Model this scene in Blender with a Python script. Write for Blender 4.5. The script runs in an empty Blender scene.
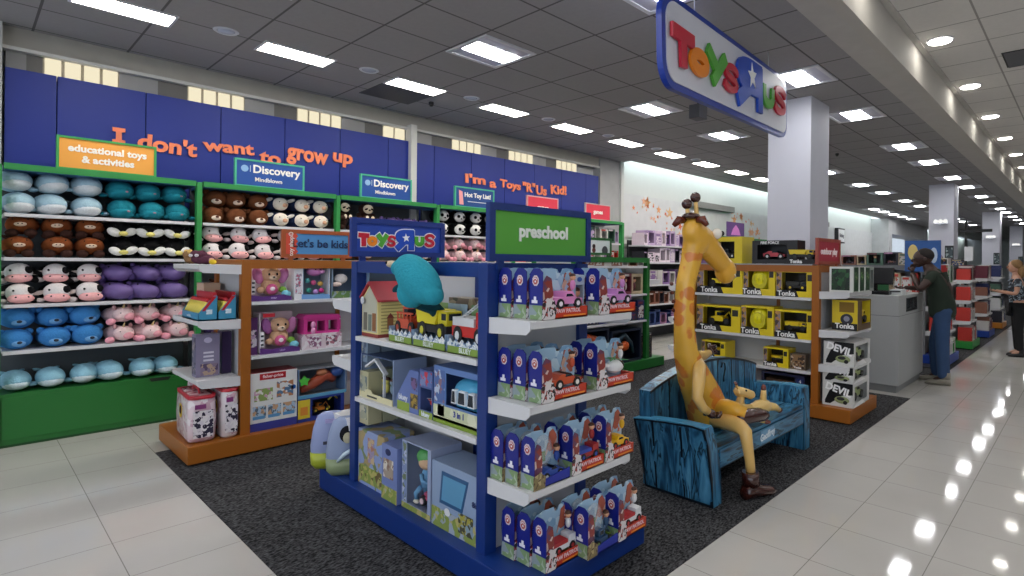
import bpy, bmesh, math, random
from mathutils import Vector, Matrix, Euler
rnd = random.Random(7)
scene = bpy.context.scene
COL = scene.collection
PI = math.pi

# ---------------------------------------------------------------- camera
FPX, PCX, PCY = 563.3, 580.0, 262.0
YAW = math.atan2(511.0, 563.3); ROLL = math.radians(0.6); CAMH = 1.55
fw = Vector((-math.sin(YAW), math.cos(YAW), 0))
r0 = Vector((math.cos(YAW), math.sin(YAW), 0)); up0 = Vector((0, 0, 1))
rt = r0 * math.cos(ROLL) + up0 * math.sin(ROLL)
up = up0 * math.cos(ROLL) - r0 * math.sin(ROLL)
cam_d = bpy.data.cameras.new('camera'); cam = bpy.data.objects.new('camera', cam_d); COL.objects.link(cam)
cam_d.sensor_width = 36; cam_d.lens = 36 * FPX / 1024
cam_d.shift_x = -(PCX - 512) / 1024; cam_d.shift_y = -(288 - PCY) / 1024
cam_d.clip_start = 0.05; cam_d.clip_end = 200
M3 = Matrix((rt, up, -fw)).transposed()
cam.matrix_world = Matrix.Translation((0, 0, CAMH)) @ M3.to_4x4()
scene.camera = cam

# ---------------------------------------------------------------- world and exposure
w = bpy.data.worlds.new('world'); scene.world = w; w.use_nodes = True
w.node_tree.nodes['Background'].inputs[0].default_value = (0.80, 0.88, 1.0, 1)
w.node_tree.nodes['Background'].inputs[1].default_value = 0.5
scene.view_settings.view_transform = 'Standard'; scene.view_settings.look = 'None'
scene.view_settings.gamma = 1; scene.view_settings.use_curve_mapping = False
scene.view_settings.exposure = 1.72
LIGHT_PANEL = 10.0      # emission of the square ceiling panels
LIGHT_SLIM = 9.0       # slim panels in the row beside the wall
LIGHT_ROUND = 7.0      # round downlights over the aisle
LIGHT_COVE = 1.5        # cove tube behind the cornice
LIGHT_TRANSOM = 0.30    # back-lit transom panes
scene.cycles.use_denoising = True
scene.cycles.max_bounces = 7; scene.cycles.diffuse_bounces = 4; scene.cycles.glossy_bounces = 3
scene.cycles.transmission_bounces = 4; scene.cycles.transparent_max_bounces = 8
scene.cycles.sample_clamp_indirect = 4.0; scene.cycles.caustics_reflective = False; scene.cycles.caustics_refractive = False

# ---------------------------------------------------------------- materials
def lin(c):
    return c / 12.92 if c <= 0.04045 else ((c + 0.055) / 1.055) ** 2.4
def rgb(h):
    if isinstance(h, str):
        return tuple(lin(int(h[i:i + 2], 16) / 255) for i in (0, 2, 4)) + (1,)
    return tuple(h) + ((1,) if len(h) == 3 else ())
_m = {}
def mat(h, rough=0.55, metal=0.0, noise=0.10, scale=6.0, coat=0.0, bump=0.0, spec=0.5, alpha=1.0):
    """procedural surface: base colour varied a little by object-space noise"""
    key = (h, rough, metal, noise, scale, coat, bump, spec, alpha)
    if key in _m: return _m[key]
    m = bpy.data.materials.new('surface_' + str(h)); m.use_nodes = True
    nt = m.node_tree; b = nt.nodes['Principled BSDF']
    b.inputs['Roughness'].default_value = rough; b.inputs['Metallic'].default_value = metal
    b.inputs['Specular IOR Level'].default_value = spec
    if coat: b.inputs['Coat Weight'].default_value = coat; b.inputs['Coat Roughness'].default_value = 0.08
    if alpha < 1: b.inputs['Alpha'].default_value = alpha
    tc = nt.nodes.new('ShaderNodeTexCoord'); nz = nt.nodes.new('ShaderNodeTexNoise')
    nz.inputs['Scale'].default_value = scale; nz.inputs['Detail'].default_value = 3
    nt.links.new(tc.outputs['Object'], nz.inputs['Vector'])
    mx = nt.nodes.new('ShaderNodeMix'); mx.data_type = 'RGBA'
    c = rgb(h)
    mx.inputs[6].default_value = tuple(max(0, v * (1 - noise)) for v in c[:3]) + (1,)
    mx.inputs[7].default_value = tuple(min(1, v * (1 + noise)) for v in c[:3]) + (1,)
    nt.links.new(nz.outputs['Fac'], mx.inputs[0]); nt.links.new(mx.outputs[2], b.inputs['Base Color'])
    if bump:
        bp = nt.nodes.new('ShaderNodeBump'); bp.inputs['Strength'].default_value = bump
        bp.inputs['Distance'].default_value = 0.01
        nt.links.new(nz.outputs['Fac'], bp.inputs['Height']); nt.links.new(bp.outputs['Normal'], b.inputs['Normal'])
    _m[key] = m
    return m
def plush(h, noise=0.14): return mat(h, rough=0.95, noise=noise, scale=60, bump=0.5, spec=0.15)
def card(h, noise=0.06): return mat(h, rough=0.35, noise=noise, scale=9, spec=0.5)
def plastic(h, noise=0.03): return mat(h, rough=0.28, noise=noise, scale=5, spec=0.5)
def art(a, b_, c, scale=14.0, rough=0.35):
    """printed picture of soft coloured shapes"""
    key = ('art', a, b_, c, scale, rough)
    if key in _m: return _m[key]
    m = bpy.data.materials.new('print_' + a); m.use_nodes = True
    nt = m.node_tree; b = nt.nodes['Principled BSDF']; b.inputs['Roughness'].default_value = rough
    tc = nt.nodes.new('ShaderNodeTexCoord'); v = nt.nodes.new('ShaderNodeTexVoronoi'); v.inputs['Scale'].default_value = scale
    n = nt.nodes.new('ShaderNodeTexNoise'); n.inputs['Scale'].default_value = scale * 0.8
    nt.links.new(tc.outputs['Object'], v.inputs['Vector']); nt.links.new(tc.outputs['Object'], n.inputs['Vector'])
    rp = nt.nodes.new('ShaderNodeValToRGB'); rp.color_ramp.interpolation = 'CONSTANT'
    e = rp.color_ramp.elements; e[0].position = 0; e[0].color = rgb(a); e[1].position = 0.52; e[1].color = rgb(b_)
    x = e.new(0.72); x.color = rgb(c)
    sx = nt.nodes.new('ShaderNodeSeparateColor'); nt.links.new(v.outputs['Color'], sx.inputs[0])
    ad = nt.nodes.new('ShaderNodeMath'); ad.operation = 'MULTIPLY_ADD'; ad.inputs[1].default_value = 0.7
    nt.links.new(sx.outputs[0], ad.inputs[0]); 
    s2 = nt.nodes.new('ShaderNodeMath'); s2.operation = 'MULTIPLY'; s2.inputs[1].default_value = 0.4
    nt.links.new(n.outputs['Fac'], s2.inputs[0]); nt.links.new(s2.outputs[0], ad.inputs[2])
    nt.links.new(ad.outputs[0], rp.inputs[0]); nt.links.new(rp.outputs[0], b.inputs['Base Color'])
    _m[key] = m
    return m
def glow(h, s):
    key = ('glow', h, s)
    if key in _m: return _m[key]
    m = bpy.data.materials.new('light_' + str(h)); m.use_nodes = True
    nt = m.node_tree; nt.nodes.clear(); e = nt.nodes.new('ShaderNodeEmission'); o = nt.nodes.new('ShaderNodeOutputMaterial')
    e.inputs[0].default_value = rgb(h); e.inputs[1].default_value = s; nt.links.new(e.outputs[0], o.inputs[0])
    _m[key] = m
    return m
def clear_film():
    if 'film' in _m: return _m['film']
    m = bpy.data.materials.new('clear_plastic'); m.use_nodes = True
    nt = m.node_tree; b = nt.nodes['Principled BSDF']
    b.inputs['Base Color'].default_value = (0.9, 0.93, 0.96, 1); b.inputs['Roughness'].default_value = 0.12
    b.inputs['Alpha'].default_value = 0.16
    _m['film'] = m
    return m

# ---------------------------------------------------------------- mesh helpers
class MB:
    def __init__(s): s.bm = bmesh.new(); s.mats = []
    def mi(s, m):
        if m not in s.mats: s.mats.append(m)
        return s.mats.index(m)
    def _fin(s, verts, m, smooth=False):
        i = s.mi(m); fs = set()
        for v in verts:
            for f in v.link_faces: fs.add(f)
        for f in fs: f.material_index = i; f.smooth = smooth
    def box(s, lo, hi, m, rot=None, bev=0.0):
        lo = Vector(lo); hi = Vector(hi); c = (lo + hi) / 2; d = hi - lo
        r = bmesh.ops.create_cube(s.bm, size=1.0); vs = r['verts']
        M = Matrix.Translation(c) @ (rot.to_4x4() if rot else Matrix.Identity(4)) @ Matrix.Diagonal((d.x, d.y, d.z, 1))
        bmesh.ops.transform(s.bm, matrix=M, verts=vs)
        s._fin(vs, m)
        if bev:
            es = set(e for v in vs for e in v.link_edges)
            r = bmesh.ops.bevel(s.bm, geom=list(es), offset=bev, segments=2, affect='EDGES', profile=0.7)
            i = s.mi(m)
            for f in r['faces']: f.material_index = i
        return s
    def ell(s, c, r, m, rot=None, seg=14, ring=9):
        q = bmesh.ops.create_uvsphere(s.bm, u_segments=seg, v_segments=ring, radius=1.0); vs = q['verts']
        if isinstance(r, (int, float)): r = (r, r, r)
        M = Matrix.Translation(Vector(c)) @ (rot.to_4x4() if rot else Matrix.Identity(4)) @ Matrix.Diagonal((r[0], r[1], r[2], 1))
        bmesh.ops.transform(s.bm, matrix=M, verts=vs); s._fin(vs, m, True); return s
    def rod(s, a, b, r1, m, r2=None, seg=12, caps=True):
        a = Vector(a); b = Vector(b); d = b - a; L = d.length
        q = bmesh.ops.create_cone(s.bm, cap_ends=caps, segments=seg, radius1=r1, radius2=r1 if r2 is None else r2, depth=L)
        M = Matrix.Translation((a + b) / 2) @ d.to_track_quat('Z', 'Y').to_matrix().to_4x4()
        bmesh.ops.transform(s.bm, matrix=M, verts=q['verts']); s._fin(q['verts'], m, True)
        for v in q['verts']:
            for f in v.link_faces:
                if len(f.verts) > 4: f.smooth = False
        return s
    def prism(s, pts, f, m, depth, smooth=False, bev=0):
        """pts = 2-D outline; f maps (u, v, w) to a point; w runs 0..depth"""
        n = len(pts)
        A = [s.bm.verts.new(f(u, v, 0)) for u, v in pts]; B = [s.bm.verts.new(f(u, v, depth)) for u, v in pts]
        i = s.mi(m)
        fs = [s.bm.faces.new(A), s.bm.faces.new(B[::-1])]
        for k in range(n):
            fs.append(s.bm.faces.new((A[k], A[(k + 1) % n], B[(k + 1) % n], B[k])))
        for x in fs: x.material_index = i
        bmesh.ops.recalc_face_normals(s.bm, faces=fs)
        return s
    def ring(s, rings, m, smooth=True, close=True):
        """skin over a list of vertex rings (same count)"""
        R = [[s.bm.verts.new(p) for p in r] for r in rings]; n = len(R[0]); i = s.mi(m); fs = []
        for a, b in zip(R, R[1:]):
            for k in range(n): fs.append(s.bm.faces.new((a[k], a[(k + 1) % n], b[(k + 1) % n], b[k])))
        if close: fs += [s.bm.faces.new(R[0]), s.bm.faces.new(R[-1][::-1])]
        for x in fs: x.material_index = i; x.smooth = smooth
        bmesh.ops.recalc_face_normals(s.bm, faces=fs)
        return s
    def tube(s, path, rad, m, seg=12):
        """tapering tube through points, rad a list of radii or (ra, rb) pairs"""
        P = [Vector(p) for p in path]; rings = []
        up_ = Vector((0, 0, 1)); prev = None
        for k, p in enumerate(P):
            d = (P[min(k + 1, len(P) - 1)] - P[max(k - 1, 0)]).normalized()
            if prev is None:
                x = d.cross(up_);
                if x.length < 0.1: x = d.cross(Vector((0, 1, 0)))
            else: x = prev - d * prev.dot(d)
            x.normalize(); prev = x; y = d.cross(x)
            r = rad[k]; ra, rb = r if isinstance(r, tuple) else (r, r)
            rings.append([p + x * ra * math.cos(t) + y * rb * math.sin(t) for t in [2 * PI * j / seg for j in range(seg)]])
        return s.ring(rings, m)
    def build(s, name, parent=None, loc=None, rz=0.0, link=True):
        me = bpy.data.meshes.new(name); s.bm.to_mesh(me); s.bm.free()
        for m in s.mats: me.materials.append(m)
        o = bpy.data.objects.new(name, me)
        if parent: o.parent = parent
        if loc is not None: o.location = loc
        o.rotation_euler[2] = rz
        COL.objects.link(o)
        return o

def fused(b, name, parent, voxel=0.008, smooth=4):
    """several overlapping volumes melted into one continuous surface"""
    o = b.build(name); m = o.data.materials[0]
    r = o.modifiers.new('r', 'REMESH'); r.mode = 'VOXEL'; r.voxel_size = voxel; r.use_smooth_shade = True
    q = o.modifiers.new('s', 'SMOOTH'); q.iterations = smooth; q.factor = 0.6
    dg = bpy.context.evaluated_depsgraph_get(); me = bpy.data.meshes.new_from_object(o.evaluated_get(dg)); bpy.data.objects.remove(o)
    me.materials.clear(); me.materials.append(m)
    for p in me.polygons: p.use_smooth = True; p.material_index = 0
    o = bpy.data.objects.new(name, me); COL.objects.link(o)
    if parent: o.parent = parent
    return o
def thing(name, label, cat, loc=(0, 0, 0), rz=0.0, group=None):
    o = bpy.data.objects.new(name, None); COL.objects.link(o); o.empty_display_size = 0.1
    o.location = loc; o.rotation_euler[2] = rz; o['label'] = label; o['category'] = cat
    if group: o['group'] = group
    return o
def tag(o, label, cat, group=None):
    o['label'] = label; o['category'] = cat
    if group: o['group'] = group
    return o
def struct(o): o['kind'] = 'structure'; return o
CH = {}
def kids(o):
    return [c for c in COL.objects if c.parent is o] if o.name not in CH else CH[o.name]
def tree(o):
    """cache the children of a prototype and its parts"""
    CH[o.name] = [c for c in COL.objects if c.parent is o]
    for c in CH[o.name]: CH[c.name] = [d for d in COL.objects if d.parent is c]
    return o
def copy_tree(o, parent=None):
    c = o.copy(); COL.objects.link(c)
    if parent: c.parent = parent
    for ch in CH.get(o.name, []): copy_tree(ch, c)
    return c
class Proto:
    """the first placing uses the thing itself, later ones copy it with its parts"""
    def __init__(s, maker): s.maker = maker; s.o = None; s.used = False
    def place(s, loc, rz=0.0, label=None, cat=None, group=None, rot=None, scale=None):
        if s.o is None: s.o = tree(s.maker()); o = s.o
        else: o = copy_tree(s.o)
        o.location = loc
        o.rotation_euler = rot if rot is not None else (0, 0, rz)
        if scale: o.scale = (scale,) * 3 if isinstance(scale, (int, float)) else scale
        if label: o['label'] = label
        if cat: o['category'] = cat
        if group: o['group'] = group
        return o

# directions a face can look: text reads left to right seen from in front of it
FACE = {'+x': Matrix(((0, 0, 1), (1, 0, 0), (0, 1, 0))), '-y': Matrix(((1, 0, 0), (0, 0, -1), (0, 1, 0))),
        '-z': Matrix(((1, 0, 0), (0, -1, 0), (0, 0, -1))), '-x': Matrix(((0, 0, -1), (-1, 0, 0), (0, 1, 0))),
        'slant': Matrix(((0, 0, 1), (1, 0, 0), (0, 1, 0)))}
_txt = {}
def text_mesh(txt, size, ext=0.002, bold=0.0, spacing=1.0, align='CENTER'):
    key = (txt, size, ext, bold, spacing, align)
    if key in _txt: return _txt[key]
    cu = bpy.data.curves.new('lettering', 'FONT'); cu.body = txt; cu.size = size; cu.extrude = ext; cu.offset = bold
    cu.align_x = align; cu.align_y = 'CENTER'; cu.space_character = spacing; cu.resolution_u = 3
    o = bpy.data.objects.new('lettering', cu); COL.objects.link(o)
    dg = bpy.context.evaluated_depsgraph_get()
    me = bpy.data.meshes.new_from_object(o.evaluated_get(dg)); bpy.data.objects.remove(o); bpy.data.curves.remove(cu)
    _txt[key] = me
    return me
def text(txt, size, loc, face, m, parent=None, name='lettering', ext=0.002, bold=0.0, spacing=1.0, roll=0.0, squash=1.0, align='CENTER'):
    me = text_mesh(txt, size, ext, bold, spacing, align).copy(); me.materials.clear(); me.materials.append(m)
    R = FACE[face] @ Matrix.Rotation(roll, 3, 'Z') @ Matrix.Diagonal((squash, 1, 1))
    me.transform(R.to_4x4())
    if squash < 0: me.flip_normals()
    o = bpy.data.objects.new(name, me); o.location = loc
    if parent: o.parent = parent
    COL.objects.link(o)
    return o
def fit_text(txt, y0, y1, z0, z1, x, m, parent, name='word', ext=0.01, bold=0.035, spacing=1.0, mirror=False, roll=0.0):
    """lettering facing local +x, scaled to fill the given local box"""
    me = text_mesh(txt, 1.0, 0.5, bold, spacing).copy(); me.materials.clear(); me.materials.append(m)
    if roll: me.transform(Matrix.Rotation(roll, 4, 'Z'))
    xs = [v.co.x for v in me.vertices]; ys = [v.co.y for v in me.vertices]
    sx = (y1 - y0) / (max(xs) - min(xs)); sy = (z1 - z0) / (max(ys) - min(ys))
    cx = (max(xs) + min(xs)) / 2; cy = (max(ys) + min(ys)) / 2
    T = Matrix.Translation((x + ext / 2, (y0 + y1) / 2, (z0 + z1) / 2)) @ FACE['+x'].to_4x4() @ Matrix.Diagonal((-sx if mirror else sx, sy, ext, 1)) @ Matrix.Translation((-cx, -cy, 0))
    me.transform(T)
    if mirror: me.flip_normals()
    o = bpy.data.objects.new(name, me)
    if parent: o.parent = parent
    COL.objects.link(o)
    return o
def rotx(a): return Matrix.Rotation(a, 3, 'X')
def roty(a): return Matrix.Rotation(a, 3, 'Y')
def rotz(a): return Matrix.Rotation(a, 3, 'Z')
# ================================================================ SETTING
CZ = 3.55            # ceiling over the shop floor
RZ = 3.90            # ceiling over the aisle
XW = -7.00           # left wall plane
def grid_mat(name, base, line, px_, py_, ox, oy, lw, rough, spec=0.5, noise=0.04, nscale=3, bump=0.0, rnoise=0.0):
    m = bpy.data.materials.new(name); m.use_nodes = True; nt = m.node_tree; b = nt.nodes['Principled BSDF']
    b.inputs['Roughness'].default_value = rough; b.inputs['Specular IOR Level'].default_value = spec
    tc = nt.nodes.new('ShaderNodeTexCoord'); sp = nt.nodes.new('ShaderNodeSeparateXYZ'); nt.links.new(tc.outputs['Object'], sp.inputs[0])
    def mth(op, a, b_=None):
        n = nt.nodes.new('ShaderNodeMath'); n.operation = op
        for k, v in enumerate((a, b_)):
            if v is None: continue
            if isinstance(v, (int, float)): n.inputs[k].default_value = v
            else: nt.links.new(v, n.inputs[k])
        return n.outputs[0]
    ds = []; cells = []
    for o_, p, off in ((sp.outputs[0], px_, ox), (sp.outputs[1], py_, oy)):
        t = mth('DIVIDE', mth('SUBTRACT', o_, off), p)
        cells.append(mth('FLOOR', t))
        fr = mth('FRACT', t)
        d = mth('MINIMUM', fr, mth('SUBTRACT', 1.0, fr)); ds.append(mth('MULTIPLY', d, p))
    line_f = mth('LESS_THAN', mth('MINIMUM', ds[0], ds[1]), lw)
    nz = nt.nodes.new('ShaderNodeTexNoise'); nz.inputs['Scale'].default_value = nscale; nz.inputs['Detail'].default_value = 5
    nt.links.new(tc.outputs['Object'], nz.inputs['Vector'])
    cv = nt.nodes.new('ShaderNodeCombineXYZ'); nt.links.new(cells[0], cv.inputs[0]); nt.links.new(cells[1], cv.inputs[1])
    wn = nt.nodes.new('ShaderNodeTexWhiteNoise'); nt.links.new(cv.outputs[0], wn.inputs[0])
    a = mth('MULTIPLY', mth('SUBTRACT', nz.outputs['Fac'], 0.5), noise * 4); a2 = mth('MULTIPLY', mth('SUBTRACT', wn.outputs[0], 0.5), noise)
    k = mth('ADD', mth('ADD', a, a2), 1.0)
    vm = nt.nodes.new('ShaderNodeVectorMath'); vm.operation = 'SCALE'; vm.inputs[0].default_value = rgb(base)[:3]; nt.links.new(k, vm.inputs['Scale'])
    mx = nt.nodes.new('ShaderNodeMix'); mx.data_type = 'RGBA'; nt.links.new(line_f, mx.inputs[0]); nt.links.new(vm.outputs[0], mx.inputs[6])
    mx.inputs[7].default_value = rgb(line); nt.links.new(mx.outputs[2], b.inputs['Base Color'])
    if bump:
        bp = nt.nodes.new('ShaderNodeBump'); bp.inputs['Strength'].default_value = bump; bp.inputs['Distance'].default_value = 0.004
        nt.links.new(nz.outputs['Fac'], bp.inputs['Height']); nt.links.new(bp.outputs['Normal'], b.inputs['Normal'])
    if rnoise:
        nt.links.new(mth('ADD', mth('MULTIPLY', nz.outputs['Fac'], rnoise), rough - rnoise / 2), b.inputs['Roughness'])
    return m
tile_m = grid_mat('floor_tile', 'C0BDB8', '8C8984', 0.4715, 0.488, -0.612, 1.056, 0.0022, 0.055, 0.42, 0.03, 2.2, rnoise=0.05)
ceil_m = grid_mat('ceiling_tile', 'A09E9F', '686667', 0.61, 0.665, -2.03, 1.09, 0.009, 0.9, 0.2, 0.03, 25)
ceil2_m = grid_mat('ceiling_tile_aisle', 'E2DFDB', 'A5A29E', 0.61, 0.663, -0.81, 0.52, 0.009, 0.9, 0.2, 0.03, 25)  # paler than the shop ceiling: stronger aisle light put into the tile colour
def carpet_mat():
    m = bpy.data.materials.new('charcoal_carpet'); m.use_nodes = True; nt = m.node_tree; b = nt.nodes['Principled BSDF']
    b.inputs['Roughness'].default_value = 0.95; b.inputs['Specular IOR Level'].default_value = 0.1
    tc = nt.nodes.new('ShaderNodeTexCoord'); n = nt.nodes.new('ShaderNodeTexNoise'); n.inputs['Scale'].default_value = 105; n.inputs['Detail'].default_value = 4
    mp = nt.nodes.new('ShaderNodeMapping'); mp.inputs['Rotation'].default_value = (0, 0, 0.6); mp.inputs['Scale'].default_value = (1, 0.5, 1)
    nt.links.new(tc.outputs['Object'], mp.inputs[0]); nt.links.new(mp.outputs[0], n.inputs['Vector'])
    rp = nt.nodes.new('ShaderNodeValToRGB'); e = rp.color_ramp.elements
    e[0].position = 0.38; e[0].color = rgb('1A1A1B'); e[1].position = 0.68; e[1].color = rgb('5A5A5D')
    nt.links.new(n.outputs['Fac'], rp.inputs[0]); nt.links.new(rp.outputs[0], b.inputs['Base Color'])
    bp = nt.nodes.new('ShaderNodeBump'); bp.inputs['Strength'].default_value = 0.6; bp.inputs['Distance'].default_value = 0.004
    nt.links.new(n.outputs['Fac'], bp.inputs['Height']); nt.links.new(bp.outputs['Normal'], b.inputs['Normal'])
    return m
carpet_m = carpet_mat()
b = MB(); b.box((-16, -5, -0.1), (9, 60, 0), tile_m); struct(b.build('floor'))
b = MB()
b.box((-5.478, 1.055, 0.0), (-1.545, 7.434, 0.006), carpet_m); b.box((-5.0, 7.434, 0), (-2.6, 9.25, 0.006), carpet_m)
b.box((-5.478, 9.2, 0.0), (-1.54, 48, 0.006), carpet_m)
tag(b.build('carpet'), 'charcoal speckled carpet laid under the toy displays beside the pale tiled aisle', 'carpet')
# ceilings and the dropped edge between them
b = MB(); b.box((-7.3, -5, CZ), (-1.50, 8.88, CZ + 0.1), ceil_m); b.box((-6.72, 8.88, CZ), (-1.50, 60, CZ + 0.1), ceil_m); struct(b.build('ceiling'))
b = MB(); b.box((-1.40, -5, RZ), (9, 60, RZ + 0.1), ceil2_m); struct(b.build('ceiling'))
soff_m = mat('C2BEB7', rough=0.8, noise=0.04)
b = MB(); b.box((-1.50, -5, CZ - 0.012), (-1.40, 60, RZ + 0.05), soff_m); b.box((-1.72, -5, CZ - 0.006), (-1.50, 60, CZ), mat('C2BFBA', rough=0.85))
b.box((-1.40, -5, RZ - 0.02), (-1.34, 60, RZ), mat('C2BFBA', rough=0.85))
struct(b.build('trim_soffit'))
# left wall: shell, bulkhead, transom, blue panels
wallm = mat('D2D4D3', rough=0.8, noise=0.03); white_trim = mat('C9CAC8', rough=0.6, noise=0.03)
b = MB(); b.box((XW - 0.3, -5, 0), (XW - 0.12, 8.88, 4.0), wallm); b.box((XW - 0.12, -5, 3.36), (XW + 0.02, 8.2, CZ), mat('A5A39C', rough=0.85))
b.box((XW - 0.12, -5, 2.0), (XW + 0.12, 0.235, CZ), mat('B9BBBA', rough=0.8)); b.box((XW - 0.12, -5, 0), (XW + 0.12, 0.235, 2.0), mat('B9BBBA', rough=0.8))
struct(b.build('wall_left'))
b = MB(); b.box((XW - 0.12, 8.2, 0), (XW + 0.06, 8.8, CZ), mat('A6A7A9', rough=0.8)); b.box((XW - 0.12, 8.8, 0), (XW + 0.10, 8.88, CZ), white_trim)
struct(b.build('wall_left_pilaster'))
b = MB(); b.box((XW, 4.12, 1.9), (XW + 0.14, 4.21, 3.40), white_trim); b.box((XW - .02, -0.2, 3.345), (XW + 0.05, 8.2, 3.375), white_trim)
struct(b.build('trim_1'))
lit_m = glow('F6EBCB', LIGHT_TRANSOM); mull = mat('A89F8C'); dark_m = mat('5E5D5C', rough=0.4, noise=0.3, scale=2); grey_m = mat('8B8C8E', rough=0.3, noise=0.25, scale=2)
prev = 0.26
for k in range(7):
    y0 = 0.495 + 1.097 * k; y1 = y0 + 0.54
    if k == 3: y1 = 4.12
    f = MB(); f.box((XW - 0.06, y0, 3.15), (XW - 0.02, y1, 3.36), mull)
    fr = struct(f.build('window_%d' % (k + 1)))
    g = MB()
    n = 4 if k != 3 else 2
    for j in range(n):
        a = y0 + (y1 - y0) * j / n; g.box((XW - 0.02, a + 0.012, 3.15), (XW - 0.012, a + (y1 - y0) / n - 0.012, 3.345), lit_m)
    g.build('pane', fr)
    f = MB(); mid = prev + (y0 - prev) * 0.55
    f.box((XW - 0.06, prev, 3.12), (XW - 0.015, mid, 3.36), grey_m); f.box((XW - 0.06, mid, 3.12), (XW - 0.02, y0, 3.36), dark_m)
    struct(f.build('trim_%d' % (k + 2))); prev = y1
blue_panel = mat('0E2A88', rough=0.55, noise=0.05, scale=2); seam = mat('132052')
def panels(y0, y1, n, first):
    ys = first
    for a, c in zip(ys, ys[1:]):
        b = MB(); b.box((XW - 0.02, a + 0.004, 2.0), (XW + 0.07, c - 0.004, 3.18), blue_panel, bev=0.003)
        tag(b.build('wall_panel'), 'royal blue wall panel above the soft toy shelves under the lit transom', 'wall panel', 'royal blue panels above the wall shelving')
panels(0, 0, 0, [0.25, 0.584, 1.231, 1.879, 2.527, 3.175, 3.822, 4.13])
panels(0, 0, 0, [4.20, 4.53, 5.18, 5.83, 6.48, 7.13, 7.78, 8.14])
# recessed wall with cove light, star wallpaper and side opening
X2 = XW + 0.0
b = MB(); b.box((X2 - 0.3, 8.88, 0), (X2 - 0.1, 26.6, 4.2), wallm)
b.box((X2 - 0.1, 8.88, 0), (X2 - 0.04, 26.6, 2.96), mat('CFD0D2', rough=0.8))
struct(b.build('wall_left_recess'))
b = MB(); b.box((X2 - 0.1, 26.6, 0), (X2 + 0.6, 27.2, CZ), mat('B4B6B8')); b.box((X2 - 0.3, 27.2, 2.9), (X2 + 0.6, 33.5, CZ), mat('A9ABAD')); b.box((X2 - 0.3, 33.5, 0), (X2 + 0.6, 34.3, CZ), mat('B9BBBD'))
b.box((X2 - 2.5, 27.2, 0), (X2 - 2.3, 33.5, CZ), mat('141416')); b.box((X2 - 0.2, 34.3, 0), (X2 - 0.02, 60, CZ), wallm)
struct(b.build('wall_left_far'))
b = MB(); b.box((-16, 52, 0), (9, 52.2, 4.1), mat('C6CACC', rough=0.8)); struct(b.build('wall_back'))
b = MB(); b.box((8.8, -5, 0), (9, 52, 4.1), mat('BFC0C0', rough=0.8)); struct(b.build('wall_right'))
b = MB(); b.box((X2 - 0.1, 8.88, CZ + 0.45), (X2 + 0.45, 60, CZ + 0.5), wallm); b.box((X2 + 0.28, 8.88, CZ), (X2 + 0.34, 60, CZ + 0.45), wallm); struct(b.build('trim_cove'))
for y0, y1 in ((8.95, 26.5), (34.4, 50)):
    b = MB(); b.box((X2 + 0.20, y0, 3.70), (X2 + 0.25, y1, 3.75), glow('E4F4F2', LIGHT_COVE * 3)); 
    tag(b.build('cove_light'), 'long cool white cove light tucked above the %s wall' % ('star papered' if y0 < 10 else 'farthest left'), 'light')
# stars
def star_pts(r, k=0.42, n=5, a0=PI / 2):
    return [((r if i % 2 == 0 else r * k) * math.cos(a0 + PI * i / n), (r if i % 2 == 0 else r * k) * math.sin(a0 + PI * i / n)) for i in range(2 * n)]
def stars_panel(y0, y1, z0, z1, seed, label):
    R = random.Random(seed); o = thing('wall_mural', label, 'wall decal', (X2 - 0.04, y0, 0))
    cols = ['D96A40', 'E08A5C', 'E0A070', 'D9B080', 'E8B090']
    for i in range(34):
        y = R.uniform(0.05, y1 - y0); t = y / (y1 - y0); z = z1 - 0.05 - (z1 - z0 - 0.1) * min(1, max(0, t * 0.75 + R.uniform(-0.28, 0.3)))
        r = R.choice([0.03, 0.03, 0.04, 0.05, 0.06, 0.10, 0.14])
        s = MB(); s.prism(star_pts(r, 0.42, 5, PI / 2 + R.uniform(-.3, .3)), lambda u, v, w_, y=y, z=z: Vector((0.001 + w_, y + u, z + v)), mat(R.choice(cols), rough=0.8), 0.002)
        s.build('star', o)
stars_panel(9.1, 11.5, 2.1, 2.95, 3, 'orange star decals scattered over the white wall behind the giraffe head')
stars_panel(13.6, 15.5, 2.1, 2.95, 5, 'orange star decals on the white wall just left of the nearest column')
b = MB(); b.box((X2 - 0.04, 11.5, 2.88), (X2 + 0.10, 13.6, 3.02), mat('8C8D8D', rough=0.5)); b.box((X2 - 0.04, 11.4, 0), (X2 - 0.0, 11.5, 3.02), white_trim)
struct(b.build('trim_20'))
# columns
colm = mat('C4C5D0', rough=0.75, noise=0.03)
for k, y in enumerate((6.76, 16.15, 25.4, 34.8)):
    b = MB(); b.box((-2.99, y, 0), (-2.465, y + 0.62, CZ), colm, bev=0.006)
    o = b.build('column'); o['kind'] = 'structure'
# ceiling lights
panel_g = glow('FFFFFF', LIGHT_PANEL); slim_g = glow('FFF8EC', LIGHT_SLIM); frame_m = mat('D5D6DC', rough=0.4); side_m = mat('9A9BA8', rough=0.35)
def troffer():
    o = thing('ceiling_light', 'x', 'ceiling light')
    b = MB()
    for s_ in (-1, 1):
        b.box((-0.305, s_ * 0.285 - 0.02, -0.012), (0.305, s_ * 0.285 + 0.02, 0.0), frame_m); b.box((s_ * 0.285 - 0.02, -0.265, -0.012), (s_ * 0.285 + 0.02, 0.265, 0.0), frame_m)
    b.build('frame', o)
    b = MB(); b.box((-0.265, -0.265, -0.006), (-0.12, 0.265, -0.003), mat('B9B9CB', rough=0.3)); b.box((0.12, -0.265, -0.006), (0.265, 0.265, -0.003), mat('B9B9CB', rough=0.3)); b.build('reflector', o)
    b = MB(); b.box((-0.12, -0.25, -0.012), (0.12, 0.25, -0.004), panel_g, bev=0.003); b.build('diffuser', o)
    return o
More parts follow.
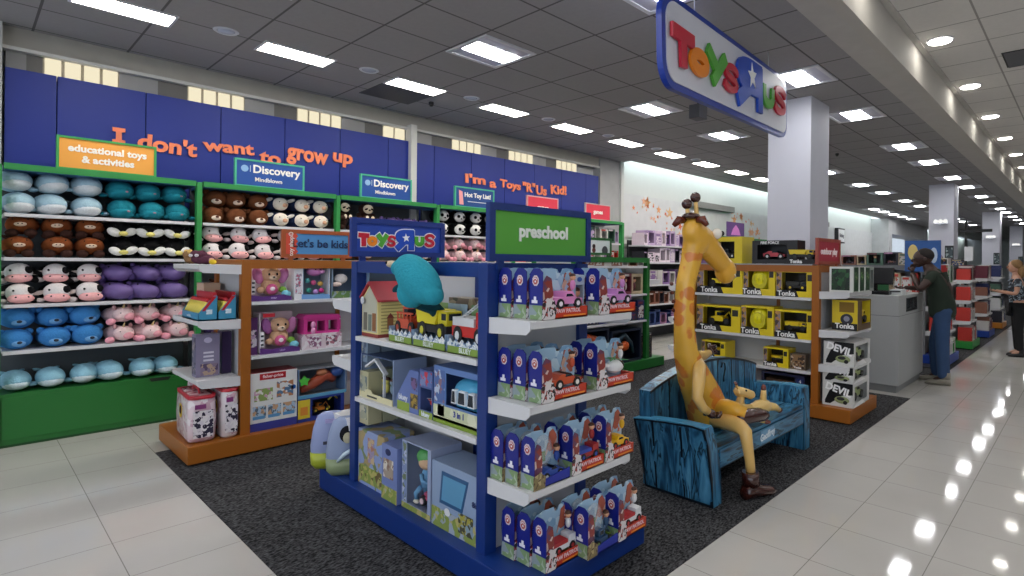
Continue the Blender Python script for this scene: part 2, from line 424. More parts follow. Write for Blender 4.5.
P_tro = Proto(troffer)
YS = [-1.2, 1.40, 3.41, 6.05, 8.02, 10.65, 12.58, 15.1, 17.1, 19.65, 21.6, 24.2, 25.95, 28.3, 30.3, 33.0]
names = ['nearest the camera', 'second nearest', 'third', 'fourth', 'fifth', 'sixth', 'seventh', 'eighth', 'ninth', 'tenth', 'eleventh', 'twelfth', 'thirteenth', 'fourteenth', 'fifteenth', 'sixteenth', 'seventeenth']
for X, nm, ys in ((-2.34, 'row above the hanging sign', YS), (-4.27, 'row between hanging sign and wall', YS), (-5.75, 'distant row along the left wall', [21.9, 23.2, 24.6, 26, 27.4]), (1.4, 'unseen row added right of the aisle', [-3, -1, 1, 3, 5, 7, 10, 13, 16]), (4.4, 'unseen row added farthest right of the aisle', [-3, -0.5, 2, 4.5, 7, 10, 14])):  # last two rows lie out of view, added as fill to brighten the shop
    for k, y in enumerate(ys):
        P_tro.place((X, y, CZ if X < 0 else RZ), label='square ceiling light, %s in the %s' % (names[k], nm), group='square ceiling lights')
def slim():
    o = thing('ceiling_light', 'x', 'ceiling light')
    b = MB(); b.box((-0.16, -0.33, -0.010), (-0.135, 0.33, 0), frame_m); b.box((0.135, -0.33, -0.010), (0.16, 0.33, 0), frame_m)
    b.box((-0.135, -0.33, -0.010), (0.135, -0.31, 0), frame_m); b.box((-0.135, 0.31, -0.010), (0.135, 0.33, 0), frame_m); b.build('frame', o)
    b = MB(); b.box((-0.135, -0.31, -0.008), (0.135, 0.31, -0.003), slim_g); b.build('diffuser', o)
    return o
P_slim = Proto(slim)
for k in range(10):
    P_slim.place((-5.77, 0.884 + 1.32 * k, CZ), label='slim bright ceiling panel, %s in the row beside the blue wall' % names[k], group='slim ceiling lights beside the wall')
chrome = mat('B8BCC4', rough=0.15, metal=0.9)
def can():
    o = thing('recessed_downlight', 'x', 'downlight')
    b = MB(); n = 20
    b.ring([[Vector((0.10 * math.cos(2 * PI * i / n), 0.10 * math.sin(2 * PI * i / n), -0.002)) for i in range(n)], [Vector((0.085 * math.cos(2 * PI * i / n), 0.085 * math.sin(2 * PI * i / n), -0.012)) for i in range(n)],
            [Vector((0.07 * math.cos(2 * PI * i / n), 0.07 * math.sin(2 * PI * i / n), -0.003)) for i in range(n)]], mat('D4D8E0', rough=.3), close=False); b.build('rim', o)
    b = MB(); b.ell((0, 0, -0.002), (0.07, 0.07, 0.012), mat('C4CCDC', rough=0.25)); b.build('lamp', o)
    return o
P_can = Proto(can)
for k in range(7):
    P_can.place((-5.65, 1.564 + 1.325 * k, CZ), label='small round silver downlight between slim panels, %s' % names[k], group='small silver downlights')
round_g = glow('FFFBF2', LIGHT_ROUND)
def rnd_l():
    o = thing('round_downlight', 'x', 'downlight'); b = MB(); n = 24
    b.rod((0, 0, -0.010), (0, 0, 0), 0.125, frame_m, seg=24); b.build('rim', o)
    b = MB(); b.rod((0, 0, -0.016), (0, 0, -0.0105), 0.105, round_g, seg=24); b.build('diffuser', o)
    return o
P_rnd = Proto(rnd_l)
for k in range(15):
    P_rnd.place((-1.185, -1.125 + 1.995 * k, RZ), label='round glowing downlight above the aisle, %s in its row' % names[k], group='round aisle downlights')
b = MB()
for i in range(9): b.box((-0.28 + 0.0, -0.28 + i * 0.065, -0.02), (0.28, -0.25 + i * 0.065, 0), mat('6B6A6B'), rot=rotx(0.5))
o = thing('ceiling_vent', 'dark grey slatted air vent in the right hand ceiling', 'vent', (-0.45, 8.0, RZ)); b.build('slat', o)
b = MB(); b.box((-0.3, -0.3, -0.006), (0.3, 0.3, 0), mat('222222')); b.build('backing', o)
b = MB(); b.box((-6.50, 3.2, CZ - 0.006), (-5.93, 3.85, CZ), mat('4A4A4B', noise=0.2, scale=40)); tag(b.build('ceiling_vent'), 'dark square ceiling vent panel next to a slim light', 'vent')
for (x, y, l) in ((-6.2, 4.0, 'small black ceiling sensor beyond the dark vent panel'), (-3.4, 10.6, 'small black ceiling sensor right of the nearest column')):
    b = MB(); b.rod((0, 0, -0.03), (0, 0, 0), 0.03, mat('202020')); b.rod((0, 0, -0.05), (0, 0, -.03), 0.02, mat('303030')); tag(b.build('ceiling_sensor', None, (x, y, CZ)), l, 'sensor')
b = MB(); b.box((-0.07, -0.09, -0.30), (0.07, 0.09, -0.14), mat('4A4C52', rough=0.4), bev=0.01); b2 = MB(); b2.rod((0, 0, -0.14), (0, 0, 0), 0.012, mat('3A3A3C'))
o = thing('hanging_speaker', 'small dark box speaker hanging from the ceiling left of the column', 'speaker', (-3.45, 5.85, CZ)); b.build('body', o); b2.build('stem', o)
# ================================================================ FIXTURES
XS = -6.48          # front of the wall shelving
green_fr = mat('2E8B45', rough=0.45, noise=0.05); green_base = mat('22702E', rough=0.4, noise=0.06, scale=2); shelf_w = mat('D3D3D6', rough=0.45, noise=0.02)
back_d = mat('50565A', rough=0.7, noise=0.08, scale=2); back_w = mat('C9CACD', rough=0.6, noise=0.04, scale=2)
POSTS = [0.205, 1.575, 2.945, 4.29, 5.635, 6.98, 8.30]
ZSH = [1.90, 1.54, 1.155, 0.775]
bay_l = ['leftmost bay with the whale plush', 'second bay from the left behind the orange stand', 'third bay, behind the large blue lettered header sign', 'fourth bay with the panda plush', 'fifth bay hidden behind the green preschool sign', 'sixth bay, farthest right before the grey pilaster']
for k in range(6):
    y0, y1 = POSTS[k], POSTS[k + 1]
    o = thing('shelving_bay', 'green framed wall shelving, ' + bay_l[k], 'shelving', (XS, y0, 0), 0, 'green wall shelving bays')
    W = y1 - y0
    b = MB(); b.box((-0.44, 0.024, 0), (-0.41, W - 0.024, 2.27), back_d if k < 4 else back_w); b.build('back_panel', o)
    b = MB(); b.box((-0.05, -0.022, 0), (0.03, 0.022, 2.29), green_fr, bev=0.003); b.build('post', o)
    if k == 5: b = MB(); b.box((-0.05, W - 0.03, 0), (0.03, W + 0.03, 2.29), green_fr, bev=0.003); b.build('post', o)
    b = MB(); b.box((-0.44, 0.03, 2.245), (0.02, W - 0.03, 2.29), mat('2C5E8A', rough=0.5)); b.box((-0.02, 0.03, 2.25), (0.035, W - 0.03, 2.30), green_fr); b.build('top_rail', o)
    for z in ZSH:
        b = MB(); b.box((-0.41, 0.035, z - 0.028), (0.0, W - 0.035, z), shelf_w, bev=0.002); b.build('shelf', o)
    b = MB(); b.box((-0.42, 0.024, 0.0), (0.0, W - 0.024, 0.43), green_base); b.box((0.0, 0.03, 0.06), (0.008, W - 0.03, 0.40), green_base, bev=0.004); b.box((-0.40, 0.026, 0), (0.002, W - 0.026, 0.02), mat('12461C')); cb = b.build('base_cabinet', o)
    b = MB(); b.prism([(W * .72, .425), (W * .72 + .17, .425), (W * .72 + .15, .395), (W * .72 + .02, .395)], lambda u, v, w_: Vector((0.009 + w_, u, v)), mat('101812'), 0.004); b.build('handle', cb)
def topper(y, face, frame, words, label, tcol='F4F1EA', size=0.11, lead=0.11, z0=2.31, z1=2.56, wdt=0.65, small=None):
    o = thing('shelf_sign', label, 'sign', (XS, y, z0)); h = z1 - z0
    b = MB(); b.box((0, 0, 0), (0.02, wdt, h), mat(face, rough=0.5, noise=0.02)); b.build('sign_panel', o)
    b = MB(); t = 0.018
    b.box((-0.005, -t, -t), (0.028, wdt + t, 0), mat(frame)); b.box((-0.005, -t, h), (0.028, wdt + t, h + t), mat(frame)); b.box((-0.005, -t, 0), (0.028, 0, h), mat(frame)); b.box((-0.005, wdt, 0), (0.028, wdt + t, h), mat(frame)); b.build('frame', o)
    n = len(words)
    for i, (s_, sz, dy, dz, bold) in enumerate(words):
        text(s_, sz, (0.022, wdt / 2 + dy, h / 2 + dz), '+x', mat(tcol, noise=0), o, bold=bold)
    return o
topper(0.561, 'EDA545', '3A9A4E', [('educational toys', 0.082, 0, 0.045, 0.003), ('& activities', 0.082, 0, -0.045, 0.003)], 'yellow shelf sign reading educational toys and activities on the green shelving')
for y, l in ((1.894, 'larger'), (3.225, 'smaller looking')):
    o = topper(y, '1E4E9C', '49B08C', [('Discovery', 0.115, 0.06, 0.045, 0.003), ('Mindblown', 0.06, -0.02, -0.06, 0.001)], 'blue Discovery shelf sign ' + ('left of the slogan word up, above the brown bears' if l == 'larger' else 'right of the other, above the dark sloths'))
    b = MB()
    b.prism([(0.035 * math.cos(a), 0.035 * math.sin(a)) for a in [2 * PI * i / 16 for i in range(16)]], lambda u, v, w_: Vector((0.021 + w_, 0.075 + u, 0.17 + v)), mat('8FB7DF'), 0.002)
    b.box((0.021, 0.125, 0.14), (0.0225, 0.13, 0.205), mat('DDE6EE')); b.build('emblem', o)
o = topper(4.571, '16468C', '49B08C', [('Hot Toy List!', 0.085, 0.05, 0.035, 0.003)], 'blue hot toy list shelf sign above the panda plush')
b = MB(); b.box((0.021, 0.20, 0.065), (0.0225, 0.60, 0.075), mat('E8E8E8')); b.prism([(0.06, 0.02), (0.13, 0.02), (0.11, 0.2), (0.05, 0.22)], lambda u, v, w_: Vector((0.021 + w_, u, v)), mat('F0A0A0'), 0.002); b.build('emblem', o)
topper(5.905, 'D8324A', 'D9A0A4', [('games', 0.1, 0, -0.03, 0.003)], 'red shelf sign half hidden behind the green preschool header')
topper(7.26, 'D8324A', 'B8A8A8', [('games', 0.1, 0, 0, 0.003)], 'red games shelf sign right of the green preschool header')
# slogans
orange = mat('FB8A60', rough=0.5, noise=0.03)
def slogan(name, label, words):
    o = thing(name, label, 'wall lettering', (XW + 0.072, words[0][1], 2.7))
    for s_, y0, y1, z0, z1, rl in words:
        if s_ == 'I':
            b = MB(); q = Vector((.004, y0 - words[0][1], z0 - 2.7)); W_, H_ = y1 - y0, z1 - z0
            b.prism([(0, 0), (W_, 0), (W_, H_ * .24), (W_ * .72, H_ * .26), (W_ * .72, H_ * .74), (W_, H_ * .76), (W_, H_), (0, H_), (0, H_ * .76), (W_ * .28, H_ * .74), (W_ * .28, H_ * .26), (0, H_ * .24)], lambda u, v, w_: q + Vector((w_, u, v)), orange, .016); b.build('word', o); continue
        fit_text(s_, y0 - words[0][1], y1 - words[0][1], z0 - 2.7, z1 - 2.7, 0.004, orange, o, ext=0.016, roll=rl, bold=.035)
slogan('wall_slogan', 'larger orange wall lettering reading I dont want to grow up',
       [('I', 0.973, 1.07, 2.637, 2.79, 0.0), ("don't", 1.165, 1.66, 2.595, 2.77, -0.05), ('want', 1.707, 2.203, 2.68, 2.81, 0.05), ('to', 2.255, 2.48, 2.62, 2.76, -0.08), ('grow', 2.541, 3.025, 2.655, 2.85, -0.04), ('up', 3.08, 3.33, 2.70, 2.87, -0.05)])
slogan('wall_slogan', 'orange wall lettering ending in Kid, above the preschool header',
       [("I'm", 5.056, 5.44, 2.715, 2.86, 0.03), ('a', 5.518, 5.647, 2.69, 2.79, 0), ('Toys', 5.728, 6.159, 2.675, 2.85, -0.05), ('"R"', 6.203, 6.483, 2.70, 2.86, 0.0), ('Us', 6.506, 6.753, 2.675, 2.835, 0.0), ('Kid!', 6.849, 7.248, 2.72, 2.895, 0.05)])
# ---- chunky letters drawn as thick rounded strokes
def chaikin(P, n=2, closed=False):
    for _ in range(n):
        Q = [] if closed else [P[0]]
        m = len(P)
        for i in range(m if closed else m - 1):
            a, b_ = P[i], P[(i + 1) % m]
            Q += [(a[0] * .75 + b_[0] * .25, a[1] * .75 + b_[1] * .25), (a[0] * .25 + b_[0] * .75, a[1] * .25 + b_[1] * .75)]
        if not closed: Q.append(P[-1])
        P = Q
    return P
STROKES = {'T': [([(0, 1), (1, .97)], 0), ([(.48, 1), (.5, 0)], 0)], 'o': [([(.5 + .5 * math.cos(2 * PI * i / 16), .5 + .5 * math.sin(2 * PI * i / 16)) for i in range(16)], 2)],
           'y': [([(0, 1), (.52, .40)], 0), ([(1, 1), (.30, 0)], 0)], 's': [([(1, .84), (.78, 1), (.28, 1), (0, .80), (.16, .56), (.84, .44), (1, .20), (.72, 0), (.22, 0), (0, .16)], 1)],
           'R': [([(0, 0), (0, 1)], 0), ([(0, 1), (.62, 1), (1, .88), (1, .60), (.70, .44), (0, .44)], 1), ([(.45, .5), (1.02, 0)], 0)], 'u': [([(0, 1), (0, .32), (.22, 0), (.74, 0), (1, .30), (1, 1)], 1)]}
def stroke_letter(ch, y0, y1, z0, z1, x, m, parent, name, ext, hw, grow_=0.0, mirror=False):
    b = MB(); h = hw; Y0, Y1, Z0, Z1 = y0 + h, y1 - h, z0 + h, z1 - h; h = hw + grow_
    def mp(p): u = 1 - p[0] if mirror else p[0]; return Vector((Y0 + (Y1 - Y0) * u, Z0 + (Z1 - Z0) * p[1]))
    for si, (pts, k) in enumerate(STROKES[ch]):
        xk = .0004 * (si + 1)
        closed = k == 2; P = [mp(p) for p in (chaikin(pts, 2, closed) if k else pts)]; L_, R_ = [], []
        for i, p in enumerate(P):
            d = (P[(i + 1) % len(P)] - P[i - 1]) if closed else (P[min(i + 1, len(P) - 1)] - P[max(i - 1, 0)]); d.normalize(); n_ = Vector((-d.y, d.x)) * h
            e = Vector((0, 0)) if closed else (-d * h * .75 if i == 0 else d * h * .75 if i == len(P) - 1 else Vector((0, 0)))
            L_.append(p + n_ + e); R_.append(p - n_ + e)
        N_ = len(P); bm = b.bm; f = [[bm.verts.new((x + w_, q.x, q.y)) for q in S] for w_ in (0, ext + xk) for S in (L_, R_)]; i_ = b.mi(m); fs = []
        for i in range(N_ if closed else N_ - 1):
            j = (i + 1) % N_
            fs += [bm.faces.new((f[0][i], f[0][j], f[1][j], f[1][i])), bm.faces.new((f[2][i], f[3][i], f[3][j], f[2][j])), bm.faces.new((f[0][i], f[2][i], f[2][j], f[0][j])), bm.faces.new((f[1][i], f[1][j], f[3][j], f[3][i]))]
        if not closed: fs += [bm.faces.new((f[0][0], f[1][0], f[3][0], f[2][0])), bm.faces.new((f[0][-1], f[2][-1], f[3][-1], f[1][-1]))]
        for q in fs: q.material_index = i_
        bmesh.ops.recalc_face_normals(bm, faces=fs)
    if ch == 'R':
        q = [mp(p) for p in ((.05, .95), (.6, .95), (.92, .82), (.92, .62), (.65, .5), (.05, .5))]; b.prism([(p.x, p.y) for p in q], lambda u, v, w_: Vector((x + w_, u, v)), m, ext + .0016)
    return b.build(name, parent)
# ---- the logo with its individual letters
def logo(parent, ox, oy, oz, width, ext=0.012, outline=False):
    """letters along local y, facing local +x; ox,oy,oz is the centre"""
    red = mat('C4203A', rough=0.4, noise=0.02); org = mat('F08A1E', rough=0.4, noise=0.02); grn = mat('52A83A', rough=0.4, noise=0.02); blu = mat('1F4FC0', rough=0.4, noise=0.02)
    s = width / 2.563
    L = [('T', -1.284, -0.926, -0.178, 0.136, red), ('o', -1.006, -0.687, -0.163, 0.064, org), ('y', -0.715, -0.333, -0.174, 0.144, grn), ('s', -0.386, -0.083, -0.161, 0.104, red),
         ('R', -0.101, 0.533, -0.241, 0.264, blu), ('u', 0.553, 0.89, -0.122, 0.126, grn), ('s', 0.904, 1.279, -0.132, 0.196, red)]
    if outline: L = [(c, a, b_, d0, d1, m) if c != 'R' else (c, a, b_, d0, d1, m) for c, a, b_, d0, d1, m in L]
    for ch, a, b_, z0, z1, m in L:
        k = 1.30 if outline else 0.84; zc = (z0 + z1) / 2; zh = (z1 - z0) / 2 * k; z0 = zc - zh; z1 = zc + zh; a -= .05; b_ -= .05; z0 -= .01; z1 -= .01
        hw = (z1 - z0) * s * {'R': .15, 'T': .17, 'y': .17, 'o': .21, 's': .115, 'u': .20}[ch]
        if outline: stroke_letter(ch, oy + a * s, oy + b_ * s, oz + z0 * s, oz + z1 * s, ox, mat('EFEFF2', noise=0), parent, 'letter_outline', ext * .3, hw, .007, mirror=ch == 'R')
        stroke_letter(ch, oy + a * s, oy + b_ * s, oz + z0 * s, oz + z1 * s, ox + ext * .4, m, parent, 'letter', ext, hw, mirror=ch == 'R')
    b = MB(); b.prism(star_pts(0.115 * s * (1.2 if outline else 1), 0.42, 5, PI / 2 + 0.1), lambda u, v, w_: Vector((ox + ext * 1.45 + w_, oy + 0.195 * s + u, oz + 0.075 * s + v)), mat('F4F4F6', noise=0), 0.003)
    b.build('star', parent)
# hanging oval sign
def rrect(w_, h, r, n=8):
    pts = []
    for cx, cy, a0 in ((w_ / 2 - r, h / 2 - r, 0), (-w_ / 2 + r, h / 2 - r, PI / 2), (-w_ / 2 + r, -h / 2 + r, PI), (w_ / 2 - r, -h / 2 + r, 1.5 * PI)):
        for i in range(n + 1):
            a = a0 + PI / 2 * i / n; pts.append((cx + r * math.cos(a), cy + r * math.sin(a)))
    return pts
A = Vector((-1.995, 2.905, 0)); B_ = Vector((-2.337, 5.68, 0)); dd = B_ - A; ang = math.atan2(dd.y, dd.x) - PI / 2
hs = thing('hanging_logo_sign', 'large white hanging sign with coloured toy store lettering and blue rim near the column', 'sign', ((A.x + B_.x) / 2, (A.y + B_.y) / 2, 3.045), 0)
hs.rotation_euler = (0.062, 0, ang)
LW = dd.length
b = MB(); b.prism(rrect(LW, 0.60, 0.17), lambda u, v, w_: Vector((w_ - 0.02, u, v)), mat('1D3C9E', rough=0.35, noise=0.02), 0.04); b.build('rim', hs)
b = MB(); b.prism(rrect(LW - 0.10, 0.51, 0.13), lambda u, v, w_: Vector((w_ + 0.0205, u, v)), mat('D6D8E4', rough=0.5, noise=0.02), 0.008); b.prism(rrect(LW - 0.10, 0.51, 0.13), lambda u, v, w_: Vector((w_ - 0.028, u, v)), mat('D6D8E4', rough=0.5, noise=0.02), 0.0075); b.build('face_panel', hs)
logo(hs, 0.0285, 0.0, 0.0, 2.563, 0.022)
for s_ in (-0.85, 0.85):
    b = MB(); b.rod((0, s_, 0.29), (0, s_, 0.50 - 0.062 * s_), 0.004, mat('C8C8CC', metal=0.5)); b.build('wire', hs)

# ---- gondolas: local x runs along the stand, the local -y side is one shelf side, ends carry more shelves
def gondola(name, label, loc, rz, col, cdark, L=1.38, ends=(-1, 1), side_z=(1.07, 0.69), end_z=(1.283, 0.903, 0.52), panel=None, topz=1.54, basez=0.15, back=True, hw=0.36, posts=None, ex=0.325):
    o = thing(name, label, 'display stand', loc, rz); c = mat(col, rough=0.4, noise=0.06, scale=2); c0 = c; cd = mat(cdark, rough=0.6); panel = panel or back_w
    b = MB(); b.box((-ex, -hw - 0.05, 0.02), (L + ex, hw + 0.12, basez), c, bev=0.006); bs = b.build('base', o)
    b = MB(); b.box((-ex + 0.04, -hw, 0.0), (L + ex - 0.04, hw + 0.06, 0.03), cd); b.build('toe_kick', bs)
    if posts: c = mat(posts, rough=0.4)
    for x in (0.035, L - 0.035):
        for y in (-hw + 0.035, hw - 0.035):
            b = MB(); b.box((x - 0.035, y - 0.035, basez), (x + 0.035, y + 0.035, topz), c, bev=0.003); b.build('post', o)
    b = MB()
    for y in (-hw + 0.035, hw - 0.035): b.box((0.07, y - 0.03, topz - 0.07), (L - 0.07, y + 0.03, topz), c)
    for x in (0.035, L - 0.035): b.box((x - 0.03, -hw + 0.07, topz - 0.07), (x + 0.03, hw - 0.07, topz), c)
    b.build('top_rail', o)
    b = MB(); b.box((0.07, -0.012, basez), (L - 0.07, 0.012, topz - 0.07), panel); b.build('back_panel', o)
    b = MB(); b.box((L * .62, -0.035, basez), (L * .62 + 0.035, -0.013, topz - 0.03), c); b.build('upright', o)
    for x in (0.035, L - 0.035):
        b = MB(); b.box((x - 0.012, -hw + 0.07, basez), (x + 0.012, hw - 0.07, topz - 0.07), panel); b.build('end_panel', o)
    for z in side_z:
        for s_ in ((-1, 1) if back else (-1,)):
            b = MB(); y0, y1 = sorted((s_ * (hw + 0.005), s_ * 0.012)); b.box((0.072, y0, z - 0.028), (L - 0.072, y1, z), shelf_w, bev=0.002); b.build('shelf', o)
    for s_ in ends:
        for z in end_z:
            b = MB(); x0 = L if s_ > 0 else 0
            def X(v): return x0 + s_ * v
            b.box((min(X(0), X(0.29)), -hw + 0.02, z - 0.035), (max(X(0), X(0.29)), hw - 0.0 + 0.03, z - 0.001), shelf_w, bev=0.003)
            for y in (-hw + 0.012, hw + 0.02):
                pts = [(0.0, -0.02), (0.0, -0.075), (0.02, -0.075), (0.26, -0.062), (0.287, -0.04), (0.29, 0.0), (0.0, 0.0)]
                b.prism(pts, lambda u, v, w_, y=y: Vector((X(u), y + w_, z + v)), shelf_w, 0.008)
            b.build('end_shelf', o)
    return o
def header(parent, x, y0, y1, z0, z1, frame, face, axis='x', d=0.03):
    """sign on the stand, facing local +x (axis x) or local -y (axis y)"""
    b = MB(); f = mat(frame, rough=0.4); t = 0.035
    def B(lo, hi, m):
        if axis == 'x': b.box((x + lo[2], lo[0], lo[1]), (x + hi[2], hi[0], hi[1]), m)
        else: b.box((lo[0], x - hi[2], lo[1]), (hi[0], x - lo[2], hi[1]), m)
    B((y0, z0, 0), (y1, z0 + t, d), f); B((y0, z1 - t, 0), (y1, z1, d), f); B((y0, z0 + t, 0), (y0 + t, z1 - t, d), f); B((y1 - t, z0 + t, 0), (y1, z1 - t, d), f)
    B((y0 + .06, z0 - 0.04, 0.005), (y0 + .10, z0, 0.02), f); B((y1 - .10, z0 - 0.04, 0.005), (y1 - .06, z0, 0.02), f)
    h = b.build('header_sign', parent)
    b = MB(); B((y0 + t, z0 + t, 0.004), (y1 - t, z1 - t, d - 0.01), mat(face, rough=0.5, noise=0.02)); b.build('sign_face', h)
    return h
GB = (-3.50, 2.045, 0)
gb = gondola('toy_display_stand', 'royal blue toy display stand in front with preschool header on charcoal carpet', GB, 0, '0C3078', '081028', end_z=(1.283, 0.903, 0.52))
h = header(gb, 0.0, -0.375, 0.32, 1.57, 1.82, '1A3480', '2246A8'); logo(h, 0.022, -0.035, -0.0 + 1.685, 0.57, 0.004, outline=True)
h = header(gb, 1.37, -0.365, 0.36, 1.55, 1.83, '143274', '57A63C'); text('preschool', 0.088, (1.37 + 0.024, 0.0, 1.70), '+x', mat('EEF3EA', noise=0), h, bold=0.0035)
go = gondola('toy_display_stand', 'orange wood toy display stand at left with lets be kids header', (-5.32, 1.50, 0), PI / 2, '9E5C1A', '30190C', L=1.45, side_z=(1.205, 0.77), end_z=(1.50, 1.07, 0.62), hw=0.36, ex=0.36)
# header stands across the near part of the stand and faces the aisle (+X world = local -y)
h = header(go, 0.02, 0.42, 1.06, 1.56, 1.815, 'A8552C', '4F8FC6', axis='y'); text("Let's be kids", 0.103, (0.765, -0.005, 1.69), '-y', mat('16355F', noise=0), h, bold=0.002)
b = MB(); b.prism([(0.455, 1.595), (0.54, 1.595)] + [(0.54 + 0.02 * (i % 2), 1.595 + 0.185 * i / 8) for i in range(1, 8)] + [(0.54, 1.78), (0.455, 1.78)], lambda u, v, w_: Vector((u, -0.004 - w_, v)), mat('D8503A', noise=0.02), 0.003)
b.build('sign_band', h); text('toy shop®', 0.05, (0.50, -0.009, 1.685), '-y', mat('F4E6DC', noise=0), h, roll=PI / 2, bold=0.001)
gt = gondola('toy_display_stand', 'orange wood toy display stand with yellow truck boxes beyond the blue bench', (-3.52, 6.155, 0), 0, '9E5C1A', '30190C', L=1.50, side_z=(1.21, 0.78, 0.46), end_z=(1.28, 0.895, 0.55), hw=0.36)
h = header(gt, 1.46, -0.36, 0.33, 1.55, 1.82, '9E4A3A', 'A82A3E'); text('outdoor play', 0.095, (1.46 + 0.022, -0.01, 1.685), '+x', mat('F2E6E8', noise=0), h, bold=0.002)
gg = gondola('toy_display_stand', 'green toy display stand between the blue stand and the bench', (-5.2, 5.2, 0), PI / 2, '1F6B2B', '0C2410', L=1.62, side_z=(1.50, 1.10, 0.72), end_z=(1.30,), topz=1.62, hw=0.40)
h = header(gg, 0.385, 0.85, 1.66, 1.66, 1.92, '235A2C', 'C8D0D2', axis='y', d=0.03)
b = MB()
for i, (u, v, r, c) in enumerate(((1.08, 1.82, .055, '6A2A22'), (1.08, 1.74, .04, '7A3020'), (1.24, 1.79, .035, '2A1A1A'), (1.24, 1.73, .04, '5A2420'), (1.5, 1.73, .07, '3A3A42'))):
    b.prism([(u + r * math.cos(2 * PI * j / 14), v + r * math.sin(2 * PI * j / 14)) for j in range(14)], lambda u_, v_, w_: Vector((u_, 0.363 - w_, v_)), mat(c), 0.003)
b.build('picture_print', h)
# ================================================================ SOFT TOYS  (local +x is the front)
eye_m = mat('101012', rough=0.15, noise=0)
def parts_of(label): return thing('plush_toy', label, 'soft toy')
def pl_whale(c1, c2, w=0.105, tail=True, mouth=None):
    def f():
        o = thing('whale_plush', 'x', 'soft toy')
        b = MB(); b.ell((-0.15, 0, 0.085), (0.17, w * .95, 0.086), plush(c1), seg=20, ring=12)
        b.ell((-0.32, 0.0, 0.09), (0.06, 0.05, 0.045), plush(c1)); b.build('body', o)
        b = MB(); b.ell((-0.135, 0, 0.062), (0.165, w * 0.86, 0.058), plush(c2), seg=20, ring=12); b.build('belly', o)
        for s in (-1, 1):
            b = MB(); b.ell((-0.045, s * w * 0.62, 0.092), 0.0085, eye_m, seg=8, ring=6); b.build('eye', o)
            b = MB(); b.ell((-0.13, s * (w + 0.005), 0.04), (0.045, 0.028, 0.018), plush(c1), rot=rotz(s * 0.6)); b.build('fin', o)
        if tail:
            b = MB()
            for s in (-1, 1): b.ell((-0.37, s * 0.045, 0.12), (0.03, 0.055, 0.016), plush(c1), rot=rotz(-s * 0.5) @ rotx(s * 0.4))
            b.build('tail', o)
        if mouth:
            b = MB(); b.ell((0.012, 0.02, 0.062), (0.012, 0.022, 0.009), plush(mouth)); b.build('mouth', o)
        return o
    return f
def pl_moose():
    o = thing('moose_plush', 'x', 'soft toy'); br = '7E4322'; dk = '3E2721'
    b = MB(); b.ell((-0.17, 0, 0.10), (0.16, 0.105, 0.075), plush(br), seg=18, ring=11); b.ell((-0.09, 0, 0.115), (0.085, 0.092, 0.065), plush(br), seg=18, ring=11); b.build('body', o)
    b = MB(); b.ell((-0.02, 0, 0.105), (0.022, 0.04, 0.02), plush('DCC4AE')); s_ = b.build('snout', o)
    b = MB()
    for s in (-1, 1): b.ell((0.001, s * 0.012, 0.108), (0.004, 0.006, 0.004), eye_m, seg=6, ring=5)
    b.build('nostril', s_)
    for s in (-1, 1):
        b = MB(); b.ell((-0.05, s * 0.055, 0.034), (0.045, 0.042, 0.034), plush(dk), seg=12, ring=8); b.build('foot', o)
        b = MB(); b.ell((-0.10, s * 0.075, 0.168), (0.03, 0.035, 0.014), plush(dk), rot=rotx(s * 0.5), seg=10, ring=7); b.build('ear', o)
        b = MB(); b.ell((-0.026, s * 0.045, 0.145), 0.006, eye_m, seg=7, ring=5); b.build('eye', o)
    return o
def pl_penguin():
    o = thing('penguin_plush', 'x', 'soft toy')
    b = MB(); b.ell((-0.16, 0, 0.092), (0.17, 0.10, 0.088), plush('0B0B0D', 0.3), seg=18, ring=11); b.build('body', o)
    for s in (-1, 1):
        b = MB(); b.ell((-0.02, s * 0.055, 0.068 + 0.004 * s), (0.04, 0.057, 0.036), plush('E4E4E1'), rot=rotx(s * 0.45)); b.build('cheek', o)
        b = MB(); b.ell((-0.018, s * 0.05, 0.125), 0.006, mat('2A2A2C', rough=0.1), seg=6, ring=5); b.build('eye', o)
        b = MB(); b.ell((-0.12, s * 0.1, 0.05), (0.06, 0.016, 0.03), plush('0B0B0D', 0.3)); b.build('flipper', o)
    b = MB(); b.ell((0.022, 0, 0.055), (0.024, 0.034, 0.022), plush('E6DC82')); b.build('beak', o)
    return o
def pl_cow():
    o = thing('cow_plush', 'x', 'soft toy')
    b = MB(); b.ell((-0.20, 0, 0.085), (0.14, 0.115, 0.082), plush('141416', 0.3), seg=16, ring=10); b.build('body', o)
    b = MB(); b.ell((-0.065, 0, 0.092), (0.07, 0.088, 0.078), plush('E2DEDE'), seg=18, ring=11); hd = b.build('head', o)
    b = MB(); b.ell((-0.03, 0.058, 0.112), (0.036, 0.030, 0.032), plush('121214', 0.3)); b.build('eye_patch', hd)
    b = MB(); b.ell((-0.018, 0, 0.045), (0.045, 0.085, 0.040), plush('F0B3B4'), seg=16, ring=9); sn = b.build('snout', o)
    b = MB()
    for s in (-1, 1): b.ell((0.016, s * 0.038, 0.058), (0.006, 0.008, 0.007), eye_m, seg=7, ring=5)
    b.build('nostril', sn)
    for s in (-1, 1):
        b = MB(); b.ell((-0.004, s * 0.05, 0.112), (0.007, 0.009, 0.01), eye_m, seg=7, ring=5); b.build('eye', hd)
        b = MB(); b.ell((-0.09, s * 0.11, 0.085), (0.025, 0.045, 0.018), plush('1A1A1C' if s > 0 else 'C9BDBA'), rot=rotx(-s * 0.3)); b.build('ear', hd)
        b = MB(); b.ell((-0.10, s * 0.10, 0.022), (0.05, 0.035, 0.022), plush('D8D0D0' if s < 0 else '1A1A1C')); b.build('hoof', o)
    return o
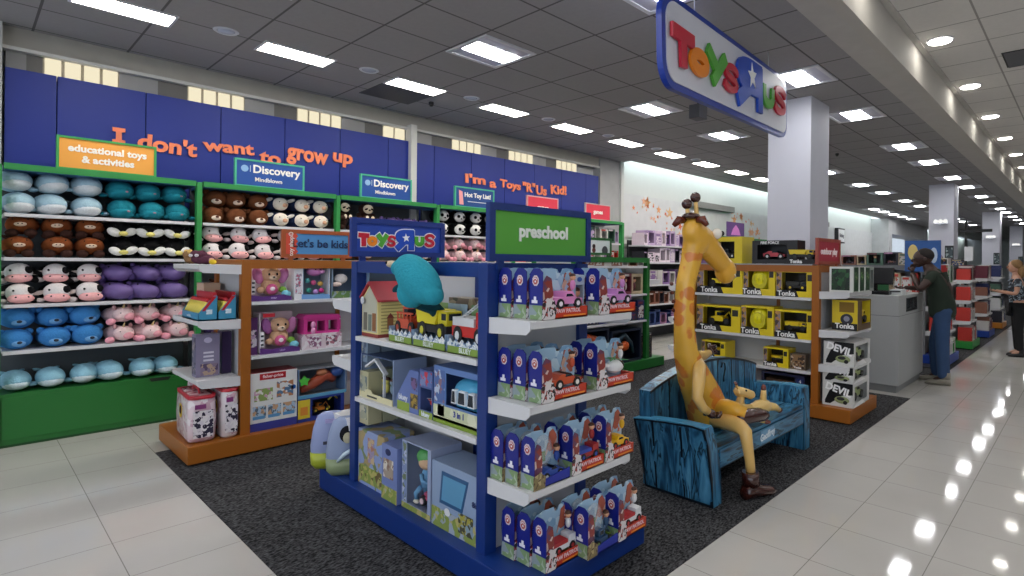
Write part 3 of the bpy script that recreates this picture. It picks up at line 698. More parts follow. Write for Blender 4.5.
def pl_smooth(c, feet, big=1.0):
    def f():
        o = thing('hippo_plush', 'x', 'soft toy')
        b = MB(); b.ell((-0.15, 0, 0.085), (0.17, 0.105, 0.078), mat(c, rough=0.55, noise=0.12, scale=30, bump=0.2), seg=20, ring=12); b.build('body', o)
        b = MB(); b.ell((-0.045, 0.02, 0.075), (0.075, 0.095, 0.068), mat(c, rough=0.5, noise=0.12, scale=30, bump=0.2), seg=20, ring=12); b.build('muzzle', o)
        for s in (-1, 1):
            b = MB(); b.ell((-0.07, s * 0.06, 0.148), 0.008, eye_m, seg=7, ring=5); b.build('eye', o)
            b = MB(); b.ell((-0.10, s * 0.11, 0.04), (0.035, 0.035, 0.035), plush(feet)); b.build('foot', o)
            b = MB(); b.ell((-0.16, s * 0.07, 0.155), (0.02, 0.022, 0.02), plush(c)); b.build('ear', o)
        return o
    return f
def pl_bear(c, sn, nose, w=0.105):
    def f():
        o = thing('bear_plush', 'x', 'soft toy')
        b = MB(); b.ell((-0.22, 0, 0.08), (0.13, 0.11, 0.078), plush(c), seg=16, ring=10); b.build('body', o)
        b = MB(); b.ell((-0.085, 0, 0.088), (0.09, w, 0.085), plush(c), seg=20, ring=12); hd = b.build('head', o)
        b = MB(); b.ell((-0.006, 0, 0.055), (0.028, 0.045, 0.026), plush(sn)); s_ = b.build('snout', o)
        b = MB(); b.ell((0.02, 0, 0.066), (0.010, 0.017, 0.012), mat(nose, rough=0.3)); b.build('nose', s_)
        for s in (-1, 1):
            b = MB(); b.ell((-0.012, s * 0.035, 0.103), 0.006, eye_m, seg=7, ring=5); b.build('eye', hd)
            b = MB(); b.ell((-0.10, s * 0.085, 0.145), (0.018, 0.03, 0.028), plush(c)); b.build('ear', hd)
        return o
    return f
def pl_unicorn():
    o = thing('unicorn_plush', 'x', 'soft toy')
    b = MB(); b.ell((-0.16, 0.02, 0.075), (0.15, 0.09, 0.07), plush('E6C6C8'), seg=16, ring=10); b.build('body', o)
    b = MB(); b.ell((-0.04, 0.03, 0.08), (0.07, 0.082, 0.068), plush('EBCFCF'), seg=18, ring=11); hd = b.build('head', o)
    b = MB(); b.ell((0.022, 0.045, 0.062), (0.02, 0.042, 0.032), plush('F0A9B4')); b.build('snout', hd)
    b = MB(); b.rod((-0.02, 0.02, 0.14), (0.01, 0.02, 0.185), 0.012, mat('D9C08A', rough=0.4), r2=0.002, seg=8); b.build('horn', hd)
    for s in (-1, 1):
        b = MB(); b.ell((0.012, 0.03 + s * 0.045, 0.10), 0.005, eye_m, seg=6, ring=5); b.build('eye', hd)
        b = MB(); b.ell((-0.06, 0.03 + s * 0.06, 0.145), (0.012, 0.016, 0.024), plush('D7A9AC')); b.build('ear', hd)
    for y, z in ((-0.085, 0.03), (0.13, 0.03)):
        b = MB(); b.ell((-0.01, y, z), (0.032, 0.036, 0.03), plush('F2A6B6')); b.build('hoof', o)
    return o
def pl_husky():
    o = thing('badger_plush', 'x', 'soft toy')
    b = MB(); b.ell((-0.18, 0, 0.085), (0.16, 0.108, 0.083), plush('1D2A4A', 0.2), seg=16, ring=10); b.build('body', o)
    b = MB(); b.ell((-0.045, 0.01, 0.08), (0.065, 0.080, 0.070), plush('E4DDCF'), seg=18, ring=11); hd = b.build('head', o)
    b = MB(); b.ell((0.018, 0.02, 0.066), (0.018, 0.026, 0.022), plush('D9A98A')); b.build('snout', hd)
    for s in (-1, 1):
        b = MB(); b.ell((0.006, 0.01 + s * 0.042, 0.10), 0.006, eye_m, seg=6, ring=5); b.build('eye', hd)
        b = MB(); b.ell((-0.08, s * 0.10, 0.12), (0.02, 0.05, 0.02), plush('D9D6D0' if s < 0 else '24304E'), rot=rotx(-s * 0.4)); b.build('ear', hd)
    return o
def pl_sloth():
    o = thing('sloth_plush', 'x', 'soft toy'); d = '3A2620'
    b = MB(); b.ell((-0.12, 0, 0.12), (0.10, 0.085, 0.12), plush(d, 0.25), seg=16, ring=10); b.ell((-0.09, 0, 0.265), (0.085, 0.085, 0.075), plush(d, 0.25), seg=16, ring=10); b.build('body', o)
    b = MB(); b.ell((-0.025, 0, 0.265), (0.03, 0.066, 0.056), plush('E7D9BE')); fc = b.build('face', o)
    for s in (-1, 1):
        b = MB(); b.ell((0.000, s * 0.036, 0.262), (0.012, 0.022, 0.011), plush('2A1A16'), rot=rotx(-s * 0.4)); b.build('eye_patch', fc)
        b = MB(); b.tube([(-0.10, s * 0.085, 0.20), (-0.03, s * 0.10, 0.13), (0.01, s * 0.04, 0.15)], [0.032, 0.03, 0.026], plush(d, 0.25), 8); a = b.build('arm', o)
        b = MB(); b.ell((0.022, s * 0.035, 0.155), (0.018, 0.02, 0.026), plush('F0DFC6')); b.build('claw', a)
        b = MB(); b.ell((-0.02, s * 0.06, 0.03), (0.05, 0.034, 0.03), plush(d, 0.25)); b.build('leg', o)
    b = MB(); b.ell((0.012, 0, 0.25), (0.01, 0.016, 0.011), mat('1A1210', rough=0.3)); b.build('nose', fc)
    return o
def pl_panda():
    o = thing('panda_plush', 'x', 'soft toy')
    b = MB(); b.ell((-0.18, 0, 0.085), (0.15, 0.11, 0.083), plush('0E0E10', 0.3), seg=16, ring=10); b.build('body', o)
    b = MB(); b.ell((-0.05, 0, 0.085), (0.065, 0.082, 0.072), plush('E4E2E0'), seg=18, ring=11); hd = b.build('head', o)
    for s in (-1, 1):
        b = MB(); b.ell((0.0, s * 0.036, 0.085), (0.02, 0.022, 0.022), plush('101012', 0.3)); b.build('eye_patch', hd)
        b = MB(); b.ell((-0.06, s * 0.07, 0.145), (0.02, 0.028, 0.026), plush('101012', 0.3)); b.build('ear', hd)
    b = MB(); b.ell((0.018, 0, 0.055), (0.01, 0.014, 0.009), plush('1A1A1A')); b.build('nose', hd)
    return o
ORD = ['first', 'second', 'third', 'fourth', 'fifth', 'sixth', 'seventh', 'eighth']
def stock(P, ys, z, rows, colour_kind, where, group, dx=-0.02, rz=0.0, jit=0.15, zstep=0.168, scale=1.0, kind=None):
    n = len(ys)
    for r in range(rows):
        for k, y in enumerate(ys):
            pos = 'leftmost' if k == 0 else 'rightmost' if k == n - 1 else ('middle' if n == 3 else ORD[k] + ' from left')
            row = '' if rows == 1 else (', top row' if r == rows - 1 else ', bottom row')
            sc = scale * rnd.uniform(0.97, 1.03)
            P.place((XS + dx + rnd.uniform(-0.015, 0.01) - 0.03 * r, y + rnd.uniform(-0.008, 0.008), z + 0.001 + r * zstep * scale), rot=(rnd.uniform(-.12, .12) if r else 0, 0, rz + rnd.uniform(-jit, jit)),
                    label='%s, %s%s, %s' % (colour_kind, pos, row, where), group=group, scale=sc)
W_l = Proto(pl_whale('A4C3D2', 'D9DEE2')); W_t = Proto(pl_whale('1F7C8C', '24899A', mouth='C98FA0')); W_b = Proto(pl_whale('8FC0D4', 'C9D8DE'))
Mo = Proto(pl_moose); Pe = Proto(pl_penguin); Co = Proto(pl_cow); Pu = Proto(pl_smooth('6C5793', '4E3F72')); Bb = Proto(pl_bear('3F83C4', '6FA4D6', '0E1A30')); Un = Proto(pl_unicorn)
Br = Proto(pl_bear('6A3F26', 'EBD7C6', '5A3020', 0.095)); Hu = Proto(pl_husky); Sl = Proto(pl_sloth); El = Proto(pl_smooth('8A72B4', '3A2F4A')); Pa = Proto(pl_panda)
A1 = [0.34, 0.56, 0.78]; A2 = [1.00, 1.205, 1.41]
stock(W_l, A1, 1.90, 2, 'pale blue whale plush', 'top shelf far left', 'pale blue whales on the top shelf', rz=0.2, scale=1.10)
stock(W_t, A2, 1.90, 2, 'teal whale plush', 'top shelf', 'teal whales on the top shelf', rz=-0.1, scale=1.06)
stock(Mo, A1, 1.54, 2, 'brown moose plush', 'second shelf far left', 'brown moose on the second shelf')
stock(Pe, A2, 1.54, 2, 'black penguin plush with white cheeks', 'second shelf', 'penguins on the second shelf')
stock(Co, A1, 1.155, 2, 'black and white cow plush with pink snout', 'third shelf far left', 'cows on the third shelf', rz=0.1)
stock(Pu, A2, 1.155, 2, 'glossy purple hippo plush', 'third shelf', 'purple hippos on the third shelf', rz=0.4)
stock(Bb, A1, 0.775, 2, 'bright blue bear plush', 'fourth shelf far left', 'blue bears on the fourth shelf', rz=0.1)
stock(Un, A2, 0.775, 2, 'pale pink unicorn plush', 'fourth shelf', 'pink unicorns on the fourth shelf', rz=0.3)
stock(W_b, [0.33, 0.535, 0.74, 0.945, 1.15, 1.36], 0.43, 1, 'light blue whale plush', 'on the green base cabinet', 'whales on the green base cabinet', rz=0.0, jit=0.16)
Bx = 1.60
stock(Br, [Bx + .14, Bx + .34, Bx + .54], 1.90, 2, 'dark brown bear plush with cream snout', 'second bay top shelf', 'brown bears in the second bay')
stock(Hu, [Bx + .76, Bx + .97, Bx + 1.18], 1.90, 2, 'navy badger plush with cream face', 'second bay top shelf', 'navy badgers in the second bay', rz=0.1)
stock(Co, [Bx + .13, Bx + .36, Bx + .6, Bx + .84, Bx + 1.1], 1.54, 2, 'black and white cow plush with pink snout', 'second bay', 'cows in the second bay', rz=0.1)
stock(Mo, [Bx + .2, Bx + .5], 1.155, 1, 'brown moose plush', 'second bay, third shelf', 'moose in the second bay')
stock(Pu, [Bx + .2, Bx + .5], 0.775, 1, 'glossy purple hippo plush', 'second bay, fourth shelf', 'hippos in the second bay')
Bx = 2.945
Sl.place((XS - 0.02, Bx + .12, 1.901), 0.3, label='dark brown sloth plush with cream face leaning on the green post', group='dark sloths in the third bay')
Sl.place((XS - 0.02, Bx + .40, 1.901), 0.0, label='dark brown sloth plush, right one, facing out above the blue header', group='dark sloths in the third bay')
stock(El, [Bx + .75, Bx + .98, Bx + 1.2], 1.90, 1, 'purple hippo plush', 'third bay top shelf', 'purple hippos in the third bay', scale=1.15)
stock(Br, [Bx + .15, Bx + .4, Bx + 1.2], 1.54, 1, 'dark brown bear plush with cream snout', 'third bay', 'bears in the third bay')
Bx = 4.29
stock(Pa, [Bx + .15, Bx + .42, Bx + .70, Bx + .98], 1.90, 2, 'black and white panda plush', 'fourth bay top shelf', 'pandas in the fourth bay', scale=1.05)
stock(Un, [Bx + .12, Bx + .40, Bx + .68, Bx + .95], 1.54, 2, 'pale pink unicorn plush', 'fourth bay second shelf', 'unicorns in the fourth bay', rz=0.2)
stock(Un, [Bx + .12, Bx + .40], 1.155, 1, 'pale pink unicorn plush', 'fourth bay, third shelf', 'unicorns low in the fourth bay', rz=0.2)
# big teal plush leaning over the blue stand
o = thing('manta_plush', 'large teal plush leaning over the top rail of the blue stand', 'soft toy', (-2.57, 1.60, 1.085))
tl = plush('2F93A6'); dk = plush('16414E')
b = MB(); b.ell((0.015, -0.02, .385), (.205, .10, .105), tl, rot=roty(.5), seg=24, ring=16); b.ell((-.13, -.02, .445), (.09, .07, .052), tl, rot=roty(-.2)); b.ell((-.03, -.03, .31), (.085, .08, .085), tl); b.ell((.14, -.02, .32), (.09, .07, .055), tl, rot=roty(.6)); fused(b, 'body', o, .008, 5)
b = MB(); b.tube([(-.05, 0.0, 0.27), (-.08, 0.14, 0.22), (-.09, 0.28, 0.10), (-.09, .31, -.012)], [0.045, 0.042, 0.04, .04], dk, 14); b.build('tail', o)
b = MB(); b.ell((-0.225, -0.045, 0.462), (0.028, 0.03, 0.02), plush('D9C2A4')); hd = b.build('snout', o)
b = MB(); b.ell((-0.23, -0.074, 0.468), (0.008, 0.006, 0.008), eye_m); b.build('eye', hd)
b = MB(); b.ell((-0.16, -0.04, 0.33), (0.06, 0.015, 0.02), dk, rot=roty(-0.3)); b.build('fin', o)
o.scale = (.93, .93, .96)
# ================================================================ TOY BOXES
tyre = mat('17171A', rough=0.6); glass_d = mat('1B2430', rough=0.1)
def vehicle(parent, kind, c1, c2, L, name='toy_vehicle', loc=(0, 0, 0), rot=0.0, wheel_c='17171A'):
    """toy vehicle, length along x centred on 0, front towards +x, wheels on z=0; its wheels and cab are its sub-parts"""
    a = mat(c1, rough=0.3, noise=0.03); c = mat(c2, rough=0.35, noise=0.03); H = L * 0.5; Wd = L * 0.42; r = L * 0.125
    b = MB(); h0 = r * 0.9
    if kind == 'dump':
        b.box((-L / 2, -Wd / 2, h0), (L / 2, Wd / 2, h0 + r * .8), mat('232326'))
        b.prism([(-L * .5, h0 + r * .9), (L * .12, h0 + r * .9), (L * .22, h0 + H * .62), (-L * .56, h0 + H * .62)], lambda u, v, w_: Vector((u, -Wd / 2 + w_, v)), a, Wd)
        b.box((L * .17, -Wd * .42, h0 + r * .8), (L * .46, Wd * .42, h0 + H * .6), a, bev=L * .015)
    elif kind == 'pickup':
        b.prism([(-L * .5, h0), (L * .5, h0), (L * .5, h0 + H * .25), (L * .28, h0 + H * .32), (L * .15, h0 + H * .62), (-L * .12, h0 + H * .62), (-L * .16, h0 + H * .34), (-L * .5, h0 + H * .34)], lambda u, v, w_: Vector((u, -Wd / 2 + w_, v)), a, Wd)
    elif kind == 'fire':
        b.box((-L / 2, -Wd / 2, h0), (L / 2, Wd / 2, h0 + H * .28), a, bev=L * .01); b.box((-L / 2, -Wd * .46, h0 + H * .28), (L * .14, Wd * .46, h0 + H * .5), c)
        b.box((L * .2, -Wd * .47, h0 + H * .28), (L / 2, Wd * .47, h0 + H * .68), a, bev=L * .02)
    elif kind == 'car':
        b.prism([(-L * .5, h0), (L * .5, h0), (L * .5, h0 + H * .2), (L * .24, h0 + H * .27), (L * .08, h0 + H * .5), (-L * .24, h0 + H * .5), (-L * .42, h0 + H * .3), (-L * .5, h0 + H * .28)], lambda u, v, w_: Vector((u, -Wd / 2 + w_, v)), a, Wd)
    elif kind == 'copter':
        b.ell((L * .08, 0, H * .5), (L * .34, Wd * .5, H * .36), a); b.tube([(-L * .1, 0, H * .55), (-L * .5, 0, H * .7)], [L * .09, L * .03], a, 8)
    elif kind == 'digger':
        b.box((-L * .35, -Wd / 2, h0), (L * .2, Wd / 2, h0 + H * .35), a, bev=L * .015); b.box((-L * .2, -Wd * .35, h0 + H * .35), (L * .05, Wd * .35, h0 + H * .8), a, bev=L * .015)
        b.tube([(L * .12, 0, h0 + H * .3), (L * .34, 0, h0 + H * .75), (L * .5, 0, h0 + H * .2)], [L * .035, L * .03, L * .025], a, 8); b.box((L * .42, -Wd * .2, h0 - r * .3), (L * .54, Wd * .2, h0 + H * .2), c)
    o = b.build(name, parent, loc, rot)
    b = MB()
    if kind in ('dump', 'fire'):
        b.box((L * .30, -Wd * .43 - .001, h0 + H * .36), (L * .44, Wd * .43 + .001, h0 + H * .54), glass_d); b.box((L * .455, -Wd * .3, h0 + H * .36), (L * .505, Wd * .3, h0 + H * .54), glass_d)
    elif kind in ('pickup', 'car'): b.prism([(-L * .09, h0 + H * .36), (L * .19, h0 + H * .36), (L * .11, h0 + H * .5), (-L * .07, h0 + H * .5)], lambda u, v, w_: Vector((u, -Wd / 2 - 0.001 + w_, v)), glass_d, Wd + 0.002)
    elif kind == 'copter': b.ell((L * .22, 0, H * .56), (L * .22, Wd * .42, H * .28), glass_d)
    else: b.box((-L * .12, -Wd * .36, h0 + H * .45), (L * .055, Wd * .36, h0 + H * .72), glass_d)
    b.build('cab_window', o)
    if kind == 'copter':
        b = MB(); b.box((-L * .4, -.004, H * .92), (L * .45, .004, H * .94), c, rot=rotz(.5)); b.box((-L * .4, -.004, H * .92), (L * .45, .004, H * .94), c, rot=rotz(2.0)); b.rod((0.02, 0, H * .8), (0.02, 0, H * .93), 0.004, c); b.build('rotor', o); return o
    xs = (-L * .3, L * .32)
    for x in xs:
        for s in (-1, 1):
            b = MB(); b.rod((x, s * Wd * .42, r), (x, s * Wd * .56, r), r, mat(wheel_c, rough=.6), seg=14); b.rod((x, s * Wd * .56, r), (x, s * Wd * .575, r), r * .5, c, seg=10); b.build('wheel', o)
    return o
def ladder(parent, loc, L, m):
    b = MB()
    for s in (-1, 1): b.box((-L / 2, s * 0.012 - .002, 0), (L / 2, s * 0.012 + .002, .005), m)
    for i in range(8): b.box((-L / 2 + L * (i + .5) / 8 - .002, -.012, 0), (-L / 2 + L * (i + .5) / 8 + .002, .012, .005), m)
    o = b.build('ladder', parent, loc); o.rotation_euler = (0, -0.5, 0); return o
def figure(parent, x, z, c, head='D9A27E', y=0.0, s=1.0):
    b = MB(); b.ell((x, y, z + .022 * s), (.014 * s, .012 * s, .024 * s), mat(c), seg=8, ring=6); b.ell((x, y, z + .055 * s), .014 * s, mat(head), seg=8, ring=6); b.ell((x, y + .002, z + .064 * s), (.015 * s, .015 * s, .010 * s), mat('4A2A1C'), seg=8, ring=6)
    return b.build('figurine', parent)

def carton(o, w, d, h, body, window=None, inside='2A2A2C', side=None, wall=0.006, top=None):
    """closed or open-fronted box; front is local -y at y=0, x 0..w, z 0..h"""
    b = MB(); m = card(body) if isinstance(body, str) else body; sm = (card(side) if isinstance(side, str) else side) or m
    if window is None: b.box((0, 0, 0), (w, d, h), m)
    else:
        x0, z0, x1, z1 = window
        b.box((wall, d - wall, wall), (w - wall, d, h - wall), card(inside)); b.box((0, 0, 0), (wall, d, h), sm); b.box((w - wall, 0, 0), (w, d, h), sm)
        b.box((wall, 0, 0), (w - wall, d, wall), m); b.box((wall, 0, h - wall), (w - wall, d, h), card(top) if top else m)
        if x0 > wall: b.box((wall, 0, wall), (x0, wall, h - wall), m)
        if x1 < w - wall: b.box((x1, 0, wall), (w - wall, wall, h - wall), m)
        if z0 > wall: b.box((x0, 0, wall), (x1, wall, z0), m)
        if z1 < h - wall: b.box((x0, 0, z1), (x1, wall, h - wall), m)
    return b.build('carton', o)
def patch(o, x0, z0, x1, z1, m, name='printed_panel', y=-0.0015, shape=None):
    b = MB(); m = card(m) if isinstance(m, str) else m
    if shape == 'round':
        b.prism([((x0 + x1) / 2 + (x1 - x0) / 2 * math.cos(2 * PI * i / 16), (z0 + z1) / 2 + (z1 - z0) / 2 * math.sin(2 * PI * i / 16)) for i in range(16)], lambda u, v, w_: Vector((u, y + w_, v)), m, 0.0015)
    elif shape: b.prism(shape, lambda u, v, w_: Vector((u, y + w_, v)), m, 0.0015)
    else: b.box((x0, y, z0), (x1, y + 0.0014, z1), m)
    return b.build(name, o)
def sidepatch(o, w, y0, z0, y1, z1, m, name='printed_panel', sgn=1):
    b = MB(); m = card(m) if isinstance(m, str) else m
    if sgn > 0: b.box((w, y0, z0), (w + 0.0015, y1, z1), m)
    else: b.box((-0.0015, y0, z0), (0, y1, z1), m)
    return b.build(name, o)
def put(o, x, y, z, face):
    """face '+x': the front looks to the aisle side; x,y is then the front's left corner as you look at it"""
    o.location = (x, y, z); o.rotation_euler[2] = {'-y': 0, '+x': PI / 2, '-x': -PI / 2}[face] if isinstance(face, str) else face
    return o

# ---------------------------------------------------------------- vehicle packs on the blue stand
bl_s = art('22308E', '22308E', '1B2670', 20); bl = mat('141F80', rough=0.35, noise=0.03); sky_p = art('9FC3DF', 'BCD6E8', '7FA8CC', 16); grass_p = art('7F9A6C', 'A9B7A0', '8C9AA0', 22)
def pack(style, kind, c1, c2, group, label, x, y, z, wd=0.31, d=0.088, h=0.235, tray='C23A22', rz=PI / 2):
    """backing card with cut outline, blue side flap, low tray in front; local front is -y"""
    o = thing('vehicle_pack', label, 'toy pack', group=group); o.location = (x, y, z + 0.001); o.rotation_euler[2] = rz
    # backing card
    out = [(0.0, 0.0), (wd, 0.0), (wd, h * .80), (wd * .93, h * .97), (wd * .80, h), (wd * .70, h * .985), (wd * .66, h * .90), (wd * .58, h * .90), (wd * .55, h * .985), (wd * .30, h), (wd * .1, h * .96), (0, h * .86)]
    b = MB(); b.prism(out, lambda u, v, w_: Vector((u, d - 0.004 + w_, v)), sky_p, 0.003); b.build('backing_card', o)
    # side flap with rounded shoulder
    fl = [(0.0, 0.0), (d * 1.0, 0.0), (d * 1.0, h * .93), (d * .75, h), (d * .3, h), (d * .02, h * .88), (-d * .06, h * .6), (d * .02, h * .33)]
    b = MB(); b.prism(fl, lambda u, v, w_: Vector((w_, d - u if False else (u * -1 + d), v)), bl, 0.004); f = b.build('side_flap', o)
    b = MB(); b.prism([(0, 0), (d, 0), (d, h * .28), (d * .02, h * .28)], lambda u, v, w_: Vector((-0.001 - w_, d - u, v)), grass_p, 0.001); b.build('printed_panel', f)
    pts = [(0.022 * math.cos(t) * (1.0 if i % 2 else .92), 0.026 * math.sin(t) * (1 if i % 2 else .92)) for i, t in enumerate([2 * PI * j / 16 for j in range(16)])]
    b = MB(); b.prism(pts, lambda u, v, w_: Vector((-0.001 - w_, d * .5 + u, h * .76 + v)), mat('D9C9CE'), 0.001)
    b.prism([(p[0] * .72, p[1] * .72) for p in pts], lambda u, v, w_: Vector((-0.0022 - w_, d * .5 + u, h * .76 + v)), mat('B4574E'), 0.001)
    for dx, dz in ((-.009, .006), (-.003, .011), (.004, .011), (.010, .006), (0, -.004)): b.ell((-0.0035, d * .5 + dx, h * .76 + dz), (.001, .003, .004) if dz > 0 else (.001, .006, .005), mat('E8E4EA'), seg=6, ring=4)
    b.build('emblem', f)
    b = MB(); b.box((-0.002, d * .35, h * .32), (-0.001, d * .78, h * .38), mat('E6E4EC')); b.box((-0.002, d * .45, h * .38), (-0.001, d * .62, h * .45), mat('E6E4EC')); b.build('printed_mark', f)
    # picture column (plain red and cream shapes), then tray
    b = MB(); b.prism([(wd * .02, 0.01), (wd * .24, 0.01), (wd * .26, h * .5), (wd * .22, h * .8), (wd * .12, h * .86), (wd * .04, h * .72)], lambda u, v, w_: Vector((u, 0.010 + w_, v)), art('8E3A34', 'D8C4BC', '6A3F5A', 34), 0.003); b.build('picture_flap', o); b = MB(); b.prism([(wd * .62, h * .45), (wd * .93, h * .42), (wd * .95, h * .80), (wd * .84, h * .95), (wd * .74, h * .90), (wd * .70, h * .70)], lambda u, v, w_: Vector((u, d - .010 + w_, v)), art('B5604A', '9FC3DF', 'D8B09A', 30), 0.003); b.build('picture_flap', o)
    if style == 'tray':
        b = MB(); b.box((wd * .18, 0, 0), (wd, 0.006, 0.052), mat(tray, rough=.35)); b.box((wd * .02, 0, 0), (wd, d, 0.006), mat(tray, rough=.35)); b.box((wd - .004, 0, 0.006), (wd, d, 0.05), mat(tray, rough=.35)); t = b.build('tray', o)
        b = MB(); b.prism([(wd * .0, 0), (wd * .25, 0), (wd * .29, .035), (wd * .25, .085), (wd * .10, .10), (0, .075)], lambda u, v, w_: Vector((u, -0.004 + w_, v)), art('D8D2D4', '2B2326', '9A3A34', 60), 0.003); b.build('badge_flap', o)
        text('PAW PATROL', 0.027, (wd * .56, -0.001, 0.035), '-y', mat('E6C9D2', noise=0), t, bold=0.0006, ext=.0008); b = MB(); b.box((wd * .45, -.0012, .008), (wd * .95, 0, .016), mat('E8862E')); b.build('stripe', t)
        vz = 0.045
    else:
        b = MB(); b.prism([(0.0, 0.0), (wd, 0.0), (wd, .05), (wd * .1, .03)], lambda u, v, w_: Vector((u, w_, v)), mat('27349C'), 0.005); b.box((wd * .02, 0, 0), (wd, d, 0.005), mat('27349C')); t = b.build('tray', o)
        b = MB(); b.prism([(-.005, 0), (wd * .28, 0), (wd * .30, .05), (wd * .15, .075), (-.005, .06)], lambda u, v, w_: Vector((u, -0.005 + w_, v)), art('8A7A54', '5A4632', 'B9A77A', 50), 0.003); b.build('badge_flap', o)
        b = MB(); b.ell((wd * .42, d * .55, h * .62), (wd * .24, d * .34, h * .33), clear_film(), seg=16, ring=10); b.build('clear_dome', o)
        b = MB(); b.prism([(wd * .2, h * .34), (wd * .64, h * .34), (wd * .64, h * .55), (wd * .2, h * .5)], lambda u, v, w_: Vector((u, d - .006 + w_, v)), mat('5E8A3C'), 0.002); b.build('printed_panel', o)
        vz = 0.02
    vehicle(o, kind, c1, c2, wd * .62, 'toy_vehicle', (wd * .56, d * .45, vz), 0.0)
    figure(o, wd * .80, h * .55 if style == 'tray' else h * .35, c1, y=d * .5, s=1.1)
    return o
G1 = 'vehicle packs on the end shelves of the blue stand'
X0 = -1.838; DD = 0.094
sh = [('highest', 1.283), ('middle', 0.903), ('lowest', 0.52), ('base', 0.151)]
spec = {'highest': [(1.775, 'tray', 'pickup', 'D98AC0', 'E8E0EA', 'pink'), (2.17, 'tray', 'pickup', 'C98AC8', 'EADCEA', 'lilac')],
        'middle': [(1.775, 'tray', 'car', 'C4512C', 'E4E0DC', 'orange'), (2.16, 'tray', 'copter', 'E4E4E6', '37A04A', 'white and green helicopter')],
        'lowest': [(1.735, 'dome', 'car', '2A4A9E', 'C8CCD4', 'blue'), (1.985, 'tray', 'fire', '9E2A2A', '2C4AA8', 'red and blue'), (2.235, 'tray', 'pickup', 'E6B21E', 'B4302A', 'yellow')],
        'base': [(1.775, 'tray', 'fire', 'DADCE0', 'B0262C', 'white and red'), (1.99, 'dome', 'digger', '2A4A6E', '6A8A3C', 'blue and green'), (2.22, 'tray', 'fire', 'D6D8DC', 'B0262C', 'white')]}
for nm, z in sh:
    for y, st, kd, c1, c2, cn in spec[nm]:
        nrow = 3 if y < 1.8 else 2
        xo = X0 + (0.10 if nm == 'base' and y > 1.8 else 0.04 if nm == 'base' else 0)
        for r in range(nrow):
            wd = 0.31 if nm in ('highest', 'middle') else 0.24
            if cn in ('blue', 'blue and green'): wd = 0.235
            dep = ['front', 'second', 'third'][r]
            pack(st, kd, c1, c2, G1, '%s toy pack, %s row, %s' % (cn, dep, nm + ' end shelf of blue stand' if nm != 'base' else 'base of blue stand end'), xo - r * DD, y - (0.0 if r == 0 else 0.012 * r), z, wd=wd)
# clear hooked packs between on the highest shelf
o = thing('clear_toy_pack', 'clear pack with small white toys between the pink vehicle packs', 'toy pack', (-1.93, 2.088, 1.284), PI / 2)
carton(o, 0.075, 0.05, 0.20, 'B9C6D8', (0.01, 0.02, 0.065, 0.15), inside='3A5A9E'); figure(o, 0.037, 0.02, '8A6A5A', y=0.025, s=1.6); patch(o, 0.02, 0.165, 0.055, 0.19, '3A62B0', shape='round')

# ---------------------------------------------------------------- long side of the blue stand
YF = 1.715
# house carton: gable front with doors, clapboard side and red roof slope seen from the aisle
o = thing('house_shaped_box', 'cream clapboard house shaped toy box with red roof on the blue stand', 'toy box', (-3.42, 1.72, 1.071), 0.0)
cl = mat('E2D38C', rough=.5); gr = mat('B9B8A6', rough=.5); redr = mat('B23A44', rough=.5)
b = MB(); b.box((0, 0, 0), (0.20, 0.27, 0.022), mat('8E3A34')); b.prism([(0.0, .022), (.20, .022), (.20, .235), (.10, .325), (0, .235)], lambda u, v, w_: Vector((u, w_, v)), cl, 0.27)
for i in range(10): b.box((0.20, 0.02, 0.035 + i * 0.02), (0.203, 0.25, 0.041 + i * 0.02), mat('A89A5C'))
b.build('carton', o)
b = MB(); b.prism([(0.01, .03), (.19, .03), (.19, .225), (.10, .31), (0.01, .225)], lambda u, v, w_: Vector((u, -.003 + w_, v)), gr, 0.003); b.build('printed_panel', o)
for x, w_2, h2, c in ((.03, .04, .11, '6E6A5E'), (.09, .035, .10, '6E7A72'), (.14, .04, .11, '8C5A34')):
    b = MB(); b.box((x, -.006, .04), (x + w_2, -.003, .04 + h2), mat(c)); b.build('door', o)
b = MB(); b.box((.2035, .06, .05), (.2055, .10, .12), mat('8C5A34')); b.prism([(.055, .12), (.105, .12), (.08, .15)], lambda u, v, w_: Vector((.2035 + w_, u, v)), mat('7A2A28'), .003); b.build('side_window', o)
for s_ in (1, -1):
    b = MB(); b.prism([(.10, .335), (.10 + s_ * .125, .222), (.10 + s_ * .125, .232), (.10, .345)], lambda u, v, w_: Vector((u, -.015 + w_, v)), redr, .30); b.build('roof', o)
b = MB(); b.ell((0.04, -0.02, 0.225), (.022, .006, .024), mat('C9CDD6'), seg=10, ring=7); b.build('badge', o)
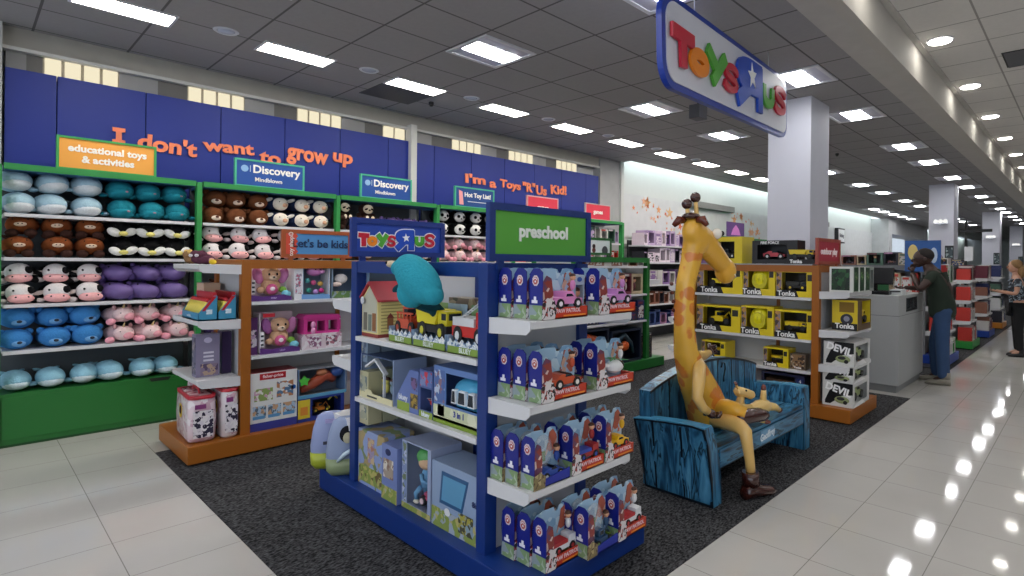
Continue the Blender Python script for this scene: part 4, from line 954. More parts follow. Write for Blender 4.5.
# three open vehicle sets in green trays
def tray_set(x, w, kind, c1, c2, label, cutout=True, h=0.20, z=1.071):
    o = thing('toy_vehicle_set', label, 'toy pack', (x, YF, z), group='vehicle sets in grass printed trays')
    b = MB(); b.box((0, 0, 0), (w, 0.004, 0.045), mat('7F9A3C')); b.box((0, 0, 0), (w, 0.15, 0.005), mat('9FB36A')); b.box((0, 0, .005), (.004, .15, .09), mat('8FA7C4')); b.box((w - .004, 0, .005), (w, .15, .09), mat('8FA7C4')); t = b.build('tray', o)
    R = random.Random(int(w * 1e4)); b = MB()
    b.prism([(0.0, .04)] + [(w * i / 12, .05 + (0.03 if i % 2 else 0.008)) for i in range(0, 13)] + [(w, .04)], lambda u, v, w_: Vector((u, -.002 + w_, v)), art('C9D3D8', '5E7A9E', 'E4E6E6', 60), .002); b.build('picture_flap', o)
    text('BLUEY', 0.035, (w * .5, -0.003, 0.022), '-y', mat('DDE6DA', noise=0), t, bold=.0008, ext=.0008)
    b = MB(); b.box((0.01, .145, 0), (w - .01, .15, h), art('9DB6CF', '8FA7C4', '7A9A6A', 12)); b.build('backing_card', o)
    v = vehicle(o, kind, c1, c2, w * .90, 'toy_vehicle', (w * .5, .075, .045), 0); v.scale = (1, 1, 1.4)
    return o, v
o, v = tray_set(-3.08, 0.25, 'digger', 'C8553A', 'B0452C', 'orange toy buggy in an open grass printed tray beside the house box')
b = MB()
for i in range(5): b.box((0.04 + .035 * i, .03, .08), (0.046 + .035 * i, .036, .17), mat('C8553A'))
b.box((.035, .028, .165), (.2, .04, .175), mat('C8553A')); b.build('roll_cage', o)
o, v = tray_set(-2.815, 0.31, 'dump', 'E0D02A', 'C9C43A', 'bright yellow toy refuse truck in an open grass printed tray', h=.24)
o, v = tray_set(-2.485, 0.31, 'fire', 'C22A26', 'D9DADC', 'red toy fire engine with ladder in an open tray by the post', h=.24)
ladder(o, (0.15, .07, .24), .22, mat('D9DCE0', metal=.3)); b = MB(); b.box((.23, .04, .29), (.30, .10, .325), mat('C22A26')); b.build('basket', o)
def grey_box(x, y, z, w, d, h, cols, label, txt=None):
    o = thing('toy_box', label, 'toy box', (x, y, z)); carton(o, w, d, h, art(*cols, 18), (w * .15, h * .15, w * .85, h * .8), inside='3C4048'); figure(o, w * .35, h * .16, cols[1], y=d * .4, s=1.6); figure(o, w * .65, h * .16, cols[2], y=d * .4, s=1.6)
    if txt: text(txt, w * .18, (w * .5, -.002, h * .9), '-y', mat('E8ECF0', noise=0), o, bold=.0006, ext=.0006)
    return o
grey_box(-2.72, 1.885, 1.071, .22, .1, .27, ('7A6A5A', 'A8977A', '4A4A3A'), 'tall brown picture toy box standing behind the yellow truck')
grey_box(-2.46, 1.885, 1.071, .26, .1, .26, ('8A8A8E', 'A83A38', 'C9C9CC'), 'grey and red toy box standing behind the fire engine')
# second shelf
o = thing('playhouse_set', 'open fronted playhouse toy box with white gable on the second shelf', 'toy box', (-3.42, YF, .691))
carton(o, .40, .22, .27, '6A7A96', (.012, .03, .388, .262), inside='3A4A48', side='8FA0BE', top='33466E')
b = MB(); b.prism([(0.0, 0), (.40, 0), (.40, .035), (.16, .035), (.14, .055), (.09, .055), (.07, .035), (0, .035)], lambda u, v, w_: Vector((u, -.008 + w_, v)), mat('D6CFA8'), .006); fr = b.build('front_rail', o)
b = MB(); b.box((.10, -.0095, .012), (.22, -.008, .022), mat('3A3A34')); b.build('printed_mark', fr)
b = MB()
for p0, p1 in (((.05, .19), (.16, .245)), ((.16, .245), (.29, .165))):
    b.box((((p0[0] + p1[0]) / 2) - .068, .004, (p0[1] + p1[1]) / 2 - .006), (((p0[0] + p1[0]) / 2) + .068, .03, (p0[1] + p1[1]) / 2 + .006), mat('D9DCE2'), rot=roty(-math.atan2(p1[1] - p0[1], p1[0] - p0[0])))
b.box((.265, .006, .03), (.275, .02, .175), mat('C9CED6')); b.build('gable_frame', o)
b = MB(); b.box((.08, .18, .03), (.27, .19, .19), mat('5F7F7E')); b.box((.29, .17, .03), (.38, .18, .22), art('7F93B8', 'B9C6D8', '4A5A7E', 30)); b.build('backdrop', o)
for x, c in ((.07, 'C9CDD2'), (.15, 'C9BE5A'), (.185, 'C9BE5A'), (.25, '8AA0B0')): figure(o, x, .035, c, head=c, y=.08, s=1.3)
o = thing('toy_box', 'periwinkle toy box with slanted side beside the playhouse', 'toy box', (-2.985, YF, .691))
b = MB(); b.prism([(0, 0), (.23, 0), (.23, .24), (.14, .24), (0, .07)], lambda u, v, w_: Vector((u, w_, v)), card('6478B4'), .16); b.build('carton', o)
patch(o, .01, .0, .14, .05, '8FA63C'); text('bluey', .045, (.075, -.003, .075), '-y', mat('E4E8F4', noise=0), o, bold=.001, ext=.0008); patch(o, .15, .03, .225, .11, art('6A5A30', '3A3428', 'A88A3A', 40)); patch(o, .155, .13, .22, .2, art('5F73AE', '4A3A5A', '7A5A8A', 40))
o = thing('toy_plane_box', 'box with a small red toy plane between blue boxes on second shelf', 'toy box', (-2.745, YF, .691)); carton(o, .13, .18, .26, '4A5E96', (.01, .04, .12, .16), inside='1F2740'); patch(o, 0, 0, .13, .035, '8FA63C'); text('bluey', .036, (.065, -.003, .018), '-y', mat('E4E8F4', noise=0), o, bold=.001, ext=.0008)
vehicle(o, 'copter', 'C22A26', 'D8DADF', .10, 'toy_vehicle', (.065, .05, .05)); patch(o, .01, .17, .12, .25, art('5F73AE', 'C23A4A', '7A8AB8', 36))
o = thing('toy_van_set', 'big light blue toy van with white window frames in a blue box', 'toy box', (-2.605, YF, .691))
carton(o, .43, .22, .30, '5F7FB8', (.11, .105, .425, .27), inside='22305E', side='4F6AA4')
patch(o, 0, .02, .43, .095, art('C9CFA8', 'DADCC0', 'B9C49A', 16)); patch(o, 0, .0, .43, .035, '7F9A2C'); text('3 in 1', .042, (.23, -.003, .068), '-y', mat('2A3A8E', noise=0), o, bold=.0012, ext=.0008); patch(o, .01, .11, .10, .28, art('4F6AA4', '8A6A7A', 'B9C6D8', 40)); patch(o, .04, .04, .10, .1, art('22242A', 'D8D8D4', '7A8A4A', 70))
b = MB(); b.ell((.275, .08, .175), (.155, .095, .088), plastic('4FA6CF'), seg=24, ring=14); b.box((.16, .03, .10), (.42, .15, .14), plastic('4FA6CF'), bev=.01); v = b.build('toy_van', o)
for i, (a, c_) in enumerate(((.195, .235), (.25, .315), (.33, .385))):
    b = MB(); b.prism([(a, .135), (c_, .135), (c_ - .004, .205), (a + .008, .205)], lambda u, v_, w_: Vector((u, -.026 + w_, v_)), mat('E4E8EC'), .03); b.prism([(a + .007, .142), (c_ - .007, .142), (c_ - .010, .198), (a + .013, .198)], lambda u, v_, w_: Vector((u, -.029 + w_, v_)), glass_d, .004); b.build('window_frame', v)
# base row
o = thing('toy_box', 'tall blue picture box of toys at left on the blue base', 'toy box', (-3.42, YF - .01, .151)); carton(o, .32, .2, .34, art('8FA0CC', 'A9966A', '7A8A5A', 14), side='6A7EB0'); patch(o, .01, .02, .31, .12, art('8A9A4A', 'B9B06A', '6A5A3A', 30)); patch(o, .12, .15, .2, .3, art('B07A6A', '9A8FB0', 'C9B08A', 40))
o = thing('toy_box', 'periwinkle picture box overlapping the tall box on the base', 'toy box', (-3.09, YF - .03, .151)); carton(o, .17, .2, .32, '7485BC', side='5A6CA8'); patch(o, .0, .0, .17, .08, art('8A9A4A', 'B9B06A', 'B0B8A0', 30)); patch(o, .02, .13, .13, .24, art('A8988A', '8A6A5A', 'DAD2C4', 36)); patch(o, .04, .26, .1, .30, '22305E', shape='round')
o = thing('ride_on_doll_box', 'clear fronted box with doll in green helmet riding a pink scooter', 'toy box', (-2.90, YF - .01, .151))
carton(o, .29, .2, .38, '9AA6C4', (.05, .03, .26, .372), inside='1E222C', side='9AA6C4'); patch(o, .0, .0, .29, .03, art('8F9A4A', 'B9B070', '6A6A3A', 30)); patch(o, .005, .04, .045, .37, art('7F8FB8', 'B9C0D8', '6A7A5A', 40))
d_ = MB(); d_.tube([(.13, .09, .12), (.125, .09, .17), (.135, .09, .225)], [.036, .045, .028], plush('6FA0C8'), 12); bd = d_.build('doll', o)
d_ = MB(); d_.ell((.15, .07, .27), (.052, .048, .045), mat('D3AE8C', rough=.6), seg=16, ring=10); d_.ell((.19, .04, .26), (.014, .012, .012), mat('D3AE8C', rough=.6)); hd = d_.build('head', bd)
d_ = MB(); d_.ell((.135, .08, .297), (.064, .058, .050), plastic('56A25A'), seg=18, ring=10); d_.build('helmet', bd)
for yy in (.045, .105):
    d_ = MB(); d_.tube([(.13, yy, .2), (.155, yy - .01, .17), (.195, yy, .165)], [.012, .011, .009], plush('6FA0C8'), 8); d_.build('arm', bd)
    d_ = MB(); d_.tube([(.125, yy, .125), (.095, yy - .01, .09), (.085, yy, .045)], [.016, .014, .012], plush('6FA0C8'), 8); d_.ell((.092, yy - .008, .04), (.022, .014, .012), mat('D8D2C4')); d_.build('leg', bd)
d_ = MB(); d_.box((.12, .05, .062), (.25, .12, .078), plastic('C25A7A'), bev=.006); d_.tube([(.215, .085, .07), (.2, .085, .14), (.195, .085, .175)], [.012, .009, .008], plastic('C25A7A'), 8); d_.box((.14, .055, .078), (.2, .115, .10), plastic('B04A6A'), bev=.008); sc_ = d_.build('scooter', o)
for x in (.145, .235): d_ = MB(); d_.rod((x, .04, .055), (x, .065, .055), .027, tyre); d_.rod((x, .035, .055), (x, .041, .055), .016, mat('E4C9D0')); d_.build('wheel', sc_)
o = thing('toy_box', 'large pale blue toy car box with slanted window on the base by the post', 'toy box', (-2.595, YF - .01, .151)); carton(o, .42, .2, .34, '8FA3C2', side='6F86AC')
patch(o, 0, 0, 0, 0, '2F5A86', shape=[(.07, .13), (.27, .13), (.32, .30), (.09, .30)]); patch(o, 0, 0, 0, 0, '5F9AC0', y=-.003, shape=[(.09, .15), (.26, .15), (.30, .28), (.105, .28)]); patch(o, .0, .0, .42, .10, art('8A9A4A', '9FAAB8', 'B9B06A', 30), y=-.003)
patch(o, .24, .03, .36, .13, art('4A4A3A', 'A8A04A', '8AA0B0', 50), y=-.004); text('8in', .04, (.375, -.003, .2), '-y', mat('22305E', noise=0), o, bold=.0008, ext=.0008); patch(o, .12, .08, .17, .12, 'E4E4E8', y=-.005, shape='round')
# left end of the blue stand (faces -x)
for k, (y, c) in enumerate(((1.72, '7E90A4'), (1.82, '8FA0B0'), (1.92, '74869A'))):
    o = thing('slim_toy_box', 'slim grey blue toy box, %s, on the upper left end shelf' % ['nearest', 'middle', 'farthest'][k], 'toy box', (-3.555, y + .09, .904), -PI / 2, group='slim boxes on the left end shelves'); carton(o, .085, .20, .25, c); patch(o, .01, .03, .075, .2, art('5A6A80', 'A8A890', c, 40)); sidepatch(o, .085, .02, .03, .18, .22, art('8F9AA8', '5A6A80', 'B9B8A0', 30))
for k, (y, c) in enumerate(((1.715, 'B9B592'), (1.815, 'A8A88A'), (1.915, '9AA48A'))):
    o = thing('slim_toy_box', 'cream picture toy box, %s, on the lower left end shelf' % ['nearest', 'middle', 'farthest'][k], 'toy box', (-3.53, y + .09, .521), -PI / 2, group='cream boxes on the left end shelves'); carton(o, .09, .21, .33, c); patch(o, .01, .03, .08, .28, art('7A8A9A', 'C9C4A8', '6A7A5A', 30)); sidepatch(o, .09, .02, .03, .19, .3, art('A8AA94', '6A7A80', 'C9C6B0', 26))
o = thing('toy_box', 'small white plane toy box on the highest left end shelf', 'toy box', (-3.56, 1.95, 1.284), -PI / 2); carton(o, .2, .16, .19, '6A8AB0', (.01, .05, .19, .18), inside='3A4A5A', side='7A93AE'); patch(o, 0, 0, .2, .045, '6F8F4A'); vehicle(o, 'copter', 'E4E4E8', 'C23A3A', .16, 'toy_plane', (.1, .07, .05)); sidepatch(o, .2, .0, .0, .16, .05, '6F8F4A'); sidepatch(o, .2, .03, .06, .13, .17, art('DADCE0', 'B94A4A', '7A93AE', 30))
def cushion(name, label, loc, rz, c1, c2):
    o = thing(name, label, 'soft toy pack', loc, rz)
    b = MB(); b.tube([(0, 0, 0.0), (0, 0, .03), (0, 0, .16), (0, 0, .27), (0, 0, .35), (0, 0, .375)], [(.10, .03), (.125, .05), (.13, .06), (.115, .055), (.09, .04), (.05, .012)], card(c1), 18); bd = b.build('body', o)
    b = MB(); b.tube([(0, 0, -.001), (0, 0, .03), (0, 0, .11)], [(.101, .031), (.127, .052), (.132, .062)], card(c2), 18); b.build('lower_band', bd)
    return o
o = cushion('character_cushion_pack', 'periwinkle and lime shaped toy pack hanging off the left end', (-3.79, 1.70, .152), 1.12, '8C98C2', 'A3AE34')
b = MB(); b.box((-.05, -.066, .17), (.02, -.060, .19), mat('3A3A4A')); b.box((-.04, -.066, .31), (.04, -.05, .335), mat('A9A2D0')); b.build('printed_mark', o)
o = cushion('character_cushion_pack', 'periwinkle toy pack with black and cream face beside the left post', (-3.60, 1.72, .152), 1.12, '8A98B8', '8E9C74')
b = MB(); b.ell((.0, -.055, .27), (.05, .015, .055), plush('17181E')); b.ell((.0, -.072, .25), (.028, .01, .035), plush('B9B49A')); b.build('face', o)
b = MB(); b.tube([(-.06, -.06, .10), (-.02, -.09, .15), (.05, -.09, .19)], [.008, .014, .012], plastic('C9DCE8'), 8); b.build('handle', o)

# ---------------------------------------------------------------- orange stand, side towards the aisle (faces +x)
XO = -4.985
def plush_box(y, z, w, h, label, ear='D987B8', head='D3A988', base='5A3478', card_c='E2DAE2', txt=True):
    o = thing('plush_in_box', label, 'soft toy pack', (XO, y, z + .001), PI / 2, group='boxed pink eared plush dogs')
    b = MB(); b.box((0, .17, 0), (w, .176, h), card('D9C6CE')); b.prism([(0, 0), (.17, 0), (.17, h), (.02, h)], lambda u, v, w_: Vector((w_, u, v)), card(card_c), .005); b.box((0, 0, 0), (w, .17, .012), card(base)); b.prism([(.0, 0), (w, 0), (w, .03), (w * .8, .05), (w * .3, .035), (0, .05)], lambda u, v, w_: Vector((u, w_ - .002, v)), card(base), .005); c_ = b.build('carton', o)
    if txt: text('LEAP', .02, (w * .55, -.003, .02), '-y', mat('C9B8E0', noise=0), c_, ext=.0006)
    b = MB(); b.box((.0, -.001, .06), (.03, .003, h * .55), card('E9E6EA')); 
    for i in range(3): b.box((.005, -.002, .07 + i * .035), (.026, -.001, .085 + i * .035), card('2A2A3A'))
    b.box((.02, -.001, h - .03), (.11, .003, h), card('C22A3A')); b.build('printed_panel', o)
    b = MB(); b.ell((w * .55, .08, h * .36), (.075, .06, .075), plush('D3A988'), seg=16, ring=10); bd = b.build('body', o)
    b = MB(); b.ell((w * .52, .02, h * .30), (.045, .02, .045), plush('C75A86')); b.ell((w * .52, .004, h * .31), (.02, .008, .018), plush('F2E2E8')); b.build('tummy_patch', bd)
    b = MB(); b.ell((w * .55, .07, h * .68), (.078, .055, .062), plush(head), seg=18, ring=11); b.ell((w * .55, .02, h * .60), (.032, .022, .022), plush('E4C9B0')); hd = b.build('head', o)
    for s, c in ((-1, ear), (1, 'C77FB0')):
        b = MB(); b.ell((w * .55 + s * .098, .075, h * .66), (.04, .03, .07), plush(c), rot=roty(s * .25)); b.build('ear', hd)
        b = MB(); b.ell((w * .55 + s * .03, .018, h * .70), (.009, .006, .011), eye_m, seg=8, ring=6); b.build('eye', hd)
        b = MB(); b.ell((w * .55 + s * .085, .05, h * .28), (.03, .03, .028), plush('7FB04A' if s > 0 else 'D3A988')); b.build('paw', bd)
    b = MB(); b.ell((w * .55, .0, h * .62), (.010, .006, .007), eye_m, seg=8, ring=6); b.build('nose', hd)
    b = MB(); b.ell((w * .88, .02, h * .17), (.038, .025, .03), plush('7FC4D6')); b.build('ball', o)
    return o
plush_box(1.575, 1.205, .31, .31, 'boxed plush dog with pink ears on the upper shelf of orange stand')
plush_box(1.645, .77, .31, .33, 'boxed plush dog with mauve ears on the lower shelf of orange stand', ear='A86AA8')
o = thing('toy_box', 'purple edge of a boxed toy beside the post, lower shelf', 'toy box', (XO - .03, 1.575, .771), PI / 2); carton(o, .06, .16, .30, '5A2E6A'); patch(o, .005, .06, .055, .2, art('DAD6E0', '3A3050', 'C2A8CC', 50))
o = thing('toy_box', 'clear box with pink piggy toy and coins on the upper shelf', 'toy box', (XO, 1.905, 1.206), PI / 2)
carton(o, .30, .18, .33, '7FA3C9', (.075, .04, .29, .325), inside='7A8496', side='E2E2E4'); patch(o, .0, .0, .07, .33, 'E2E2E6'); patch(o, .02, .305, .12, .33, 'C22A3A'); patch(o, .01, .05, .06, .22, art('DAD6E0', 'B95A7A', '8A8A9A', 60), y=-.003)
b = MB(); b.ell((.19, .06, .245), (.07, .05, .05), plastic('D98AC8'), seg=18, ring=11); b.ell((.24, .02, .235), (.022, .02, .018), plastic('E6A0D4')); pg = b.build('pink_toy', o)
for s in (-1, 1): b = MB(); b.ell((.19 + s * .04, .05, .29), (.018, .012, .02), plastic('C77AB8')); b.build('ear', pg); b = MB(); b.ell((.2 + s * .02, .012, .255), .006, eye_m); b.build('eye', pg)
for x, z, c in ((.12, .16, '4FA0A0'), (.17, .14, 'C24A7A'), (.23, .13, 'C9A24A'), (.13, .075, '3A9A8A'), (.19, .06, 'B98AD0'), (.24, .07, 'C22A7A')): b = MB(); b.ell((x, .03, z), (.024, .014, .022), plastic(c), seg=12, ring=8); b.build('coin', o)
b = MB(); b.prism([(.06, 0), (.30, 0), (.30, .03), (.24, .045), (.15, .03), (.06, .045)], lambda u, v, w_: Vector((u, -.004 + w_, v)), card('6F9CCF'), .004); b.build('front_rail', o)
o = thing('toy_box', 'blue toy box with white bunny shaped toy at the end of upper shelf', 'toy box', (XO, 2.225, 1.206), PI / 2); carton(o, .26, .17, .27, '7F93A8', (.01, .03, .25, .26), inside='5F7288', side='7F93A8'); b = MB(); b.ell((.10, .05, .17), (.06, .04, .045), plush('E4DEDC')); b.ell((.05, .03, .12), (.05, .02, .02), plush('E4CFC4')); b.build('toy', o); patch(o, 0, 0, .26, .06, art('5F7F4A', '8A9AA8', 'A8A86A', 30))
o = thing('toy_house_box', 'bright pink toy house in a printed box on the lower shelf', 'toy box', (XO, 1.975, .771), PI / 2)
carton(o, .34, .18, .13, art('D9C9D0', 'E4DCE0', 'B98AA0', 24), side='B92A7A'); b = MB()
pk = plastic('C93A8C'); b.box((.02, .02, .13), (.33, .16, .15), pk); b.box((.02, .02, .24), (.33, .16, .27), pk); b.prism([(.0, .265), (.34, .255), (.32, .29), (.03, .30)], lambda u, v, w_: Vector((u, .01 + w_, v)), pk, .16)
for x in (.02, .10, .20, .31): b.box((x, .02, .15), (x + .03, .16, .24), pk)
b.build('pink_toy_house', o); b = MB(); b.ell((.09, .0, .21), (.022, .012, .03), plastic('E49AC4')); b.ell((.09, .0, .16), (.02, .012, .03), plastic('E49AC4')); b.build('figurine', o); patch(o, .06, .02, .16, .11, art('8A5A7A', 'E4E0E4', 'C2A8B4', 40)); patch(o, .2, .02, .3, .11, art('E4E0E4', 'A86A7A', '5A4A5A', 40))
o = thing('toy_box', 'tall white building set box with red label on the orange base', 'toy box', (XO, 1.575, .152), PI / 2); carton(o, .36, .2, .47, 'DEDEDC', side='8A2A34', window=None); patch(o, .07, .41, .27, .46, 'B9242E'); text('fisher-price', .034, (.17, -.003, .436), '-y', mat('F0E4E4', noise=0), o, bold=.0006, ext=.0008)
patch(o, .03, .24, .17, .34, art('8AA05A', 'C99AB4', 'DADAD0', 40)); patch(o, .2, .25, .33, .38, art('B9805A', '5A7A9A', 'DADADA', 36)); patch(o, .31, .30, .35, .34, '2A62B0', shape='round')
for i in range(3): patch(o, .02 + i * .115, .10, .12 + i * .115, .20, art('A8C0D4', '5A6A7A', 'C9A07A', 50)); patch(o, .02 + i * .115, .095, .11 + i * .115, .12, '5A93C4', y=-.003)
patch(o, 0, 0, .36, .065, '3A3F8E'); b = MB(); b.box((0, 0, .47), (.36, .2, .473), card('8A1F28')); b.build('lid', o)
o = thing('toy_box', 'low dark blue box with yellow panel on the orange base', 'toy box', (XO, 1.945, .152), PI / 2); carton(o, .40, .2, .20, '2A3A8A', (.12, .04, .37, .18), inside='14141A'); patch(o, .0, .03, .10, .19, 'D9C23A'); patch(o, .02, .06, .08, .13, 'D98A3A', y=-.003); vehicle(o, 'digger', 'C97A2A', 'D9C23A', .16, 'toy_vehicle', (.22, .09, .045)); b = MB(); b.tube([(.27, .03, .15), (.31, .02, .19), (.35, .03, .15)], [.008] * 3, plastic('D9CF5A'), 8); b.build('handle', o)
o = thing('toy_box', 'grey and orange boxed toy stacked on the low dark blue box', 'toy box', (XO, 1.945, .353), PI / 2); carton(o, .42, .2, .25, '8A9098', (.01, .03, .41, .24), inside='6E7684', side='5A7AA8'); patch(o, 0, 0, .42, .028, '5FA0C4'); b = MB(); b.tube([(.05, .08, .06), (.15, .08, .10), (.26, .08, .17), (.34, .09, .12)], [.03, .045, .055, .04], plastic('B5543C'), 12); b.ell((.22, .05, .2), (.05, .04, .03), plastic('C9805A')); b.build('toy', o); b = MB(); b.prism(star_pts(.05, .6), lambda u, v, w_: Vector((.05 + u, -.003 + w_, .15 + v)), card('5AC44A'), .002); b.build('burst', o); b = MB(); b.ell((.36, .06, .19), (.06, .04, .05), plastic('3A5AA0')); b.build('toy_wheel', o)

# orange stand, near end (faces -y)
YE = 1.238
def crayon_box(x, y, label):
    o = thing('crayon_display_box', label, 'toy box', (x, y, 1.071), 0, group='blue crayon display boxes')
    bl_ = card('3F8FB4'); W_, D_ = .46, .125
    b = MB()
    for xx in (0, W_ - .004): b.prism([(0.0, 0), (D_, 0), (D_, .19), (D_ * .8, .19), (.0, .06)], lambda u, v, w_, xx=xx: Vector((xx + w_, u, v)), bl_, .004)
    b.box((0, 0, 0), (W_, D_, .01), bl_); b.box((0, D_ - .004, 0), (W_, D_, .19), bl_); b.box((0, 0, 0), (W_, .004, .06), bl_); b.build('carton', o)
    sidepatch(o, W_, .05, .05, .09, .085, art('CFE0EA', '3F8FB4', 'E4EEF4', 60)); b = MB(); b.prism([(.02, .075), (D_ * .75, .185), (D_ * .95, .185), (.04, .075)], lambda u, v, w_: Vector((W_ + .0005 + w_, u, v)), card('B9202C'), .0015); b.build('printed_panel', o)
    text('washable', .03, (.2, -.002, .03), '-y', mat('DCEBF2', noise=0), o, ext=.0006)
    for i in range(11):
        x_ = .03 + i * .040
        b = MB(); b.rod((x_, .022, .05), (x_, .06, .14), .017, plastic('E3CF5A'), seg=8); b.rod((x_, .06, .14), (x_, .07, .168), .017, plastic('C2303A'), r2=.006, seg=8); b.build('crayon', o)
    b = MB(); b.box((0.01, D_ - .03, .12), (W_ - .01, D_ - .005, .215), card('B9202C')); b.build('header_card', o)
    return o
crayon_box(-5.45, YE - .02, 'blue crayon display box with yellow crayons, nearest on the orange stand end')
crayon_box(-5.45, YE + .109, 'blue crayon display box standing behind the nearest crayon box')
o = thing('toy_box', 'pale peach carton on the crayon shelf behind the display boxes', 'toy box', (-5.62, YE + .12, 1.071)); carton(o, .2, .12, .27, 'D9B79A'); patch(o, .02, .05, .15, .2, art('E4C9B0', 'C99A7A', 'F0DCC8', 30))
o = thing('tall_toy_box', 'tall purple toy box with white badge on the lower end shelf', 'toy box', (-5.24, YE + .0, .621)); carton(o, .11, .16, .33, '8A84A0', side='472A86'); patch(o, .005, .02, .105, .31, art('6A6480', '3A3450', 'A89A9A', 30)); b = MB(); b.prism([(.028 * math.cos(2 * PI * i / 16), .022 * math.sin(2 * PI * i / 16)) for i in range(16)], lambda u, v, w_: Vector((.110 + w_, .08 + u, .285 + v)), card('C9C4E0'), .0015); b.build('badge', o)
for i in range(3): sidepatch(o, .11, .05, .12 + i * .03, .12, .135 + i * .03, 'DAD8E6')
sidepatch(o, .11, .03, .01, .15, .1, art('8A7A90', 'B9A08A', '5A4A6A', 40))
o = thing('tall_toy_box', 'dark purple toy box half behind the tall badge box', 'toy box', (-5.28, YE + .185, .621)); carton(o, .11, .07, .34, '2F1F4A'); patch(o, .01, .05, .09, .3, art('3A2A5A', '1A1426', '5A4A7A', 30))
for x, kind, lab in ((-5.55, 'a', 'small tan animal plush on the top end shelf of orange stand'), (-5.34, 'b', 'small plum plush with white goggles, left one on top end shelf'), (-5.17, 'b', 'small plum plush with white goggles, right one on top end shelf')):
    o = thing('small_plush', lab, 'soft toy', (x, YE + .07, 1.501)); c = '8A6A4A' if kind == 'a' else '5A3444'
    b = MB(); b.ell((0, 0, .04), (.07, .06, .04), plush(c)); b.ell((0, -.03, .075), (.05, .04, .035), plush(c)); bd = b.build('body', o)
    if kind == 'b': b = MB(); b.ell((0.0, -.062, .07), (.04, .012, .014), plush('DAD4D8')); b.build('goggles', o)
    else:
        b = MB(); b.ell((.05, -.03, .10), (.02, .02, .02), plush('D9B46A')); b.ell((-.05, -.03, .10), (.02, .02, .02), plush('D9B46A')); b.build('ear', o)
o = thing('toy_duck', 'tiny yellow and pink toy on the top end shelf', 'toy', (-5.03, YE + .08, 1.501)); b = MB(); b.ell((0, 0, .02), (.03, .025, .02), plush('E0BE3A')); b.build('body', o); b = MB(); b.ell((-.03, 0, .035), (.02, .018, .016), plush('E6B0A8')); b.build('head', o)
def bag(x, y, z, w, d, h, label, c1='D9C4CC', rot=0.0, blob='8A5A86'):
    o = thing('zipped_toy_bag', label, 'toy bag', (x, y, z), rot, group='clear zipped toy bags with red rims')
    b = MB(); rings = []
    for t, s in ((0, .88), (.06, 1.0), (.5, 1.05), (.9, 1.0), (1.0, .96)):
        rings.append([Vector((u * s, v * s, h * t)) for u, v in rrect(w, d, .05, 5)])
    b.ring(rings, art(c1, 'C9A6B4', 'E2D8DC', 22, .15)); bd = b.build('bag_body', o)
    b = MB(); b.ring([[Vector((u, v, h - .012)) for u, v in rrect(w * 1.0, d * 1.0, .05, 5)], [Vector((u, v, h + .012)) for u, v in rrect(w * 1.02, d * 1.02, .05, 5)], [Vector((u, v, h + .012)) for u, v in rrect(w * .86, d * .82, .04, 5)]], mat('B01F30', rough=.35), close=False); b.build('rim', o)
    b = MB(); b.ring([[Vector((u, v, h + .004)) for u, v in rrect(w * .9, d * .86, .04, 5)], [Vector((u, v, h + .010)) for u, v in rrect(w * .8, d * .7, .03, 5)]], art('D9B6BC', 'B9707E', 'E4D4D8', 22, .15)); b.build('lid', o)
    b = MB(); b.tube([(-w * .25, 0, h + .01), (-w * .15, 0, h + .05), (w * .15, 0, h + .05), (w * .25, 0, h + .01)], [(.006, .02)] * 4, mat('C22A38', rough=.4), 8); b.build('handle', o)
    b = MB()
    b.box((w * .528, -d * .36, h * .12), (w * .531, d * .36, h * .72), art('E4DEE2', '3A3448', 'D9D2DA', 46, .2)); b.box((w * .530, -d * .3, h * .76), (w * .532, d * .1, h * .86), mat('8A3A7A')); b.build('printed_label', o)
    b = MB(); b.prism([(.05 * math.cos(2 * PI * i / 18), .055 * math.sin(2 * PI * i / 18)) for i in range(18)], lambda u, v, w_: Vector((u - .02, -d * .528 - w_, h * .62 + v)), card('D9B22A'), .003); b.ell((-.015, -d * .535, h * .64), (.035, .008, .035), plush('3A2A28')); b.build('badge', o)
    return o
bag(-5.215, 1.262, .152, .48, .18, .34, 'clear zipped toy bag with pink toys and red rim, front left on orange base', rot=-.05)
bag(-5.60, 1.39, .152, .20, .16, .37, 'clear zipped toy bag with red rim, partly behind on the left', rot=.1)
bag(-5.10, 1.435, .152, .28, .12, .37, 'clear zipped white toy bag beside the orange post', c1='DEDADC', rot=.0)
# ================================================================ BENCH (seat looks to the aisle, +x)
def wood_mat():
    m = bpy.data.materials.new('painted_wood'); m.use_nodes = True; nt = m.node_tree; b = nt.nodes['Principled BSDF']; b.inputs['Roughness'].default_value = 0.28
    tc = nt.nodes.new('ShaderNodeTexCoord'); mp = nt.nodes.new('ShaderNodeMapping'); mp.inputs['Scale'].default_value = (5, 5, 0.8)
    nz = nt.nodes.new('ShaderNodeTexNoise'); nz.inputs['Scale'].default_value = 3.0; nz.inputs['Detail'].default_value = 3; nz.inputs['Distortion'].default_value = 0.6
    nt.links.new(tc.outputs['Object'], mp.inputs[0]); nt.links.new(mp.outputs[0], nz.inputs['Vector'])
    rp = nt.nodes.new('ShaderNodeValToRGB'); e = rp.color_ramp.elements
    e[0].position = 0.30; e[0].color = rgb('08121C'); e[1].position = 0.42; e[1].color = rgb('255C80')
    for p, c in ((0.52, '4484A8'), (0.555, '0C1C2A'), (0.60, '316F96'), (0.70, '5A9CC0'), (0.76, '12283A')): x = e.new(p); x.color = rgb(c)
    nt.links.new(nz.outputs['Fac'], rp.inputs[0]); nt.links.new(rp.outputs[0], b.inputs['Base Color']); return m
